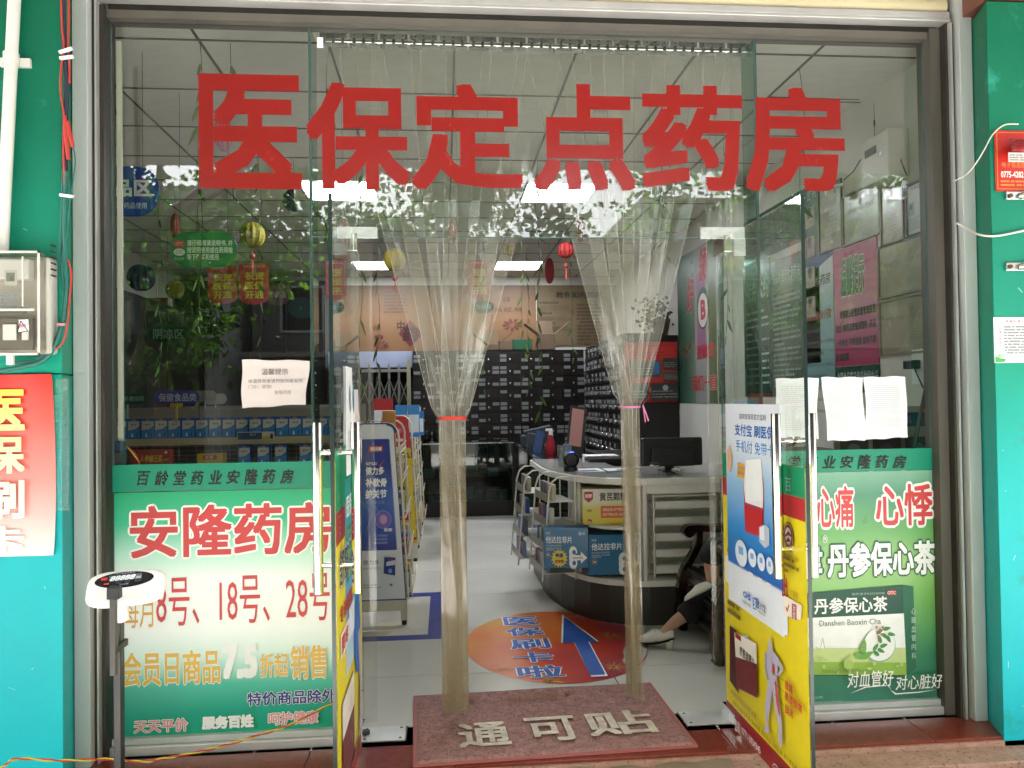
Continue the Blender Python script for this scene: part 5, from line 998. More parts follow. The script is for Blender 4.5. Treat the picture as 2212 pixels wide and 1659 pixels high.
# glass counters
CG_ = thin('counter glass', '#a9b8b2', ior=1.5); CF = mat('dark counter frame', '#171615', rough=.35)
def counter(label, x0, y0, x1, y1, zt, fr_):
    t = thing('glass_counter', label, 'glass counter', ((x0+x1)/2, (y0+y1)/2, 0), 'glass display counters')
    MB().box((x0, y0, 0), (x1, y1, .18), WOODD).build('plinth', t)
    MB().box((x0+.01, y0+.003, .18), (x1-.01, y0+.009, zt-.02), CG_).box((x0+.003, y0+.02, .18), (x0+.009, y1-.01, zt-.02), CG_).box((x0, y0, zt-.02), (x1, y1, zt-.008), CG_).build('pane', t)
    f = MB()
    for x in (x0, x1-.02):
        for y in (y0, y1-.02): f.box((x-.001, y-.001, .18), (x+.021, y+.021, zt-.021), CF)
    f.box((x0-.002, y0-.002, zt-.03), (x1, y0+.012, zt-.0215), fr_); f.box((x0-.002, y0-.002, zt-.03), (x0+.012, y1, zt-.0215), fr_); f.build('frame', t)
    MB().box((x0+.03, y0+.05, zt*.5), (x1-.03, y1-.03, zt*.5+.012), CF).box((x0+.03, y1-.04, .18), (x1-.03, y1-.03, zt-.05), mat('counter back', '#5f5c55')).build('shelf', t)
    r5 = random.Random(int(x0*100)+3); cols = ('#7f9a94', '#a1b0ac', '#c4c6c0', '#5f8a7c', '#9a6a66', '#8fa5b4'); g = MB()
    horiz = (x1-x0) > (y1-y0)
    for z in (.185, zt*.5+.013):
        u = .05; L_ = (x1-x0) if horiz else (y1-y0)
        while u < L_-.16:
            w = r5.uniform(.07, .15); h = r5.uniform(.04, .15); mm = pm(r5.choice(cols))
            if horiz: g.box((x0+u, y0+.1, z), (x0+u+w, y0+.25, z+h), mm)
            else: g.box((x0+.08, y0+u, z), (x0+.25, y0+u+w, z+h), mm)
            u += w+r5.uniform(.01, .05)
    g.build('goods', t); return t
counter('glass display counter standing across the back with a bright front edge', -.32, 9.3, .82, 9.85, .89, STEEL)
counter('glass display counter running forward along the right of the aisle', .835, 6.55, 1.3, 9.28, .86, CF)
# jars and things on the rear counter
for k in range(3):
    t = thing('jar', ('round glass jar leftmost on the rear glass counter', 'middle round glass jar on the rear glass counter', 'round glass jar nearest the plastic curtain on the rear counter')[k], 'jar', (-.22+.13*k, 9.5, .885), 'glass jars on the rear counter'); MB().lathe((-.22+.13*k, 9.5, .884), [(.05, 0), (.055, .02), (.055, .12), (.035, .15)], thin('jar glass', '#8a948e', milk=.1, milkcol='#3c423c'), 12).build('body', t, smooth=True); MB().lathe((-.22+.13*k, 9.5, 1.036), [(.038, 0), (.038, .02)], BLACK, 12).build('lid', t)
t = thing('folder_stack', 'dark grey folders and trays on the corner of the glass counters', 'folders', (1.0, 8.5, .86))
for k, (x, y, w, d, h, a) in enumerate(((.86, 8.6, .22, .3, .12, .0), (.88, 8.3, .16, .25, .16, .3), (.92, 8.65, .3, .25, .17, -.4))): MB().box((0, 0, 0), (w, d, h), mat('slate folder', '#33363d', rough=.6), Matrix.Translation((x, y, .855)) @ Matrix.Rotation(a*.5, 4, 'Y')).build('folder', t, bevel=.003)
t = thing('spray_bottle', 'red spray bottle with a white trigger on the side counter', 'bottle', (1.1, 7.55, .86)); c = at(1189, 962, Y=7.55)
MB().lathe((c.x, 7.55, .853), [(.05, 0), (.052, .02), (.048, .1), (.025, .15), (.02, .18)], mat('red bottle', '#8f1b28', rough=.3), 14).build('body', t, smooth=True); MB().tube([(c.x, 7.55, 1.03), (c.x, 7.55, 1.08)], .016, WHITE, 10).box((c.x-.045, 7.54, 1.07), (c.x+.02, 7.56, 1.095), WHITE).box((c.x+.015, 7.545, 1.02), (c.x+.025, 7.555, 1.075), WHITE).build('trigger', t)
t = thing('leaflet_holder', 'small blue acrylic leaflet holder beside the red spray bottle', 'holder', (.95, 7.5, .86)); c = at(1160, 965, Y=7.6); MB().box((-.04, 0, 0), (.04, .01, .22), mat('blue acrylic', '#40557c', rough=.2), Matrix.Translation((c.x, 7.6, .853)) @ Matrix.Rotation(.15, 4, 'Y')).build('plate', t)
# ------------------------------------------------------------------ cashier counter (white, round corner)
CWH = mat('white laminate', '#e2dfd6', rough=.3, var=.03); CBASE = mat('dark grey plinth laminate', '#38352f', rough=.35, var=.1); CTOP = mat('grey counter top', '#8f8e89', rough=.2)
t = thing('cashier_desk', 'white cashier desk with a rounded open shelf corner and dark plinth', 'counter', (1.4, 5.1, 0))
front = [(2.4, 4.68), (1.235, 4.70), (1.12, 4.725), (1.0, 4.79), (.9, 4.89), (.82, 5.03), (.76, 5.2), (.715, 5.42), (.7, 5.66), (.7, 6.3)]
back = [(1.2, 6.3), (1.2, 5.5), (2.4, 5.5)]
def slab(z0, z1, m, nm, grow=0, pts=None):
    f = [(x-grow, y-grow) for x, y in (pts or front)] + back; MB().prism([(x, y, z0) for x, y in f][::-1], (0, 0, z1-z0), m).build(nm, t, bevel=.003)
slab(0, .235, CBASE, 'plinth', 0); slab(.236, .272, CWH, 'base_shelf', .012)
slab(.855, .895, CWH, 'desk_top', .02); slab(.8955, .899, CTOP, 'desk_surface', .008)
fr2 = [(x, y) for x, y in front if x <= 1.2 and y <= 5.25]; MB().prism([(x, y, .575) for x, y in fr2+[(1.2, 5.25)]][::-1], (0, 0, .02), CWH).build('middle_shelf', t, bevel=.002)
MB().box((1.2, 4.71, .273), (1.222, 5.3, .854), CWH).build('divider', t); MB().box((.83, 5.27, .273), (1.2, 5.29, .854), CWH).build('shelf_back', t)
MB().box((.845, 4.985, .273), (.865, 5.27, .854), CWH).build('side_upright', t)
MB().box((1.2225, 4.86, .273), (2.4, 4.88, .799), mat('white back board', '#dcdad2', rough=.5)).build('back_board', t); MB().box((1.224, 4.7, .80), (2.4, 4.88, .854), CWH).build('apron', t)
# tray rack in the desk front
t = thing('tray_rack', 'white wire rack of empty sloping trays in the front of the cashier desk', 'rack', (1.5, 4.8, .28)); WR = WIREW
x0, x1 = 1.27, 1.665
f = MB()
for x in (x0, x1):
    f.tube([(x, 4.72, .285), (x, 4.72, .775), (x, 4.74, .79), (x, 4.85, .79)], .006, WR, 6); f.tube([(x, 4.85, .285), (x, 4.85, .79)], .005, WR, 6)
f.tube([(x0, 4.722, .782), (x1, 4.722, .782)], .005, WR, 6).build('frame', t, smooth=True)
TRY = mat('frosted tray', '#cfcec8', rough=.35)
for k in range(5):
    z = .31+.098*k; MB().prism([Vector((x0, 4.735, z)), Vector((x0, 4.85, z+.03)), Vector((x0, 4.85, z+.034)), Vector((x0, 4.735, z+.004))], (x1-x0, 0, 0), TRY).box((x0+.012, 4.728, z), (x1-.012, 4.733, z+.042), mat('clear tray lip', '#dedcd6', rough=.2)).build('tray', t)
    g = MB(); g.tube([(x0, 4.726, z+.045), (x1, 4.726, z+.045)], .003, WR, 5); g.tube([(x0, 4.726, z+.002), (x1, 4.726, z+.002)], .003, WR, 5)
    for q in range(16): xx = x0+(x1-x0)*(q+.5)/16; g.tube([(xx, 4.848, z+.035), (xx, 4.848, z+.07)], .0015, WR, 4)
    g.tube([(x0, 4.848, z+.07), (x1, 4.848, z+.07)], .0022, WR, 4); g.tube([(x0, 4.722, z), (x0, 4.85, z+.05)], .003, WR, 4); g.build('wire_rail', t)
t2 = copy_tree(t); t2.location.x += .43; t2['label'] = 'second white wire tray rack further right, mostly hidden by the open door'; t['group'] = t2['group'] = 'tray racks in the cashier desk'
# wire display racks at the desk corner
def wrack(label, cxp, cyp, rot, seed):
    t = thing('wire_rack', label, 'rack', (cxp, cyp, 0), 'white wire racks of packets beside the cashier desk'); Mx = Matrix.Translation((cxp, cyp, 0)) @ Matrix.Rotation(rot, 4, 'Z'); P = lambda x, y, z: tuple(Mx @ Vector((x, y, z))); r6 = random.Random(seed); w = .17
    f = MB()
    for y in (0, .36):
        f.tube([P(-w*.5-.05, y, .24), P(-w*.5+.0, y, .80), P(-w*.5+.02, y, .86), P(-w*.5+.06, y, .89), P(w*.5, y, .895), P(w*.5, y, .24)], .0055, WR, 6)
    for z in (.3, .45, .6, .75): f.tube([P(-w*.5-.045+.05*(z-.24)/.56, 0, z), P(-w*.5-.045+.05*(z-.24)/.56, .36, z)], .004, WR, 5)
    f.build('frame', t, smooth=True)
    for k, z in enumerate((.28, .43, .58, .73)):
        xo = -w*.5-.045+.05*(z-.24)/.56; MB().box((xo, .005, z), (w*.5, .355, z+.004), TRY, Mx).box((xo-.003, .005, z), (xo+.001, .355, z+.05), mat('smoky tray lip', '#77746e', rough=.3), Mx).build('tray', t)
        for q in range(5):
            yy = .03+.065*q; cc = r6.choice(('#3f5f9c', '#7f98bf', '#a83a34', '#8f8c84', '#c9c6bc', '#4a4f5c', '#2f4c8c')) if k < 3 else r6.choice(('#a39c86', '#b9b09a', '#7f7a70', '#6a5f6c')); MB().box((xo+.03, yy, z+.01), (xo+.055, yy+.05, z+.11), pm(cc), Mx @ Matrix.Translation((0, 0, 0)) @ Matrix.Shear('XY', 4, (.0, .0))).build('packet', t)
    return t
wrack('white wire rack nearest the door, filled with blue and beige packets', .735, 4.93, .12, 3); wrack('white wire rack behind the first one at the desk corner, with leaflets', .63, 5.42, .05, 8)
# boxes on the desk shelves
def pbox(name, label, cat, O, ang, w, h, d, base, fn, grp=None):
    t = thing(name, label, cat, O, grp); Mx = Matrix.Rotation(ang, 4, 'Z'); U_ = Mx.to_3x3() @ Vector((1, 0, 0)); V_ = Vector((0, 0, 1)); N_ = U_.cross(V_)
    MB().box((0, 0, 0), (w, d, h), base, Matrix.Translation(O) @ Mx).build('carton', t, bevel=.002)
    s = Sheet(Vector(O)+N_*.0006, U_, V_, .0005); fn(s, w, h); s.build('print', t); return t
YB = mat('yellow medicine box print', '#dcc21c', rough=.35, grad=[(0, '#d9bd12'), (.45, '#d8c658'), (.7, '#dcd6c4'), (1, '#dad6cc')])
def ybx(s, w, h):
    s.rect((.001, .001), (w-.001, h-.001), YB); s.poly([(w*.04, h*.93), (w*.04, h*.72), (w*.13, h*.62), (w*.22, h*.72), (w*.22, h*.93)], pm('#b8302c')); s.text('好好', (w*.06, h*.75), (w*.2, h*.87), W_, bold=.03); s.text('黄芪颗粒', (w*.36, h*.66), (w*.93, h*.9), pm('#33302a'), bold=.02)
    s.rect((w*.38, h*.18), (w*.99, h*.52), pm('#d06a28')); s.text('功能主治: 补气固表。', (w*.42, h*.38), (w*.88, h*.46), pm('#ecd8c4'), bold=.02); s.text('用于气短心悸, 自汗。', (w*.42, h*.24), (w*.88, h*.32), pm('#ecd8c4'), bold=.02); s.ell((w*.14, h*.4), w*.07, h*.045, pm('#b08a20')); s.ell((w*.14, h*.4), w*.064, h*.038, pm('#dcc83c')); s.text('无蔗糖', (w*.1, h*.375), (w*.18, h*.425), BLACK, bold=.02)
    s.ell((w*.14, h*.09), w*.05, h*.075, pm('#b8302c'), n=14, a0=0, a1=pi); s.ell((w*.165, h*.09), w*.03, h*.05, pm('#2c3c7c'), n=14, a0=0, a1=pi); s.ell((w*.14, h*.09), w*.016, h*.03, YB, n=14, a0=0, a1=pi); s.text('民济制药', (w*.09, h*.05), (w*.2, h*.078), BLACK)
pbox('medicine_carton', 'yellow and white medicine carton with red shield on the upper desk shelf', 'box', (.855, 4.865, .596), -.05, .30, .222, .16, mat('pale carton side', '#c9bc7c', rough=.6), ybx)
BB = mat('blue box print', '#1f6a94', rough=.35, var=.03)
def bbx(burst):
    def f(s, w, h):
        s.rect((.001, .001), (w-.001, h-.001), BB); s.text('神度', (w*.05, h*.84), (w*.15, h*.91), pm('#c5d5de')); s.text('他达拉非片', (w*.05, h*.62), (w*.64, h*.80), W_, bold=.012); s.text('治疗勃起功能障碍', (w*.05, h*.54), (w*.4, h*.585), pm('#c5d5de')); s.text('Treatment of erectile\ndysfunction', (w*.05, h*.43), (w*.4, h*.52), pm('#c5d5de'), bold=.015)
        s.text('齐鲁', (w*.86, h*.83), (w*.95, h*.9), pm('#c5d5de'), bold=.03) if False else s.ell((w*.82, h*.865), w*.035, h*.05, pm('#c5d5de'), n=6); s.rows((w*.87, h*.83), (w*.95, h*.9), 2, pm('#c5d5de'))
        cx_, cy_, ro, ri = w*.66, h*.25, w*.125, w*.055      # white curl with an arrow
        for cyo in (h*.40, h*.13+.0): s.poly([(cx_+w*.09*cos(a)*1.0, cyo+h*.15*sin(a)) for a in [2*pi*k/24 for k in range(24)]], W_)
        for cyo in (h*.40, h*.13): s.poly([(cx_+w*.02+w*.04*cos(a), cyo+h*.06*sin(a)) for a in [2*pi*k/16 for k in range(16)]], BB)
        s.poly([(cx_+w*.06, h*.3), (cx_+w*.1, h*.33), (cx_+w*.11, h*.36), (cx_+w*.04, h*.38)], BB)
        s.poly([(w*.57, h*.2), (w*.83, h*.2), (w*.83, h*.12), (w*.97, h*.265), (w*.83, h*.42), (w*.83, h*.33), (w*.57, h*.33)], W_); s.text('erectile', (w*.66, h*.235), (w*.87, h*.30), pm('#5f8496'), bold=.01)
        s.ell((w*.1, h*.34), w*.052, h*.075, pm('#a38a55')); s.ell((w*.1, h*.34), w*.042, h*.06, pm('#2a5f80')); s.text('36', (w*.07, h*.31), (w*.13, h*.37), pm('#e3dcc4'), bold=.03)
        if burst:
            pts = []
            for k in range(32): a = 2*pi*k/32; r = 1 if k % 2 else .74; pts.append((w*.35+w*.19*r*cos(a), h*.25+h*.24*r*sin(a)))
            s.poly([(w*.35+(x-w*.35)*1.08, h*.25+(y-h*.25)*1.08) for x, y in pts], pm('#3f7fae')); s.poly(pts, pm('#e3d53c')); s.text('神度', (w*.26, h*.27), (w*.44, h*.38), pm('#2c1f6a'), bold=.04); s.text('到货啦!', (w*.25, h*.13), (w*.46, h*.22), pm('#a8323a'), bold=.04, shear=.15)
    return f
O1 = (.605, 4.86, .34); A1 = -.12
o1 = Vector((.60, 4.82, .345)); pbox('medicine_carton', 'blue carton with a yellow starburst sticker leaning on the desk corner', 'box', tuple(o1), -.17, .275, .245, .12, pm('#1a5a80'), bbx(True), 'blue medicine cartons')
o2 = o1 + Matrix.Rotation(-.17, 3, 'Z') @ Vector((.278, .0, 0)); pbox('medicine_carton', 'blue carton without sticker, half hidden by the tied plastic curtain', 'box', (o2.x, o2.y, .30), .02, .325, .245, .12, pm('#1a5a80'), bbx(False), 'blue medicine cartons')
# desk top items
t = thing('monitor', 'black computer monitor seen from behind on the cashier desk', 'monitor', (1.45, 4.95, .9))
a, b = at(1386, 1008, Y=4.93), at(1518, 944, Y=4.93); MB().box((a.x, 4.93, a.z), (b.x, 4.97, b.z), BLACK).build('housing', t, bevel=.014); MB().box((a.x+.06, 4.905, a.z-.0), (b.x-.06, 4.93, b.z-.06), mat('monitor back', '#101011', rough=.6)).build('back_bulge', t, bevel=.01)
MB().box((a.x+.15, 4.97, .9), (b.x-.15, 5.1, .912), BLACK).box((1.42, 4.975, .9), (1.48, 5.0, 1.1), BLACK).build('stand', t, bevel=.004)
s = facade_sheet(4.9045); s.prect((1404, 1007), (1412, 1004), W_); s.prect((1414, 1009), (1423, 1006), W_); s.prows((1402, 1003), (1424, 998), 2, pm('#5f6164')); s.build('label_print', t)
MB().tube([at(1450, 1016, Y=4.88), at(1462, 1020, Y=4.87), at(1476, 1014, Y=4.87), at(1483, 1008, Y=4.88)], .0035, WHITE, 6).box(at(1452, 1017, Y=4.87), at(1465, 1011, Y=4.88), WHITE).build('lead', t, smooth=True)
t = thing('scanner', 'black round barcode scanner with a blue light on the desk', 'scanner', (1.1, 5.3, .9)); c = at(1233, 993, Y=5.25)
MB().lathe((c.x, 5.25, .899), [(.05, 0), (.045, .03), (.02, .05), (.018, .08)], BLACK, 16).build('foot', t, smooth=True); MB().lathe((c.x, 5.22, c.z), [(.03, .06), (.052, .05), (.056, 0), (.05, -.012), (.042, -.006), (.04, .0)], BLACK, 20, 'Y').build('head', t, smooth=True); MB().box((c.x-.01, 5.2, c.z+.052), (c.x+.012, 5.21, c.z+.057), mat('blue lamp', '#2a3cff', emit=2)).build('lamp', t)
t = thing('clipboard', 'clear clipboard with a pen lying on the cashier desk', 'clipboard', (1.15, 4.85, .9)); c = at(1340, 1016, Z=.9); MB().box((c.x-.11, c.y-.1, .8995), (c.x+.13, c.y+.12, .904), mat('clear board', '#8b9a96', rough=.15)).box((c.x-.1, c.y-.08, .9045), (c.x+.11, c.y+.1, .906), PAPER).build('board', t); MB().tube([(c.x-.04, c.y-.07, .911), (c.x+.12, c.y-.07, .911)], .004, STEEL, 6).build('pen', t)
t = thing('leaflet', 'white and blue printed leaflet flat on the desk beside the clipboard', 'leaflet', (.9, 4.95, .9)); c = at(1275, 1018, Z=.9); s = Sheet((c.x, c.y, .9), (1, .1, 0), (-.1, 1, 0)); s.rect((-.1, -.03), (.11, .2), PAPER); s.rect((-.06, .0), (.06, .08), pm('#3a4a70')); s.build('sheet', t)
t = thing('keyboard_tray', 'black keypad and papers further back on the cashier desk', 'keypad', (1.3, 5.5, .9)); c = at(1300, 990, Z=.92); MB().box((c.x-.12, c.y-.12, .9), (c.x+.22, c.y+.1, .925), BLACK).build('keypad', t, bevel=.004); MB().box((c.x-.1, c.y+.11, .9), (c.x+.16, c.y+.3, .93), PAPER).build('papers', t)
t = thing('pen_cup', 'clear cup and a small blue card holder on the desk corner', 'cup', (.95, 5.5, .9)); c = at(1212, 990, Y=5.6); MB().lathe((c.x, 5.6, .9), [(.022, 0), (.028, .15)], thin('acrylic', '#c9cfcc', milk=.15), 12).build('cup', t, smooth=True); c = at(1226, 990, Y=5.6); MB().box((c.x-.03, 5.6, .9), (c.x+.03, 5.61, 1.06), pm('#8fa5bf')).build('card', t); MB().box((c.x-.02, 5.597, .93), (c.x+.02, 5.5995, 1.0), W_).build('blank_card', t)
t = thing('mirror_frame', 'leaning dark framed pink card on the desk by the side cabinet', 'frame', (1.6, 6.6, .9)); Mx = Matrix.Translation((at(1240, 950, Y=6.6).x, 6.6, .9)) @ Euler((-.12, .16, .15)).to_matrix().to_4x4(); MB().box((-.075, 0, .0), (.075, .012, .42), mat('dark frame wood', '#3b3532'), Mx).build('frame', t); MB().box((-.058, -.002, .08), (.05, -.0003, .40), mat('pink card', '#c48c86', rough=.7), Mx).build('card', t)
boxm('side_table', 'dark table carrying the leaning pink card behind the cashier desk', 'table', (1.31, 6.31, 0), (1.85, 7.2, .9), WOODD)

# unseen tall dark cupboards, added to darken the far left of the shop
t = thing('added_cupboard', 'tall dark cupboard wall added to darken the far left corner of the shop', 'cupboard', (-2.7, 10.6, 0))
MB().box((-3.48, 10.5, 0), (-1.56, 10.9, 2.98), WOODD).build('carcass', t)
for k in range(4): MB().box((-3.46+.475*k, 10.48, .1), (-3.0+.475*k, 10.5, 2.95), WOODD).build('door', t, bevel=.003)
t = thing('added_cupboard', 'long tall dark cupboard added along the left wall to darken the shop', 'cupboard', (-3.3, 7, 0))
MB().box((-3.49, 3.8, 0), (-3.1, 10.4, 2.5), WOODD).build('carcass', t)
for k in range(10): MB().box((-3.1, 3.82+.655*k, .1), (-3.08, 4.45+.655*k, 2.45), WOODD).build('door', t, bevel=.003)
# ------------------------------------------------------------------ display racks along the aisle
ORD = 'zero first second third fourth fifth sixth seventh eighth ninth tenth eleventh twelfth thirteenth fourteenth fifteenth sixteenth seventeenth eighteenth nineteenth twentieth twenty-first twenty-second twenty-third twenty-fourth twenty-fifth twenty-sixth twenty-seventh twenty-eighth twenty-ninth thirtieth'.split() + ['next']*30
def endrack(label, Yf, depth, kind, plab):
    t = thing('display_rack', label, 'display rack', (-.42, Yf, 0), 'display racks along the aisle'); cx_ = -.43; hb, ht = .182, .12
    LEG = mat('cream rack leg', '#cfc9b6', rough=.4); m = MB()
    MB().box((cx_-.2, Yf+.01, .09), (cx_+.185, Yf+.06, .16), LEG).box((cx_-.2, Yf+depth-.06, .09), (cx_+.185, Yf+depth-.01, .16), LEG).build('base_beam', t, bevel=.003)
    for sx in (cx_-.2, cx_+.145):
        for y in (Yf+.01, Yf+depth-.05): MB().box((sx, y, .03), (sx+.04, y+.04, .1), LEG).lathe((sx+.02, y+.02, 0), [(.016, 0), (.016, .03)], BLACK, 8).build('leg', t)
    # wire end frames
    for y in (Yf+.02, Yf+depth-.03):
        pts = [(cx_+hb+.01, y, .16), (cx_+ht+.025, y, 1.12)] + [(cx_+ht-.05+.075*cos(a), y, 1.16+.09*sin(a)) for a in (.0, .4, .8, 1.2, 1.57)] + [(cx_-ht+.03, y, 1.25)] + [(cx_-hb-.03, y, .16)]
        MB().tube(pts, .007, WIREW, 8).build('end_frame', t, smooth=True)
    zs = (.18, .42, .66, .88, 1.06); r7 = random.Random(int(Yf*10)); shf = MB(); gi = 0
    for z in zs:
        xo = cx_+hb+.015-(z-.16)*.075; g = MB()
        g.tube([(xo+.02, Yf+.03, z), (xo+.02, Yf+depth-.03, z)], .005, WIREW, 5).tube([(xo+.025, Yf+.03, z+.045), (xo+.025, Yf+depth-.03, z+.045)], .004, WIREW, 5)
        for q in range(int(depth/.08)): y = Yf+.05+.08*q; g.tube([(cx_, y, z), (xo+.02, y, z), (xo+.025, y, z+.045)], .002, WIREW, 4)
        g.build('wire_shelf', t)
    for k in range(9): z = .2+.11*k; shf.tube([(cx_+.1, Yf+.022, z), (cx_+hb+.01-(z-.16)*.075, Yf+.022, z)], .002, WIREW, 4)
    shf.build('end_wires', t)
    s = facade_sheet(Yf); pts = [(cx_-hb, .16), (cx_+hb, .16), (cx_+ht, 1.17)] + [(cx_+ht-.055+.055*cos(a), 1.2+.055*sin(a)) for a in (.2, .6, 1.0, 1.4)] + [(cx_-ht+.055-.055*cos(a), 1.2+.055*sin(a)) for a in (1.4, 1.0, .6, .2)] + [(cx_-ht, 1.17)]
    if kind == 0:
        s.mb.prism([s.P(*q) for q in pts], s.N*.004, pm('#27386f')); s.h += .004; s.poly([(cx_+(x-cx_)*.965, .668+(z-.668)*.985) for x, z in pts], mat('rack sign white', '#dcdee4', rough=.4))
        for k in range(9): a = 1.45-k*.16; s.ell((cx_+ht-.05+.055*cos(a)*1.05, 1.19+.055*sin(a)), .008, .009, pm('#27386f'))
        BP = mat('blue rack sign', '#1d2c8c', rough=.3, grad=[(0, '#1c2c98'), (.3, '#1e3296'), (.55, '#2a5fb4'), (.75, '#1c2f88'), (1, '#20308f')])
        q = [(cx_-.115, .47), (cx_+.125, .47), (cx_+.085, 1.155), (cx_-.08, 1.155)]; s.poly(q, BP)
        for k in range(46):
            v = .475+.68*k/46; xr_ = cx_+.125-.04*(v-.47)/.685; xl_ = cx_-.115+.035*(v-.47)/.685; s.mb.poly([s.P(xr_, v), s.P(xr_+.0045, v), s.P(xr_+.0045, v+.008), s.P(xr_, v+.008)], BP); s.mb.poly([s.P(xl_-.0045, v), s.P(xl_, v), s.P(xl_, v+.008), s.P(xl_-.0045, v+.008)], BP)
        s.poly([(cx_-.045, 1.075), (cx_+.045, 1.075), (cx_+.05, 1.115), (cx_-.035, 1.115)], pm('#b52c2c')); s.text('汤臣倍健', (cx_-.03, 1.083), (cx_+.04, 1.107), W_, bold=.03)
        s.text('KEYLID', (cx_-.055, .995), (cx_+.012, 1.013), W_, bold=.02); s.text('健力多', (cx_-.058, .935), (cx_+.055, .985), W_, bold=.03); s.poly([(cx_+.022, .995), (cx_+.03, .985), (cx_+.06, 1.03), (cx_+.032, 1.0)], pm('#c8342c'))
        s.text('补软骨', (cx_-.06, .86), (cx_+.07, .915), W_, bold=.04, shear=.1); s.text('护关节', (cx_-.062, .79), (cx_+.07, .845), W_, bold=.04, shear=.1); s.text('增加骨密度', (cx_-.06, .755), (cx_+.055, .778), pm('#7f93cf'))
        s.ell((cx_+.045, .66), .05, .056, pm('#9a8fe0')); s.ell((cx_+.045, .66), .045, .051, pm('#4a58c0')); s.ell((cx_+.045, .66), .037, .042, pm('#8a5fb4')); s.ell((cx_+.047, .66), .022, .028, pm('#c9a3c4'))
        for (a, b_) in (((cx_-.09, .78), (cx_-.02, .7)), ((cx_-.02, .7), (cx_-.07, .56)), ((cx_+.0, .74), (cx_+.06, .6)), ((cx_+.06, .6), (cx_+.0, .55))): s.mb.poly([s.P(*a), s.P(a[0]+.003, a[1]), s.P(b_[0]+.001, b_[1]), s.P(*b_)], pm('#8fb0e6'))
        s.text('氨糖', (cx_+.05, .585), (cx_+.1, .607), W_, bold=.02)
        for k, l in enumerate(('强软骨', '碳酸钙', '硫酸软骨素')): s.rect((cx_+.01-.01*k, .555-.022*k), (cx_+.07, .568-.022*k), pm('#8fa3dc')); s.text(l, (cx_+.012-.01*k, .556-.022*k), (cx_+.068, .567-.022*k), pm('#1d2c8c'))
        s.text('健力多', (cx_-.08, .385), (cx_+.02, .415), pm('#3b4560')); s.text('氨糖软骨素钙片', (cx_-.08, .355), (cx_+.03, .37), pm('#8a90a0'))
        s.poly([(cx_+.045, .33), (cx_+.115, .315), (cx_+.118, .425), (cx_+.05, .43)], pm('#1d2f7c')); s.poly([(cx_+.062, .375), (cx_+.115, .38), (cx_+.116, .41), (cx_+.063, .4)], pm('#ccd3de')); s.rect((cx_+.075, .408), (cx_+.1, .416), pm('#b5363a')); s.ell((cx_+.085, .345), .012, .014, pm('#5fa3dc'))
        s.rows((cx_-.08, .24), (cx_+.03, .27), 2, pm('#a5a9b4')); s.ell((cx_+.09, .26), .012, .009, pm('#8fb0a4')); s.ell((cx_+.09, .26), .006, .006, pm('#3f7a5c'))
    else:
        s.mb.prism([s.P(*q) for q in pts], s.N*.004, pm('#d0b620')); s.h += .004; s.poly([(cx_-.12-.02, .98), (cx_+.142, .98), (cx_+ht, 1.17)] + pts[3:7] + pts[7:11] + [(cx_-ht, 1.17)], pm('#b3262c'))
        s.ell((cx_+.02, 1.13), .05, .03, pm('#c9575c')); s.text('陈李济', (cx_-.01, 1.12), (cx_+.05, 1.14), pm('#e3c2b8'), bold=.02); s.rect((cx_-.03, 1.035), (cx_+.075, 1.06), pm('#e3cfc8')); s.text('舒筋健腰丸', (cx_-.13, .89), (cx_+.13, .945), BLACK, bold=.03)
        for i, ch in enumerate('百年传承专治腰腿'): s.text(ch, (cx_+.06, .78-.05*i), (cx_+.085, .815-.05*i), pm('#7a6a1c'), bold=.02)
        s.rect((cx_+.03, .36), (cx_+.13, .5), pm('#dfd8c8')); s.rect((cx_+.03, .36), (cx_+.13, .43), pm('#a8262c')); s.text('腰酸痛', (cx_+.0, .24), (cx_+.13, .27), pm('#a8262c'), bold=.03); s.text('舒筋丸', (cx_+.045, .45), (cx_+.12, .48), BLACK, bold=.02); s.rect((cx_-.178, .19), (cx_+.178, .215), pm('#b3262c'))
    s.build('end_sign', t, label=plab)
    # goods on the shelves: each row of packs
    for z in zs[:-1]:
        xo = cx_+hb+.015-(z-.16)*.075; y = Yf+.06; nn = 0
        while y < Yf+depth-.1:
            w = r7.uniform(.05, .1); h = r7.uniform(.09, .16); dd = r7.uniform(.02, .06); c = r7.choice(('#b8b0a0', '#8f3a30', '#c9a24a', '#4f6f5c', '#c4c4c0', '#3a5a8c', '#d0b890', '#6a4a3c'))
            tt = pack(Vector((xo-.06-dd+.02, y, z+.004)), (dd+.04, w, h), c, r7); nn += 1; tt['label'] = '%s from front, %s pack, %s shelf, %s aisle rack' % (ORD[nn], {'#b8b0a0': 'beige', '#8f3a30': 'brick red', '#c9a24a': 'ochre', '#4f6f5c': 'grey green', '#c4c4c0': 'pale grey', '#3a5a8c': 'blue', '#d0b890': 'cream', '#6a4a3c': 'brown'}[c], {.18: 'lowest', .42: 'second lowest', .66: 'middle', .88: 'second highest', 1.06: 'top'}[z], {4.9: 'first', 6.8: 'second', 8.0: 'third'}[Yf]); tt['group'] = 'packs on the aisle racks'
            y += w+r7.uniform(.02, .12)
    return t
_pk = {}
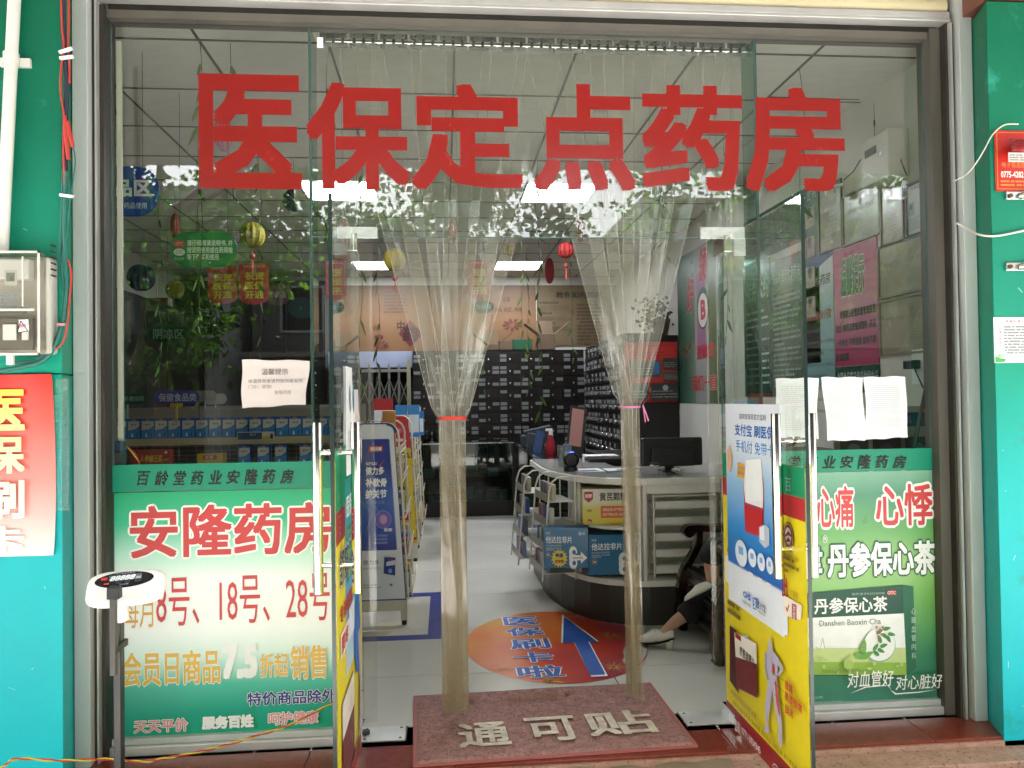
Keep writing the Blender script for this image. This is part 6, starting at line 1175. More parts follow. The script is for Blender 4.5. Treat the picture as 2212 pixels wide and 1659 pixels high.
def pack(p, sz, c, r8, front=None):
    """a small retail pack with a paler band, its mesh shared by size step and colour"""
    sz = tuple(round(v*50)/50 if v > .03 else .03 for v in sz); k = (sz, c)
    if k not in _pk:
        m = pm(c); b2 = pm('#cfccc2'); o = MB().box((0, 0, 0), sz, m)
        o.box((sz[0]*.1, -.0008, sz[2]*.55), (sz[0]*.9, .0001, sz[2]*.8), b2); o.box((sz[0]-.0001, sz[1]*.1, sz[2]*.55), (sz[0]+.0008, sz[1]*.9, sz[2]*.8), b2)
        ob = o.build('pack', local=True, bevel=.0015); _pk[k] = ob
    else: ob = _pk[k].copy(); COL.objects.link(ob)
    ob.location = p; ob.rotation_euler.z = r8.uniform(-.06, .06); ob['category'] = 'pack'; return ob
endrack('white wire display rack with a blue and white end sign, nearest the door', 4.9, .75, 0, 'white sign with blue panel')
endrack('second wire display rack with a yellow and red end sign behind the blue one', 6.8, .65, 1, 'yellow sign with red top')
endrack('third wire display rack with a yellow and red end sign, farthest back', 8.0, .8, 1, 'yellow sign with red top')
# boxes on top of the racks
def topbox(label, p, s_, c): o = MB().box(p, tuple(a+b for a, b in zip(p, s_)), pm(c)).box((p[0]+.005, p[1]-.001, p[2]+s_[2]*.15), (p[0]+s_[0]-.005, p[1]-.0002, p[2]+s_[2]*.7), pm('#c9cdd0')).build('box', bevel=.002); tag(o, label, 'box', 'boxes on top of the aisle racks')
topbox('orange and white box standing on the top shelf of the first rack', (-.40, 5.1, 1.066), (.08, .1, .26), '#c98a3c'); topbox('light blue and white box, left of a pair on the second rack', (-.43, 6.9, 1.066), (.10, .08, .28), '#2f7ab4'); topbox('light blue and white box, right of a pair on the second rack', (-.32, 6.9, 1.066), (.10, .08, .28), '#2f7ab4'); topbox('blue box on the second rack behind the pair of light blue ones', (-.30, 7.2, 1.066), (.11, .08, .22), '#2468a4')
topbox('red box on the left side of the top of the second rack', (-.62, 6.95, 1.066), (.16, .15, .34), '#a02428'); topbox('white box on the top shelf of the third rack by the cabinet', (-.34, 8.3, 1.066), (.09, .08, .25), '#b9b9b4')
# ------------------------------------------------------------------ window shelf with the row of blue boxes
SH = mat('cream shelf metal', '#b5ab8c', rough=.45, var=.06)
t = thing('window_shelf', 'cream metal shelving with rows of blue health boxes behind left pane', 'shelving', (-1.8, 5.6, 0))
for z, d in ((1.155, .3), (.965, .42), (.62, .45), (.28, .45)): MB().box((-3.0, 5.5-(d-.3)*.5, z-.05), (-1.62, 5.86, z), SH).box((-1.615, 5.5-(d-.3)*.5, z-.05), (-.72, 5.86, z), SH).build('shelf', t, bevel=.002)
MB().box((-3.0, 5.86, 0), (-.72, 5.9, 1.35), mat('shelf back', '#8c8672')).build('back_panel', t); g = MB()
for k in range(40): x = -2.98+.057*k; g.tube([(x, 5.62, .98), (x, 5.62, 1.1)], .0018, WIREW, 4)
for z in (1.0, 1.03, 1.06, 1.09): g.tube([(-3, 5.62, z), (-.75, 5.62, z)], .0018, WIREW, 4)
g.build('wire_back', t)
HB = pm('#1f4f9c'); HT = pm('#c2c4b8'); HB2 = pm('#2f7fc4')
def hbox():
    o = MB().box((0, 0, 0), (.085, .05, .135), HB); y = -.0007
    o.poly([(.004, y, .055), (.05, y, .062), (.081, y, .085), (.081, y, .118), (.004, y, .118)], HT); o.poly([(.002, y, .002), (.083, y, .002), (.083, y, .078), (.05, y, .058), (.002, y, .05)], HB2)
    o.poly([(.026, y-.0004, .012), (.04, y-.0004, .01), (.036, y-.0004, .034), (.03, y-.0004, .036)], pm('#d5e3ea')); o.poly([(.058, y-.0004, .008), (.066, y-.0004, .02), (.07, y-.0004, .044), (.062, y-.0004, .034)], pm('#12306c'))
    s = Sheet((0, -.0012, 0), (1, 0, 0), (0, 0, 1)); s.text('健力多', (.026, .088), (.062, .1), pm('#2c3c60'), bold=.02); o2 = o; i = len(o.v); o.v += s.mb.v; o.f += [tuple(j+i for j in f) for f in s.mb.f]; k = o.mi(pm('#2c3c60')); o.m += [k]*len(s.mb.f)
    o.poly([(.03, y-.0002, .122), (.056, y-.0002, .122), (.056, y-.0002, .13), (.03, y-.0002, .13)], pm('#b5863c')); return o.build('health_box', local=True)
hb0 = hbox(); nb = 0; xL = -2.95
while xL < -.76:
    ob = hb0 if nb == 0 else hb0.copy()
    if nb: COL.objects.link(ob)
    ob.location = (xL, 5.515+rd.uniform(-.004, .004), 1.156); ob.rotation_euler.z = rd.uniform(-.05, .05); tag(ob, ORD[nb+1]+' from the left of the upright blue and cream health boxes behind the left pane', 'box', 'long row of blue health boxes'); nb += 1; xL += .0895
for k, x in enumerate((-1.395, -1.27, -1.155, -.99)):
    ob = hb0.copy(); COL.objects.link(ob); ob.location = (x, 5.45, .966); ob.scale = (.95, 1, 1.0); tag(ob, ('first blue box after the yellow gift box on the lower window shelf', 'second blue box right of the yellow gift box, lower shelf', 'third blue box on the lower window shelf', 'blue box standing apart at the right end of the lower shelf')[k], 'box', 'blue boxes on the lower window shelf')
p = at(281, 1003, Y=5.42); q = at(368, 967, Y=5.42)
t = thing('gift_box', 'red gift box with gold characters on the lower window shelf', 'box', (p.x, 5.42, .966)); MB().box((p.x, 5.425, .966), (q.x, 5.5, .966+q.z-p.z+.01), pm('#a83a2a')).build('carton', t, bevel=.002); s = facade_sheet(5.4245); s.text('人参蜂王浆', (p.x+.06, 1.0), (q.x-.05, 1.05), pm('#d9b43c'), bold=.03, shear=.2); s.text('口服液', (q.x-.05, 1.01), (q.x-.01, 1.025), pm('#e3cfa0')); s.ell((q.x-.03, 1.065), .01, .01, pm('#e3cfc0')); s.build('print', t)
p = at(425, 1003, Y=5.42); q = at(481, 974, Y=5.42)
t = thing('gift_box', 'yellow gift box with a red label on the lower window shelf', 'box', (p.x, 5.42, .966)); MB().box((p.x, 5.425, .966), (q.x, 5.52, .966+q.z-p.z), pm('#c9a838')).build('carton', t, bevel=.002); s = facade_sheet(5.4245); s.rect((p.x+.04, 1.01), (p.x+.13, 1.04), pm('#a84a3a')); s.text('大枣', (p.x+.05, 1.013), (p.x+.11, 1.037), pm('#e8d8c0')); s.build('print', t)
for k, (x, c, lb) in enumerate(((-.87, '#3a4a34', 'dark green pouch beside the last blue box on the lower shelf'), (-.79, '#b5504a', 'red and white pouch at the right end of the lower shelf'))):
    t = thing('pouch', lb, 'pouch', (x, 5.45, .966)); MB().box((x, 5.45, .966), (x+.075, 5.48, 1.09), pm(c)).build('bag', t, bevel=.006); s = facade_sheet(5.449); s.ell((x+.037, 1.05), .02, .015, pm('#d9cfc0')); s.rows((x+.015, .99), (x+.06, 1.02), 2, pm('#d9cfc0')); s.build('print', t)
t = thing('price_card', 'blue and yellow printed strip card on the edge of the window shelf', 'card', (-1.2, 5.48, 1.1)); s = facade_sheet(5.47); s.prect((513, 951), (593, 932), pm('#c9cbb4'), thick=.001); s.prect((514, 950), (566, 934), pm('#1f3f60')); s.ptext('健力多', (540, 942), (552, 936), pm('#c9d5dc')); s.prect((567, 950), (583, 942), pm('#c9a838')); s.prect((584, 948), (590, 937), pm('#1d2c4c')); s.build('card', t)
# category ovals on sticks above the shelf
def oval(label, x0, y0, x1, y1, m, txt, Y, tx=None, tc='#b9bcd0', stick=True):
    t = thing('category_sign', label, 'sign', tuple(at((x0+x1)/2, (y0+y1)/2, Y=Y)), 'oval category signs above the shelves'); s = facade_sheet(Y); a, b = s.px(x0, y0), s.px(x1, y1); s.rrect(a, b, abs(a[1]-b[1])/2*.98, m, thick=.004)
    if txt: s.ptext(txt, (tx[0], tx[1]), (tx[2], tx[3]), pm(tc), bold=.025)
    s.build('plate', t)
    if stick: MB().tube([((a[0]+b[0])/2, Y+.01, a[1]+.01), ((a[0]+b[0])/2, Y+.01, 1.15)], .005, STEEL, 6).build('stick', t)
oval('blue oval category sign above the row of blue boxes', 332, 873, 431, 843, pm('#3a3f92'), '保健食品类', 5.6, (343, 868, 425, 849))
oval('dark green oval category sign at the left edge of the window', 230, 874, 319, 850, pm('#1d4a34'), '滋补类用药', 5.75, (257, 867, 312, 855), '#8fae9c')
oval('blank grey oval sign behind the blue one, nearer', 416, 869, 468, 843, mat('plain grey plate', '#8a887c'), None, 6.2); oval('blank grey oval sign, farther and lower than its twin', 440, 874, 490, 850, mat('plain grey plate'), None, 6.8)
t = thing('tag_holder', 'yellow T shaped tag holder clipped to the window shelf', 'tag holder', tuple(at(382, 885, Y=5.5))); s = facade_sheet(5.5); s.prect((368, 880), (395, 871), pm('#b89a20'), thick=.003); s.prect((379, 912), (384, 880), pm('#b89a20'), thick=.003); s.build('holder', t)
# tall shelving with boxes further back on the left
BK = mat('dull shelving metal', '#77736a', rough=.5)
for yb, lb in ((7.2, 'shelving with assorted boxes behind the window shelf, nearer row'), (9.2, 'shelving with assorted boxes in the dark rear left corner')):
    t = thing('wall_shelving', lb, 'shelving', (-2.0, yb, 0), 'long shelving units in the left half'); r9 = random.Random(int(yb))
    for z in (.1, .45, .8, 1.1): MB().box((-3.3, yb, z), (-.95, yb+.4, z+.03), BK).build('shelf', t)
    MB().box((-3.3, yb+.4, 0), (-.95, yb+.43, 1.35), BK).build('back_panel', t)
    for z in (.83, 1.13):
        x = -3.2; nn = 0
        while x < -1.05:
            w = r9.uniform(.06, .16); h = r9.uniform(.09, .2); c = r9.choice(('#8f2a28', '#a09c90', '#3a5a8c', '#7a6a4a', '#2f5a44', '#b0a890')); ob = pack(Vector((x, yb+.02, z)), (w, .08, h), c, r9); nn += 1; ob['label'] = '%s from left, %s pack, %s shelf of the %s left shelving' % (ORD[nn], {'#8f2a28': 'dark red', '#a09c90': 'grey', '#3a5a8c': 'blue', '#7a6a4a': 'brown', '#2f5a44': 'green', '#b0a890': 'cream'}[c], 'upper' if z > 1 else 'lower', 'nearer' if yb < 8 else 'farther'); ob['group'] = 'packs on the left shelving'; x += w+r9.uniform(.0, .04)
# ------------------------------------------------------------------ hanging decorations
def string(m, p, r=.0012): m.tube([(p[0], p[1], p[2]), (p[0], p[1], 3.097)], r, BLACK2, 4)
FLG = pm('#7c1c1a'); YG = pm('#988620')
flags = [(256, 305, 642, 712, 'lower left, nearest the frame'), (313, 363, 643, 712, 'lower left, second from the frame'), (449, 512, 574, 657, 'partly behind the green medicine sign'), (517, 581, 569, 658, 'right beside the green medicine sign'), (704, 741, 562, 651, 'seen through the edge of the left door'), (1011, 1061, 562, 649, 'behind the left gathered strips')]
for i, (x0, x1, y0, y1, w) in enumerate(flags):
    Y = (9.6, 9.6, 7.6, 7.6, 7.6, 7.9)[i]; t = thing('hanging_flag', 'red rounded hanging flag with yellow characters, '+w, 'hanging flag', tuple(at((x0+x1)/2, (y0+y1)/2, Y=Y)), 'red congratulation flags hanging from the ceiling')
    s = facade_sheet(Y); a, b = s.px(x0, y1), s.px(x1, y0); W_2 = (b[0]-a[0]); H2 = b[1]-a[1]; pts = [(a[0], b[1]), (a[0], a[1]+H2*.2)] + [(a[0]+W_2*(.5-.5*cos(q)), a[1]+H2*.2-H2*.2*sin(q)) for q in (.3, .7, 1.1, 1.57, 2.0, 2.4, 2.84)] + [(b[0], a[1]+H2*.2), (b[0], b[1])]
    s.mb.prism([s.P(*q) for q in pts], s.N*.003, FLG); s.h = .003
    for r_, l in enumerate(('祝贺', '医保', '开通')):
        s.text(l, (a[0]+W_2*.2, a[1]+H2*(.60-.23*r_)), (a[0]+W_2*.82, a[1]+H2*(.79-.23*r_)), YG, bold=.03, outline=.06, om=pm('#4a4214'))
    s.text('百龄堂药业', (a[0]+W_2*.15, b[1]-H2*.1), (b[0]-W_2*.3, b[1]-H2*.04), pm('#c98a84')); s.build('flag', t); m = MB(); string(m, ((a[0]+b[0])/2, Y, b[1])); m.build('string', t)
# signs hanging behind the left pane
t = thing('hanging_sign', 'blue rounded hanging sign with white characters at the upper left window', 'sign', tuple(at(300, 415, Y=3.9)))
s = facade_sheet(3.9); a, b = s.px(180, 467), s.px(344, 361); s.rrect(a, b, abs(b[1]-a[1])*.42, pm('#17368a'), thick=.004); s.ptext('品区', (247, 425), (329, 389), pm('#cdd0cc'), bold=.035); s.ptext('代替药品使用', (243, 451), (318, 438), pm('#b9c2cc'), bold=.01); s.build('plate', t); m = MB(); string(m, ((a[0]+b[0])/2+.1, 3.9, b[1])); m.build('string', t)
t = thing('hanging_sign', 'green rounded medicine sign with red and white ovals hanging behind left pane', 'sign', tuple(at(440, 540, Y=4.4)))
s = facade_sheet(4.4); a, b = s.px(369, 578), s.px(512, 501); s.rrect(a, b, abs(b[1]-a[1])*.46, pm('#1f7a3c'), thick=.004); s.ell(s.px(388, 527), .03, .02, pm('#b03028')); s.ptext('OTC', (380, 531), (397, 523), pm('#e3c9b8')); s.ell(s.px(388, 545), .03, .02, pm('#c9cfc4')); s.ptext('OTC', (380, 549), (397, 541), pm('#a84a3c'))
s.ptext('请仔细阅读说明书, 并', (405, 532), (503, 519), pm('#c9d5c4'), bold=.02); s.ptext('按说明使用或在药师指', (405, 547), (503, 534), pm('#c9d5c4'), bold=.02); s.ptext('导下购买和使用', (405, 562), (473, 549), pm('#c9d5c4'), bold=.02); s.ptext('非处方药', (377, 563), (398, 556), pm('#b4c9b4')); s.build('plate', t); m = MB(); string(m, (a[0]+.05, 4.4, b[1])); string(m, (b[0]-.05, 4.4, b[1])); m.build('string', t)
def roundsign(label, x, y, rx_, ry_, m, Y, txt=None, tc='#7f9c90', tb=None):
    t = thing('hanging_sign', label, 'sign', tuple(at(x, y, Y=Y)), 'dark oval zone signs'); s = facade_sheet(Y); u, v = s.px(x, y); a = s.px(x+rx_, y-ry_); s.mb.prism([s.P(u+(a[0]-u)*cos(2*pi*k/24), v+(a[1]-v)*sin(2*pi*k/24)) for k in range(24)], s.N*.004, m); s.h = .004
    if txt: s.ptext(txt, *tb, pm(tc), bold=.02)
    s.build('plate', t); q = MB(); string(q, (u, Y, v+(a[1]-v))); q.build('string', t)
DGO = pm('#1c4a38'); roundsign('dark green round cool zone sign in the left window', 363, 718, 48, 22, DGO, 8.2, '阴凉区', '#8fa89c', ((331, 733), (398, 710)))
roundsign('dark green oval zone sign hanging below the flag by the door edge', 748, 668, 18, 18, DGO, 8.2, '区', '#9fb8ac', ((733, 679), (741, 661))); roundsign('dark green oval zone sign below the flag behind the curtain', 1045, 663, 22, 15, DGO, 8.2, '冷藏区', '#5f8c78', ((1028, 668), (1062, 658))); roundsign('brown oval zone sign hanging in the left window beside the red flags', 600, 636, 30, 24, pm('#3c2a20'), 8.2, '非药品', '#7a6a5c', ((582, 644), (618, 630))); roundsign('dark teal oval sign low in the left window', 652, 665, 30, 23, pm('#1f3a3c'), 9, None)
# paper lanterns and honeycomb shapes
def lantern(label, x, y, r, Y, c, kind='ball', squash=1.0):
    p = at(x, y, Y=Y); R = (at(x+r, y, Y=Y)-p).length; t = thing('paper_lantern' if kind == 'ball' else 'paper_ornament', label, 'paper lantern' if kind == 'ball' else 'ornament', tuple(p), 'paper ornaments hanging from the ceiling'); m = mat('tissue paper '+c, c, rough=.7, var=.15, vs=12)
    o = MB(); n = 24
    if kind == 'fan':
        for k in range(13): a = pi*(.5+k/12); o.poly([p, p+Vector((R*cos(a)*1.3, .01*(k % 2), R*sin(a)*1.3)), p+Vector((R*cos(a+.26)*1.3, .01*((k+1) % 2), R*sin(a+.26)*1.3))], m)
        o.build('fan', t)
    else:
        for i in range(n+1):
            for j in range(11):
                a = 2*pi*i/n; ph = pi*j/10; rr = R*sin(ph)**.8*(1 if i % 2 else .88); rr = max(rr, .002); o.v.append((p.x+rr*cos(a), p.y+rr*sin(a), p.z+R*squash*cos(ph)))
        k = o.mi(m)
        for i in range(n):
            for j in range(10): q = i*11+j; o.f.append((q, q+11, q+12, q+1)); o.m.append(k)
        o.build('paper', t)
    s_ = MB(); string(s_, (p.x, p.y, p.z+R*squash*.9)); s_.build('string', t)
    if c in ('#7c6e14', '#8c1a16'): TS = MB(); TS.tube([(p.x, p.y, p.z-R*squash), (p.x, p.y, p.z-R*squash-.05)], .002, CR, 4); TS.ball((p.x, p.y, p.z-R*squash-.07), .025, mat('orange bead', '#7a3018'), 8); TS.tube([(p.x, p.y, p.z-R*squash-.09), (p.x, p.y, p.z-R*squash-.2)], .006, CR, 5); TS.build('tassel', t)
lantern('yellow paper lantern in the left window beside the green sign', 545, 508, 28, 6.6, '#7c6e14'); lantern('yellow paper lantern with a red bead behind the left gathered strips', 853, 561, 25, 7.5, '#7c6e14'); lantern('dim yellow paper lantern low in the left window', 378, 626, 20, 8.8, '#7a6a18'); lantern('red paper lantern between the two gathered curtains', 1222, 541, 17, 7.2, '#8c1a16'); lantern('dark blue paper fan low at the left window', 305, 600, 30, 8.0, '#141c3c'); lantern('small yellow lantern right of the left gathered strips', 1101, 540, 13, 8.0, '#8c7c1c')
lantern('navy paper fan hanging behind the first vinyl character', 635, 432, 20, 5.6, '#1f2848', 'fan'); lantern('crimson paper fan behind the red vinyl lettering right of the middle', 1420, 284, 24, 5.0, '#8c2430', 'fan'); lantern('pink paper ornament behind the first vinyl character', 482, 290, 20, 4.6, '#b87a90', squash=1.9); lantern('dark red paper twist behind the third vinyl character', 975, 250, 12, 5.2, '#6a2a30', squash=2.6)
for i, (x, y, Y, w) in enumerate(((378, 488, 6.4, 'left of the green medicine sign'), (1187, 585, 8.4, 'near the back light panel'), (1254, 495, 6.0, 'above the right gathered strips'), (745, 540, 7.0, 'by the left door top'), (977, 500, 6.4, 'behind the left gathered strips'), (1308, 430, 5.4, 'behind the right gathered strips'), (718, 480, 6.2, 'behind the dark door edge'))): lantern('long red paper chilli ornament '+w, x, y, 10, Y, '#7c1c20', squash=2.8)
# willow strands hanging from the ceiling
LFm = mat('artificial willow leaf', '#4c6a2c', rough=.5, var=.25, vs=10); VN = mat('vine string', '#3a3c20', rough=.7)
r10 = random.Random(12)
def vine(x, y, L, i, where):
    t = thing('hanging_vine', 'thin artificial willow strand hanging '+where, 'vine', (x, y, 3.1), 'artificial willow strands hanging from the ceiling'); pts = []; m = MB(); n = int(L/.1)
    for k in range(n+1): pts.append(Vector((x+.012*sin(k*.9+i)+.015*k/n*sin(i), y+.01*cos(k*1.1), 3.098-L*k/n)))
    MB().tube(pts, .0016, VN, 4).build('stem', t)
    for k in range(1, n+1):
        if r10.random() < .75:
            p = pts[k]; a = r10.uniform(0, 2*pi); d = Vector((cos(a)*.5, sin(a)*.5, -r10.uniform(.6, 1.6))).normalized(); ln = r10.uniform(.07, .12); w = d.cross(Vector((sin(a), -cos(a), .3))).normalized()*.011
            m.poly([p, p+d*ln*.35+w, p+d*ln*.75+w*.7, p+d*ln, p+d*ln*.7-w*.7, p+d*ln*.3-w], LFm)
    if m.v: m.build('leaves', t)
VV = [(-1.13, 3.77, 1.3, 'above the blue hanging sign'), (-1.0, 3.77, .75, 'left of the first vinyl character'), (-1.73, 4.36, 1.5, 'at the far left window edge'), (-.53, 3.76, 1.4, 'by the left end of the curtain rail'), (-1.13, 4.97, 1.4, 'behind the first vinyl character'), (-.5, 4.9, 1.6, 'behind the second vinyl character'), (1.87, 3.9, 1.25, 'behind the last vinyl character'), (1.27, 4.4, 1.1, 'behind the fifth vinyl character'), (.67, 5.5, 1.9, 'between the two gathered curtains'), (.7, 6.9, 1.5, 'over the aisle by the light panel'), (.4, 7.6, 1.7, 'in front of the peach poster'), (-.5, 6.2, 1.6, 'over the first display rack'), (-1.7, 5.6, 1.9, 'in the left window beside the green sign'), (-.9, 7.0, 2.0, 'in front of the red flags'), (1.3, 7.9, 1.3, 'in front of the side cabinet'), (.95, 8.8, 1.6, 'in front of the instruction poster'), (-2.3, 6.6, 1.6, 'far left over the shelving'), (1.87, 5.0, 1.3, 'near the ceiling dome camera')]
for i, (x, y, L, w) in enumerate(VV): vine(x, y, L, i, w)
# ------------------------------------------------------------------ carved armchair
CW = mat('dark red lacquered wood', '#260c0a', rough=.2, var=.2, vs=8, coat=.3); CL = mat('black leather slat', '#15110f', rough=.3)
t = thing('armchair', 'dark carved wooden armchair with scrolled arms behind the right door', 'chair', (1.75, 4.3, 0))
def sweep(pts, w, h, m, n=6):     # a plank of width w (along Y) and thickness h following pts in XZ
    o = MB(); P = []
    for i in range(len(pts)-1):
        p0, p1, p2, p3 = (Vector(pts[max(0, min(len(pts)-1, j))]) for j in (i-1, i, i+1, i+2))
        for k in range(n): u = k/n; P.append(.5*((2*p1)+(p2-p0)*u+(2*p0-5*p1+4*p2-p3)*u*u+(3*p1-p0-3*p2+p3)*u**3))
    P.append(Vector(pts[-1])); V = []
    for i, p in enumerate(P):
        tg = (P[min(i+1, len(P)-1)]-P[max(0, i-1)]).normalized(); nn = Vector((-tg.z, 0, tg.x)); V.append([p-nn*h/2-Vector((0, w/2, 0)), p+nn*h/2-Vector((0, w/2, 0)), p+nn*h/2+Vector((0, w/2, 0)), p-nn*h/2+Vector((0, w/2, 0))])
    i0 = 0; k = o.mi(m)
    for a in V: o.v += [tuple(q) for q in a]
    for i in range(len(V)-1):
        for j in range(4): a = i*4+j; b = i*4+(j+1) % 4; o.f.append((a, b, b+4, a+4)); o.m.append(k)
    o.f += [(3, 2, 1, 0), tuple(range(len(o.v)-4, len(o.v)))]; o.m += [k, k]; return o
for y in (4.60, 3.98):
    sweep([(1.425, y, .575), (1.44, y, .60), (1.50, y, .605), (1.60, y, .60), (1.75, y, .61), (2.0, y, .64)], .075, .04, CW).build('armrest', t, smooth=True, bevel=.006)
    MB().lathe((1.445, y-.038, .583), [(.03, 0), (.034, .01), (.034, .066), (.03, .076)], CW, 16, 'Y').build('scroll', t, smooth=True)
    sweep([(1.51, y, .585), (1.50, y, .50), (1.455, y, .42), (1.41, y, .34), (1.40, y, .26), (1.43, y, .19)], .05, .045, CW).build('arm_support', t, smooth=True, bevel=.005)
    sweep([(1.42, y, .30), (1.395, y, .25), (1.40, y, .17), (1.385, y, .12), (1.40, y, .03), (1.39, y, .0)], .06, .05, CW).build('front_leg', t, smooth=True, bevel=.005)
    sweep([(2.0, y, .68), (2.02, y, .4), (2.04, y, .2), (2.12, y, .0)], .05, .05, CW).build('rear_leg', t, smooth=True, bevel=.005)
MB().box((1.41, 4.0, .31), (2.0, 4.58, .36), CW).build('seat_frame', t, bevel=.006)
for k in range(8): x = 1.42+.07*k; MB().box((x, 4.02, .362+(.0 if k else -.01)), (x+.058, 4.56, .385), CL).build('seat_slat', t, bevel=.008)
for k in range(4): MB().box((1.395+.008*k, 4.03, .12+.055*k), (1.42+.008*k, 4.56, .16+.055*k), CL).build('front_slat', t, bevel=.006)
for k in range(6): z = .46+.075*k; MB().box((1.975+.02*k, 4.02, z), (2.005+.02*k, 4.56, z+.058), CL).build('back_slat', t, bevel=.008)
sweep([(2.0, 4.3, .42), (2.06, 4.3, .6), (2.1, 4.3, .75), (2.15, 4.3, .92)], .6, .025, CW).build('backrest', t, smooth=True)
# ------------------------------------------------------------------ seated person, legs crossed, feet towards the aisle
SKIN = mat('skin', '#b98a70', rough=.5, sub=.15, var=.05, vs=20); TR = mat('black trouser cloth', '#0f0f11', rough=.85, bump=.3, bs=120); TOP_ = mat('dark knitted top', '#2a2b33', rough=.9, bump=.3, bs=90)
def skin(name, verts, edges, mats_, parent, sub=2, root=0):
    me = bpy.data.meshes.new(name); o0 = org(parent); me.from_pydata([tuple(Vector(v[0])-o0) for v in verts], edges, []); o = bpy.data.objects.new(name, me); COL.objects.link(o); o.parent = parent
    o.modifiers.new('skin', 'SKIN'); 
    for i, v in enumerate(verts): r = v[1] if isinstance(v[1], tuple) else (v[1], v[1]); me.skin_vertices[0].data[i].radius = r
    me.skin_vertices[0].data[root].use_root = True
    sd_ = o.modifiers.new('sub', 'SUBSURF'); sd_.levels = sub; sd_.render_levels = sub; me.materials.append(mats_); o.modifiers['skin'].use_smooth_shade = True; return o
pr = thing('person', 'person seated in black cropped trousers and white loafers, legs crossed', 'person', (1.8, 4.3, 0))
hip = (1.86, 4.29, .47)
B = [((1.86, 4.29, .47), (.15, .12)), ((1.88, 4.29, .62), (.125, .10)), ((1.90, 4.29, .80), (.135, .10)), ((1.90, 4.29, .92), (.10, .08)), ((1.89, 4.29, .985), .045), ((1.875, 4.29, 1.03), .045),
     ((1.865, 4.29, 1.10), (.072, .085)), ((1.86, 4.29, 1.16), (.066, .078)),
     ((1.895, 4.13, .90), .052), ((1.87, 4.06, .72), .042), ((1.78, 4.12, .61), .032), ((1.73, 4.17, .60), .026),
     ((1.895, 4.45, .90), .052), ((1.87, 4.53, .72), .042), ((1.78, 4.45, .62), .032), ((1.73, 4.40, .61), .026),
     ((1.84, 4.20, .45), .09), ((1.60, 4.16, .50), .075), ((1.445, 4.13, .565), .062), ((1.42, 4.12, .50), .052), ((1.425, 4.11, .42), .038), ((1.415, 4.105, .385), .034),
     ((1.84, 4.38, .44), .09), ((1.68, 4.36, .44), .072), ((1.56, 4.34, .34), .055), ((1.36, 4.31, .19), .044), ((1.265, 4.295, .135), .034), ((1.225, 4.285, .10), .034), ((1.185, 4.285, .065), .03), ((1.13, 4.29, .045), .024)]
E_ = [(0, 1), (1, 2), (2, 3), (3, 4), (4, 5), (5, 6), (6, 7), (3, 8), (8, 9), (9, 10), (10, 11), (3, 12), (12, 13), (13, 14), (14, 15), (0, 16), (16, 17), (17, 18), (18, 19), (19, 20), (20, 21), (0, 22), (22, 23), (23, 24), (24, 25), (25, 26), (26, 27), (27, 28), (28, 29)]
body = skin('body', B, E_, SKIN, pr)
def cloth(name, vs, es, m, sub=2): return skin(name, vs, es, m, pr, sub)
cloth('trousers', [((1.87, 4.29, .48), (.165, .135)), ((1.84, 4.20, .46), .105), ((1.62, 4.155, .52), .092), ((1.455, 4.125, .575), .082), ((1.415, 4.115, .54), .078), ((1.425, 4.11, .515), .07), ((1.415, 4.108, .485), .062),
                   ((1.84, 4.38, .45), .105), ((1.68, 4.36, .45), .09), ((1.56, 4.345, .36), .078), ((1.42, 4.32, .235), .07), ((1.34, 4.308, .175), .066), ((1.305, 4.303, .15), .064)],
      [(0, 1), (1, 2), (2, 3), (3, 4), (4, 5), (5, 6), (0, 7), (7, 8), (8, 9), (9, 10), (10, 11), (11, 12)], TR, 2)
cloth('top', [((1.87, 4.29, .52), (.16, .13)), ((1.88, 4.29, .66), (.14, .115)), ((1.90, 4.29, .82), (.15, .115)), ((1.90, 4.29, .925), (.115, .09)), ((1.895, 4.13, .905), .065), ((1.872, 4.06, .74), .054), ((1.80, 4.10, .635), .045), ((1.895, 4.45, .905), .065), ((1.872, 4.53, .74), .054), ((1.80, 4.47, .65), .045)],
      [(0, 1), (1, 2), (2, 3), (3, 4), (4, 5), (5, 6), (3, 7), (7, 8), (8, 9)], TOP_, 2)
HAIR = mat('black hair', '#0f0c0b', rough=.4)
MB().ball((1.885, 4.29, 1.155), .098, HAIR, 14, (1.0, .92, 1.0)).build('hair', pr, smooth=True)
fc = MB(); fc.tube([(1.80, 4.29, 1.145), (1.775, 4.29, 1.115), (1.79, 4.29, 1.105)], [.008, .012, .008], SKIN, 8)
for sy in (-1, 1): fc.ball((1.798, 4.29+sy*.031, 1.145), .011, W_, 8); fc.ball((1.789, 4.29+sy*.031, 1.145), .006, BLACK, 6); fc.ball((1.88, 4.29+sy*.082, 1.13), .02, SKIN, 8, (.8, .35, 1.2))
fc.ball((1.795, 4.29, 1.078), .016, mat('lips', '#8f4a44'), 8, (.6, 1.2, .4)); fc.build('face', pr, smooth=True)
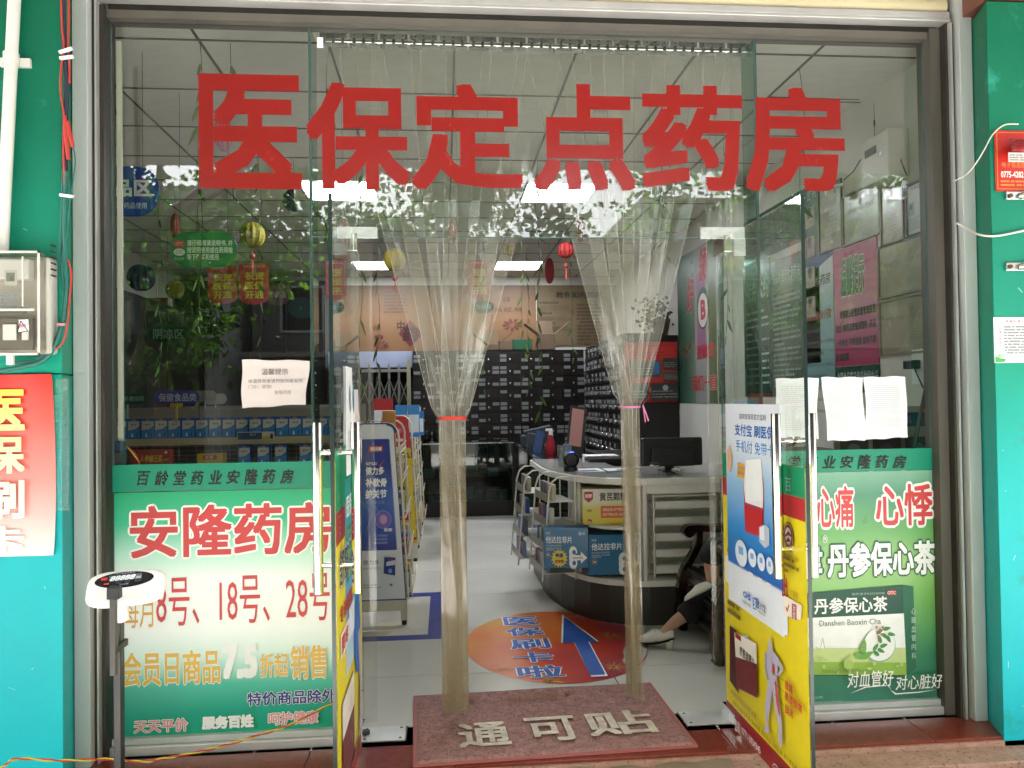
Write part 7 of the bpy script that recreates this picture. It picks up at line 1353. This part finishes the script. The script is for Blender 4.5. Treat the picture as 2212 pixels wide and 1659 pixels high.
def hand_(root, dirx, sy):
    for i, (dy, L_) in enumerate(((-.027, .062), (-.009, .07), (.009, .066), (.026, .052))):
        p = Vector(root)+Vector((-.03, dy, 0)); skin('finger', [(tuple(p+Vector((.02, 0, 0))), .0085), (tuple(p+Vector((-.02, 0, .004))), .0085), (tuple(p+Vector((-.02-L_*.5, 0, -.006))), .0075), (tuple(p+Vector((-.02-L_, 0, -.028))), .0065)], [(0, 1), (1, 2), (2, 3)], SKIN, pr, 1)
    p = Vector(root)+Vector((.0, -sy*.03, 0)); skin('thumb', [(tuple(p), .010), (tuple(p+Vector((-.03, -sy*.015, -.008))), .0095), (tuple(p+Vector((-.055, -sy*.012, -.02))), .008)], [(0, 1), (1, 2)], SKIN, pr, 1)
    MB().ball(Vector(root)+Vector((-.02, 0, 0)), .035, SKIN, 10, (1.1, 1, .45)).build('palm', pr, smooth=True)
hand_((1.72, 4.18, .605), -1, -1); hand_((1.72, 4.39, .615), -1, 1)
# loafers: lofted shell, sole and block heel
SHO = mat('white patent leather', '#d6cfc2', rough=.3, coat=.3); SOL = mat('black shoe sole', '#16161a', rough=.6); HEEL = mat('cream heel', '#cdc4b4', rough=.35)
def shoe(Mx, label):
    o = bpy.data.objects.new('shoe', None); o.location = (0, 0, 0); COL.objects.link(o); o.parent = pr; o['label'] = label
    # local: x forward to the toe, y across, z up; heel at x=0
    st = [(-.006, .020, .030, .072), (.02, .027, .024, .074), (.06, .031, .014, .062), (.10, .035, .006, .068), (.14, .040, .002, .066), (.175, .041, .0, .046), (.205, .035, .0, .036), (.225, .022, .002, .026), (.234, .006, .008, .016)]
    m = MB(); n = 16; k = m.mi(SHO)
    for (x, w, zb_, zt_) in st:
        for j in range(n): a = 2*pi*j/n; e = .75; yy = w*math.copysign(abs(cos(a))**e, cos(a)); zz = (zb_+zt_)/2+(zt_-zb_)/2*math.copysign(abs(sin(a))**e, sin(a)); m.v.append(tuple(Mx @ Vector((x, yy, zz+.022))))
    for i in range(len(st)-1):
        for j in range(n): a = i*n+j; b = i*n+(j+1) % n; m.f.append((a, a+n, b+n, b)); m.m.append(k)
    m.f += [tuple(range(n)), tuple(range(len(m.v)-1, len(m.v)-n-1, -1))]; m.m += [k, k]; m.build('upper', o, smooth=True)
    so_ = [(x, w*.98, zb_) for x, w, zb_, zt_ in st]; pt = [Mx @ Vector((x, w, zb_+.02)) for x, w, zb_ in so_] + [Mx @ Vector((x, -w, zb_+.02)) for x, w, zb_ in so_[::-1]]
    MB().prism(pt, Mx.to_3x3() @ Vector((0, 0, -.005)), SOL).build('sole', o)
    MB().prism([Mx @ Vector(q) for q in ((0, -.026, .048), (.05, -.028, .034), (.044, -.026, .0), (.006, -.023, .0))], Mx.to_3x3() @ Vector((0, .053, 0)), HEEL).build('heel', o, bevel=.003)
    # opening and metal bit
    MB().lathe((0, 0, 0), [(.026, 0), (.0255, .004)], SOL, 14) if False else None
    b = MB(); P_ = lambda x, y, z: Mx @ Vector((x, y, z)); b.tube([P_(.118, -.035, .070), P_(.120, -.015, .083), P_(.12, .015, .083), P_(.118, .035, .070)], .0028, STEEL, 6)
    for sy in (-1, 1): b.tube([P_(.12+.008*cos(a), sy*.019, .082+.006*sin(a)) for a in [2*pi*q/8 for q in range(9)]], .0018, STEEL, 5)
    b.build('metal_bit', o); MB().grid(lambda u, v: P_(.085+.04*v, -.033+.066*u, .081+.006*sin(pi*u)-.006*v-.0), 6, 3, SHO).build('tongue', o, smooth=True)
a = Vector((1.222, 4.285, 0)); fwd = Vector((-.152, .05, 0)).normalized(); ang = math.atan2(fwd.y, fwd.x)
shoe(Matrix.Translation((1.245, 4.265, .002)) @ Matrix.Rotation(math.atan2(.055, -.16), 4, 'Z') @ Matrix.Diagonal((.82, .95, 1.08, 1)), 'white loafer planted on the floor at the sticker edge')
shoe(Matrix.Translation((1.475, 4.075, .355)) @ Matrix.Rotation(math.atan2(.06, -.2), 4, 'Z') @ Matrix.Rotation(radians(24), 4, 'Y') @ Matrix.Rotation(radians(32), 4, 'X') @ Matrix.Scale(.93, 4), 'white loafer in the air with its dark sole showing')

# ------------------------------------------------------------------ street behind the camera (seen in the glass)
LM = [mat('tree leaf dark', '#2f4d22', rough=.45), mat('tree leaf', '#446b26', rough=.45), mat('tree leaf pale', '#6c8f38', rough=.5)]; 
for m_ in LM:      # leaves let light through
    nt = m_.node_tree; b = nt.nodes['Principled BSDF']; tl_n = nt.nodes.new('ShaderNodeBsdfTranslucent'); c_ = b.inputs['Base Color'].default_value; tl_n.inputs[0].default_value = (c_[0]*1.3, c_[1]*1.5, c_[2]*.8, 1)
    mx_ = nt.nodes.new('ShaderNodeMixShader'); mx_.inputs[0].default_value = .45; nt.links.new(b.outputs[0], mx_.inputs[1]); nt.links.new(tl_n.outputs[0], mx_.inputs[2]); nt.links.new(mx_.outputs[0], nt.nodes['Material Output'].inputs[0])
BARK = mat('bark', '#4c4136', rough=.95, var=.3, bump=.8, bs=20)
def tree(x, y, h, r, zb_, n, label, seed):
    t = thing('street_tree', label, 'tree', (x, y, -.2), 'street trees across the pavement'); rr = random.Random(seed); m = MB()
    m.tube([(x, y, -.2), (x+.1, y, 1.2), (x-.05, y+.1, zb_+.4), (x+.1, y, h*.75)], [.19, .14, .11, .03], BARK, 10)
    cl = []
    for k in range(9):
        a = 2*pi*k/9+rr.uniform(-.3, .3); z0 = zb_+rr.uniform(-.2, h*.3); e = Vector((x+cos(a)*r*rr.uniform(.6, .95), y+sin(a)*r*rr.uniform(.6, .95), z0+rr.uniform(.3, 1.6))); m.tube([(x, y, z0), ((x+e.x)/2, (y+e.y)/2, (z0+e.z)/2+.3), e], [.07, .04, .012], BARK, 6); cl.append(e)
    m.build('trunk', t, smooth=True)
    for k in range(34):
        a = rr.uniform(0, 2*pi); q = rr.uniform(0, 1)**.5; z = rr.uniform(zb_, h); f = 1-abs((z-(zb_+h)/2)/((h-zb_)/2))**2.5*.6; cl.append(Vector((x+cos(a)*r*q*f, y+sin(a)*r*q*f, z)))
    V = []; F = []; Mi = []
    for k in range(n):
        c = rr.choice(cl); p = c+Vector((rr.gauss(0, .38), rr.gauss(0, .38), rr.gauss(0, .26))); d = Vector((rr.uniform(-1, 1), rr.uniform(-1, 1), rr.uniform(-1.2, .3))).normalized(); s_ = rr.uniform(.09, .19); w = d.cross(Vector((rr.uniform(-1, 1), rr.uniform(-1, 1), .4))).normalized()*s_*.32
        i = len(V); V += [tuple(p-Vector(t.location)), tuple(p+d*s_*.5+w-Vector(t.location)), tuple(p+d*s_-Vector(t.location)), tuple(p+d*s_*.5-w-Vector(t.location))]; F.append((i, i+1, i+2, i+3)); Mi.append(rr.choice((0, 0, 1, 1, 2)))
    me = bpy.data.meshes.new('crown'); me.from_pydata(V, [], F); [me.materials.append(q) for q in LM]; me.polygons.foreach_set('material_index', Mi); o = bpy.data.objects.new('crown', me); COL.objects.link(o); o.parent = t
tree(-4.3, -5.6, 7.5, 2.9, 2.2, 32000, 'leafy street tree opposite the left pane, seen mirrored in the glass', 1); tree(.3, -7.0, 8, 2.3, 3.0, 17000, 'leafy street tree opposite the doorway, seen mirrored in the glass', 2); tree(5.2, -6.2, 8, 2.8, 2.8, 20000, 'leafy street tree opposite the right pane, seen mirrored in the glass', 3); tree(-11, -9, 9, 3.2, 2.2, 9000, 'leafy street tree far to the left of the shop, seen mirrored in the glass', 4)
WB = mat('white rendered wall', '#9a9c9f', rough=.8, var=.05); WN = mat('dark window glass', '#1d2226', rough=.1); AWN = mat('grey awning', '#6f6e6a', rough=.6)
def house(x0, x1, y, h, label, m):
    t = thing('building', label, 'building', ((x0+x1)/2, y, -.2), 'buildings across the street'); MB().box((x0, y-6, -.2), (x1, y, h), m).build('wall', t)
    n = int((x1-x0)/2.6); me = None
    for i in range(n):
        for z in [3.4+3*k for k in range(int((h-3)/3))]:
            x = x0+.8+i*2.6; f = MB().box((x, y+.001, z), (x+1.3, y+.06, z+1.4), WB).build('window', t); MB().box((x+.08, y+.0605, z+.08), (x+1.22, y+.065, z+1.32), WN).build('pane', f)
    MB().box((x0+.4, y+.001, -.2), (x1-.4, y+.02, 2.4), mat('dark shop opening', '#23211f', rough=.8)).build('shop_opening', t); MB().box((x0, y+.021, 2.6), (x1, y+1.6, 2.75), AWN).build('awning', t)
house(-17, -6, -15, 7.2, 'white rendered building across the street to the left, seen mirrored', WB); house(-5.6, 5, -17, 6.2, 'pale grey building across the street behind the trees, seen mirrored', mat('grey render', '#5f5d59', rough=.8)); house(5.6, 18, -15, 7, 'cream building across the street to the right, seen mirrored', mat('cream render', '#7d766a', rough=.8))
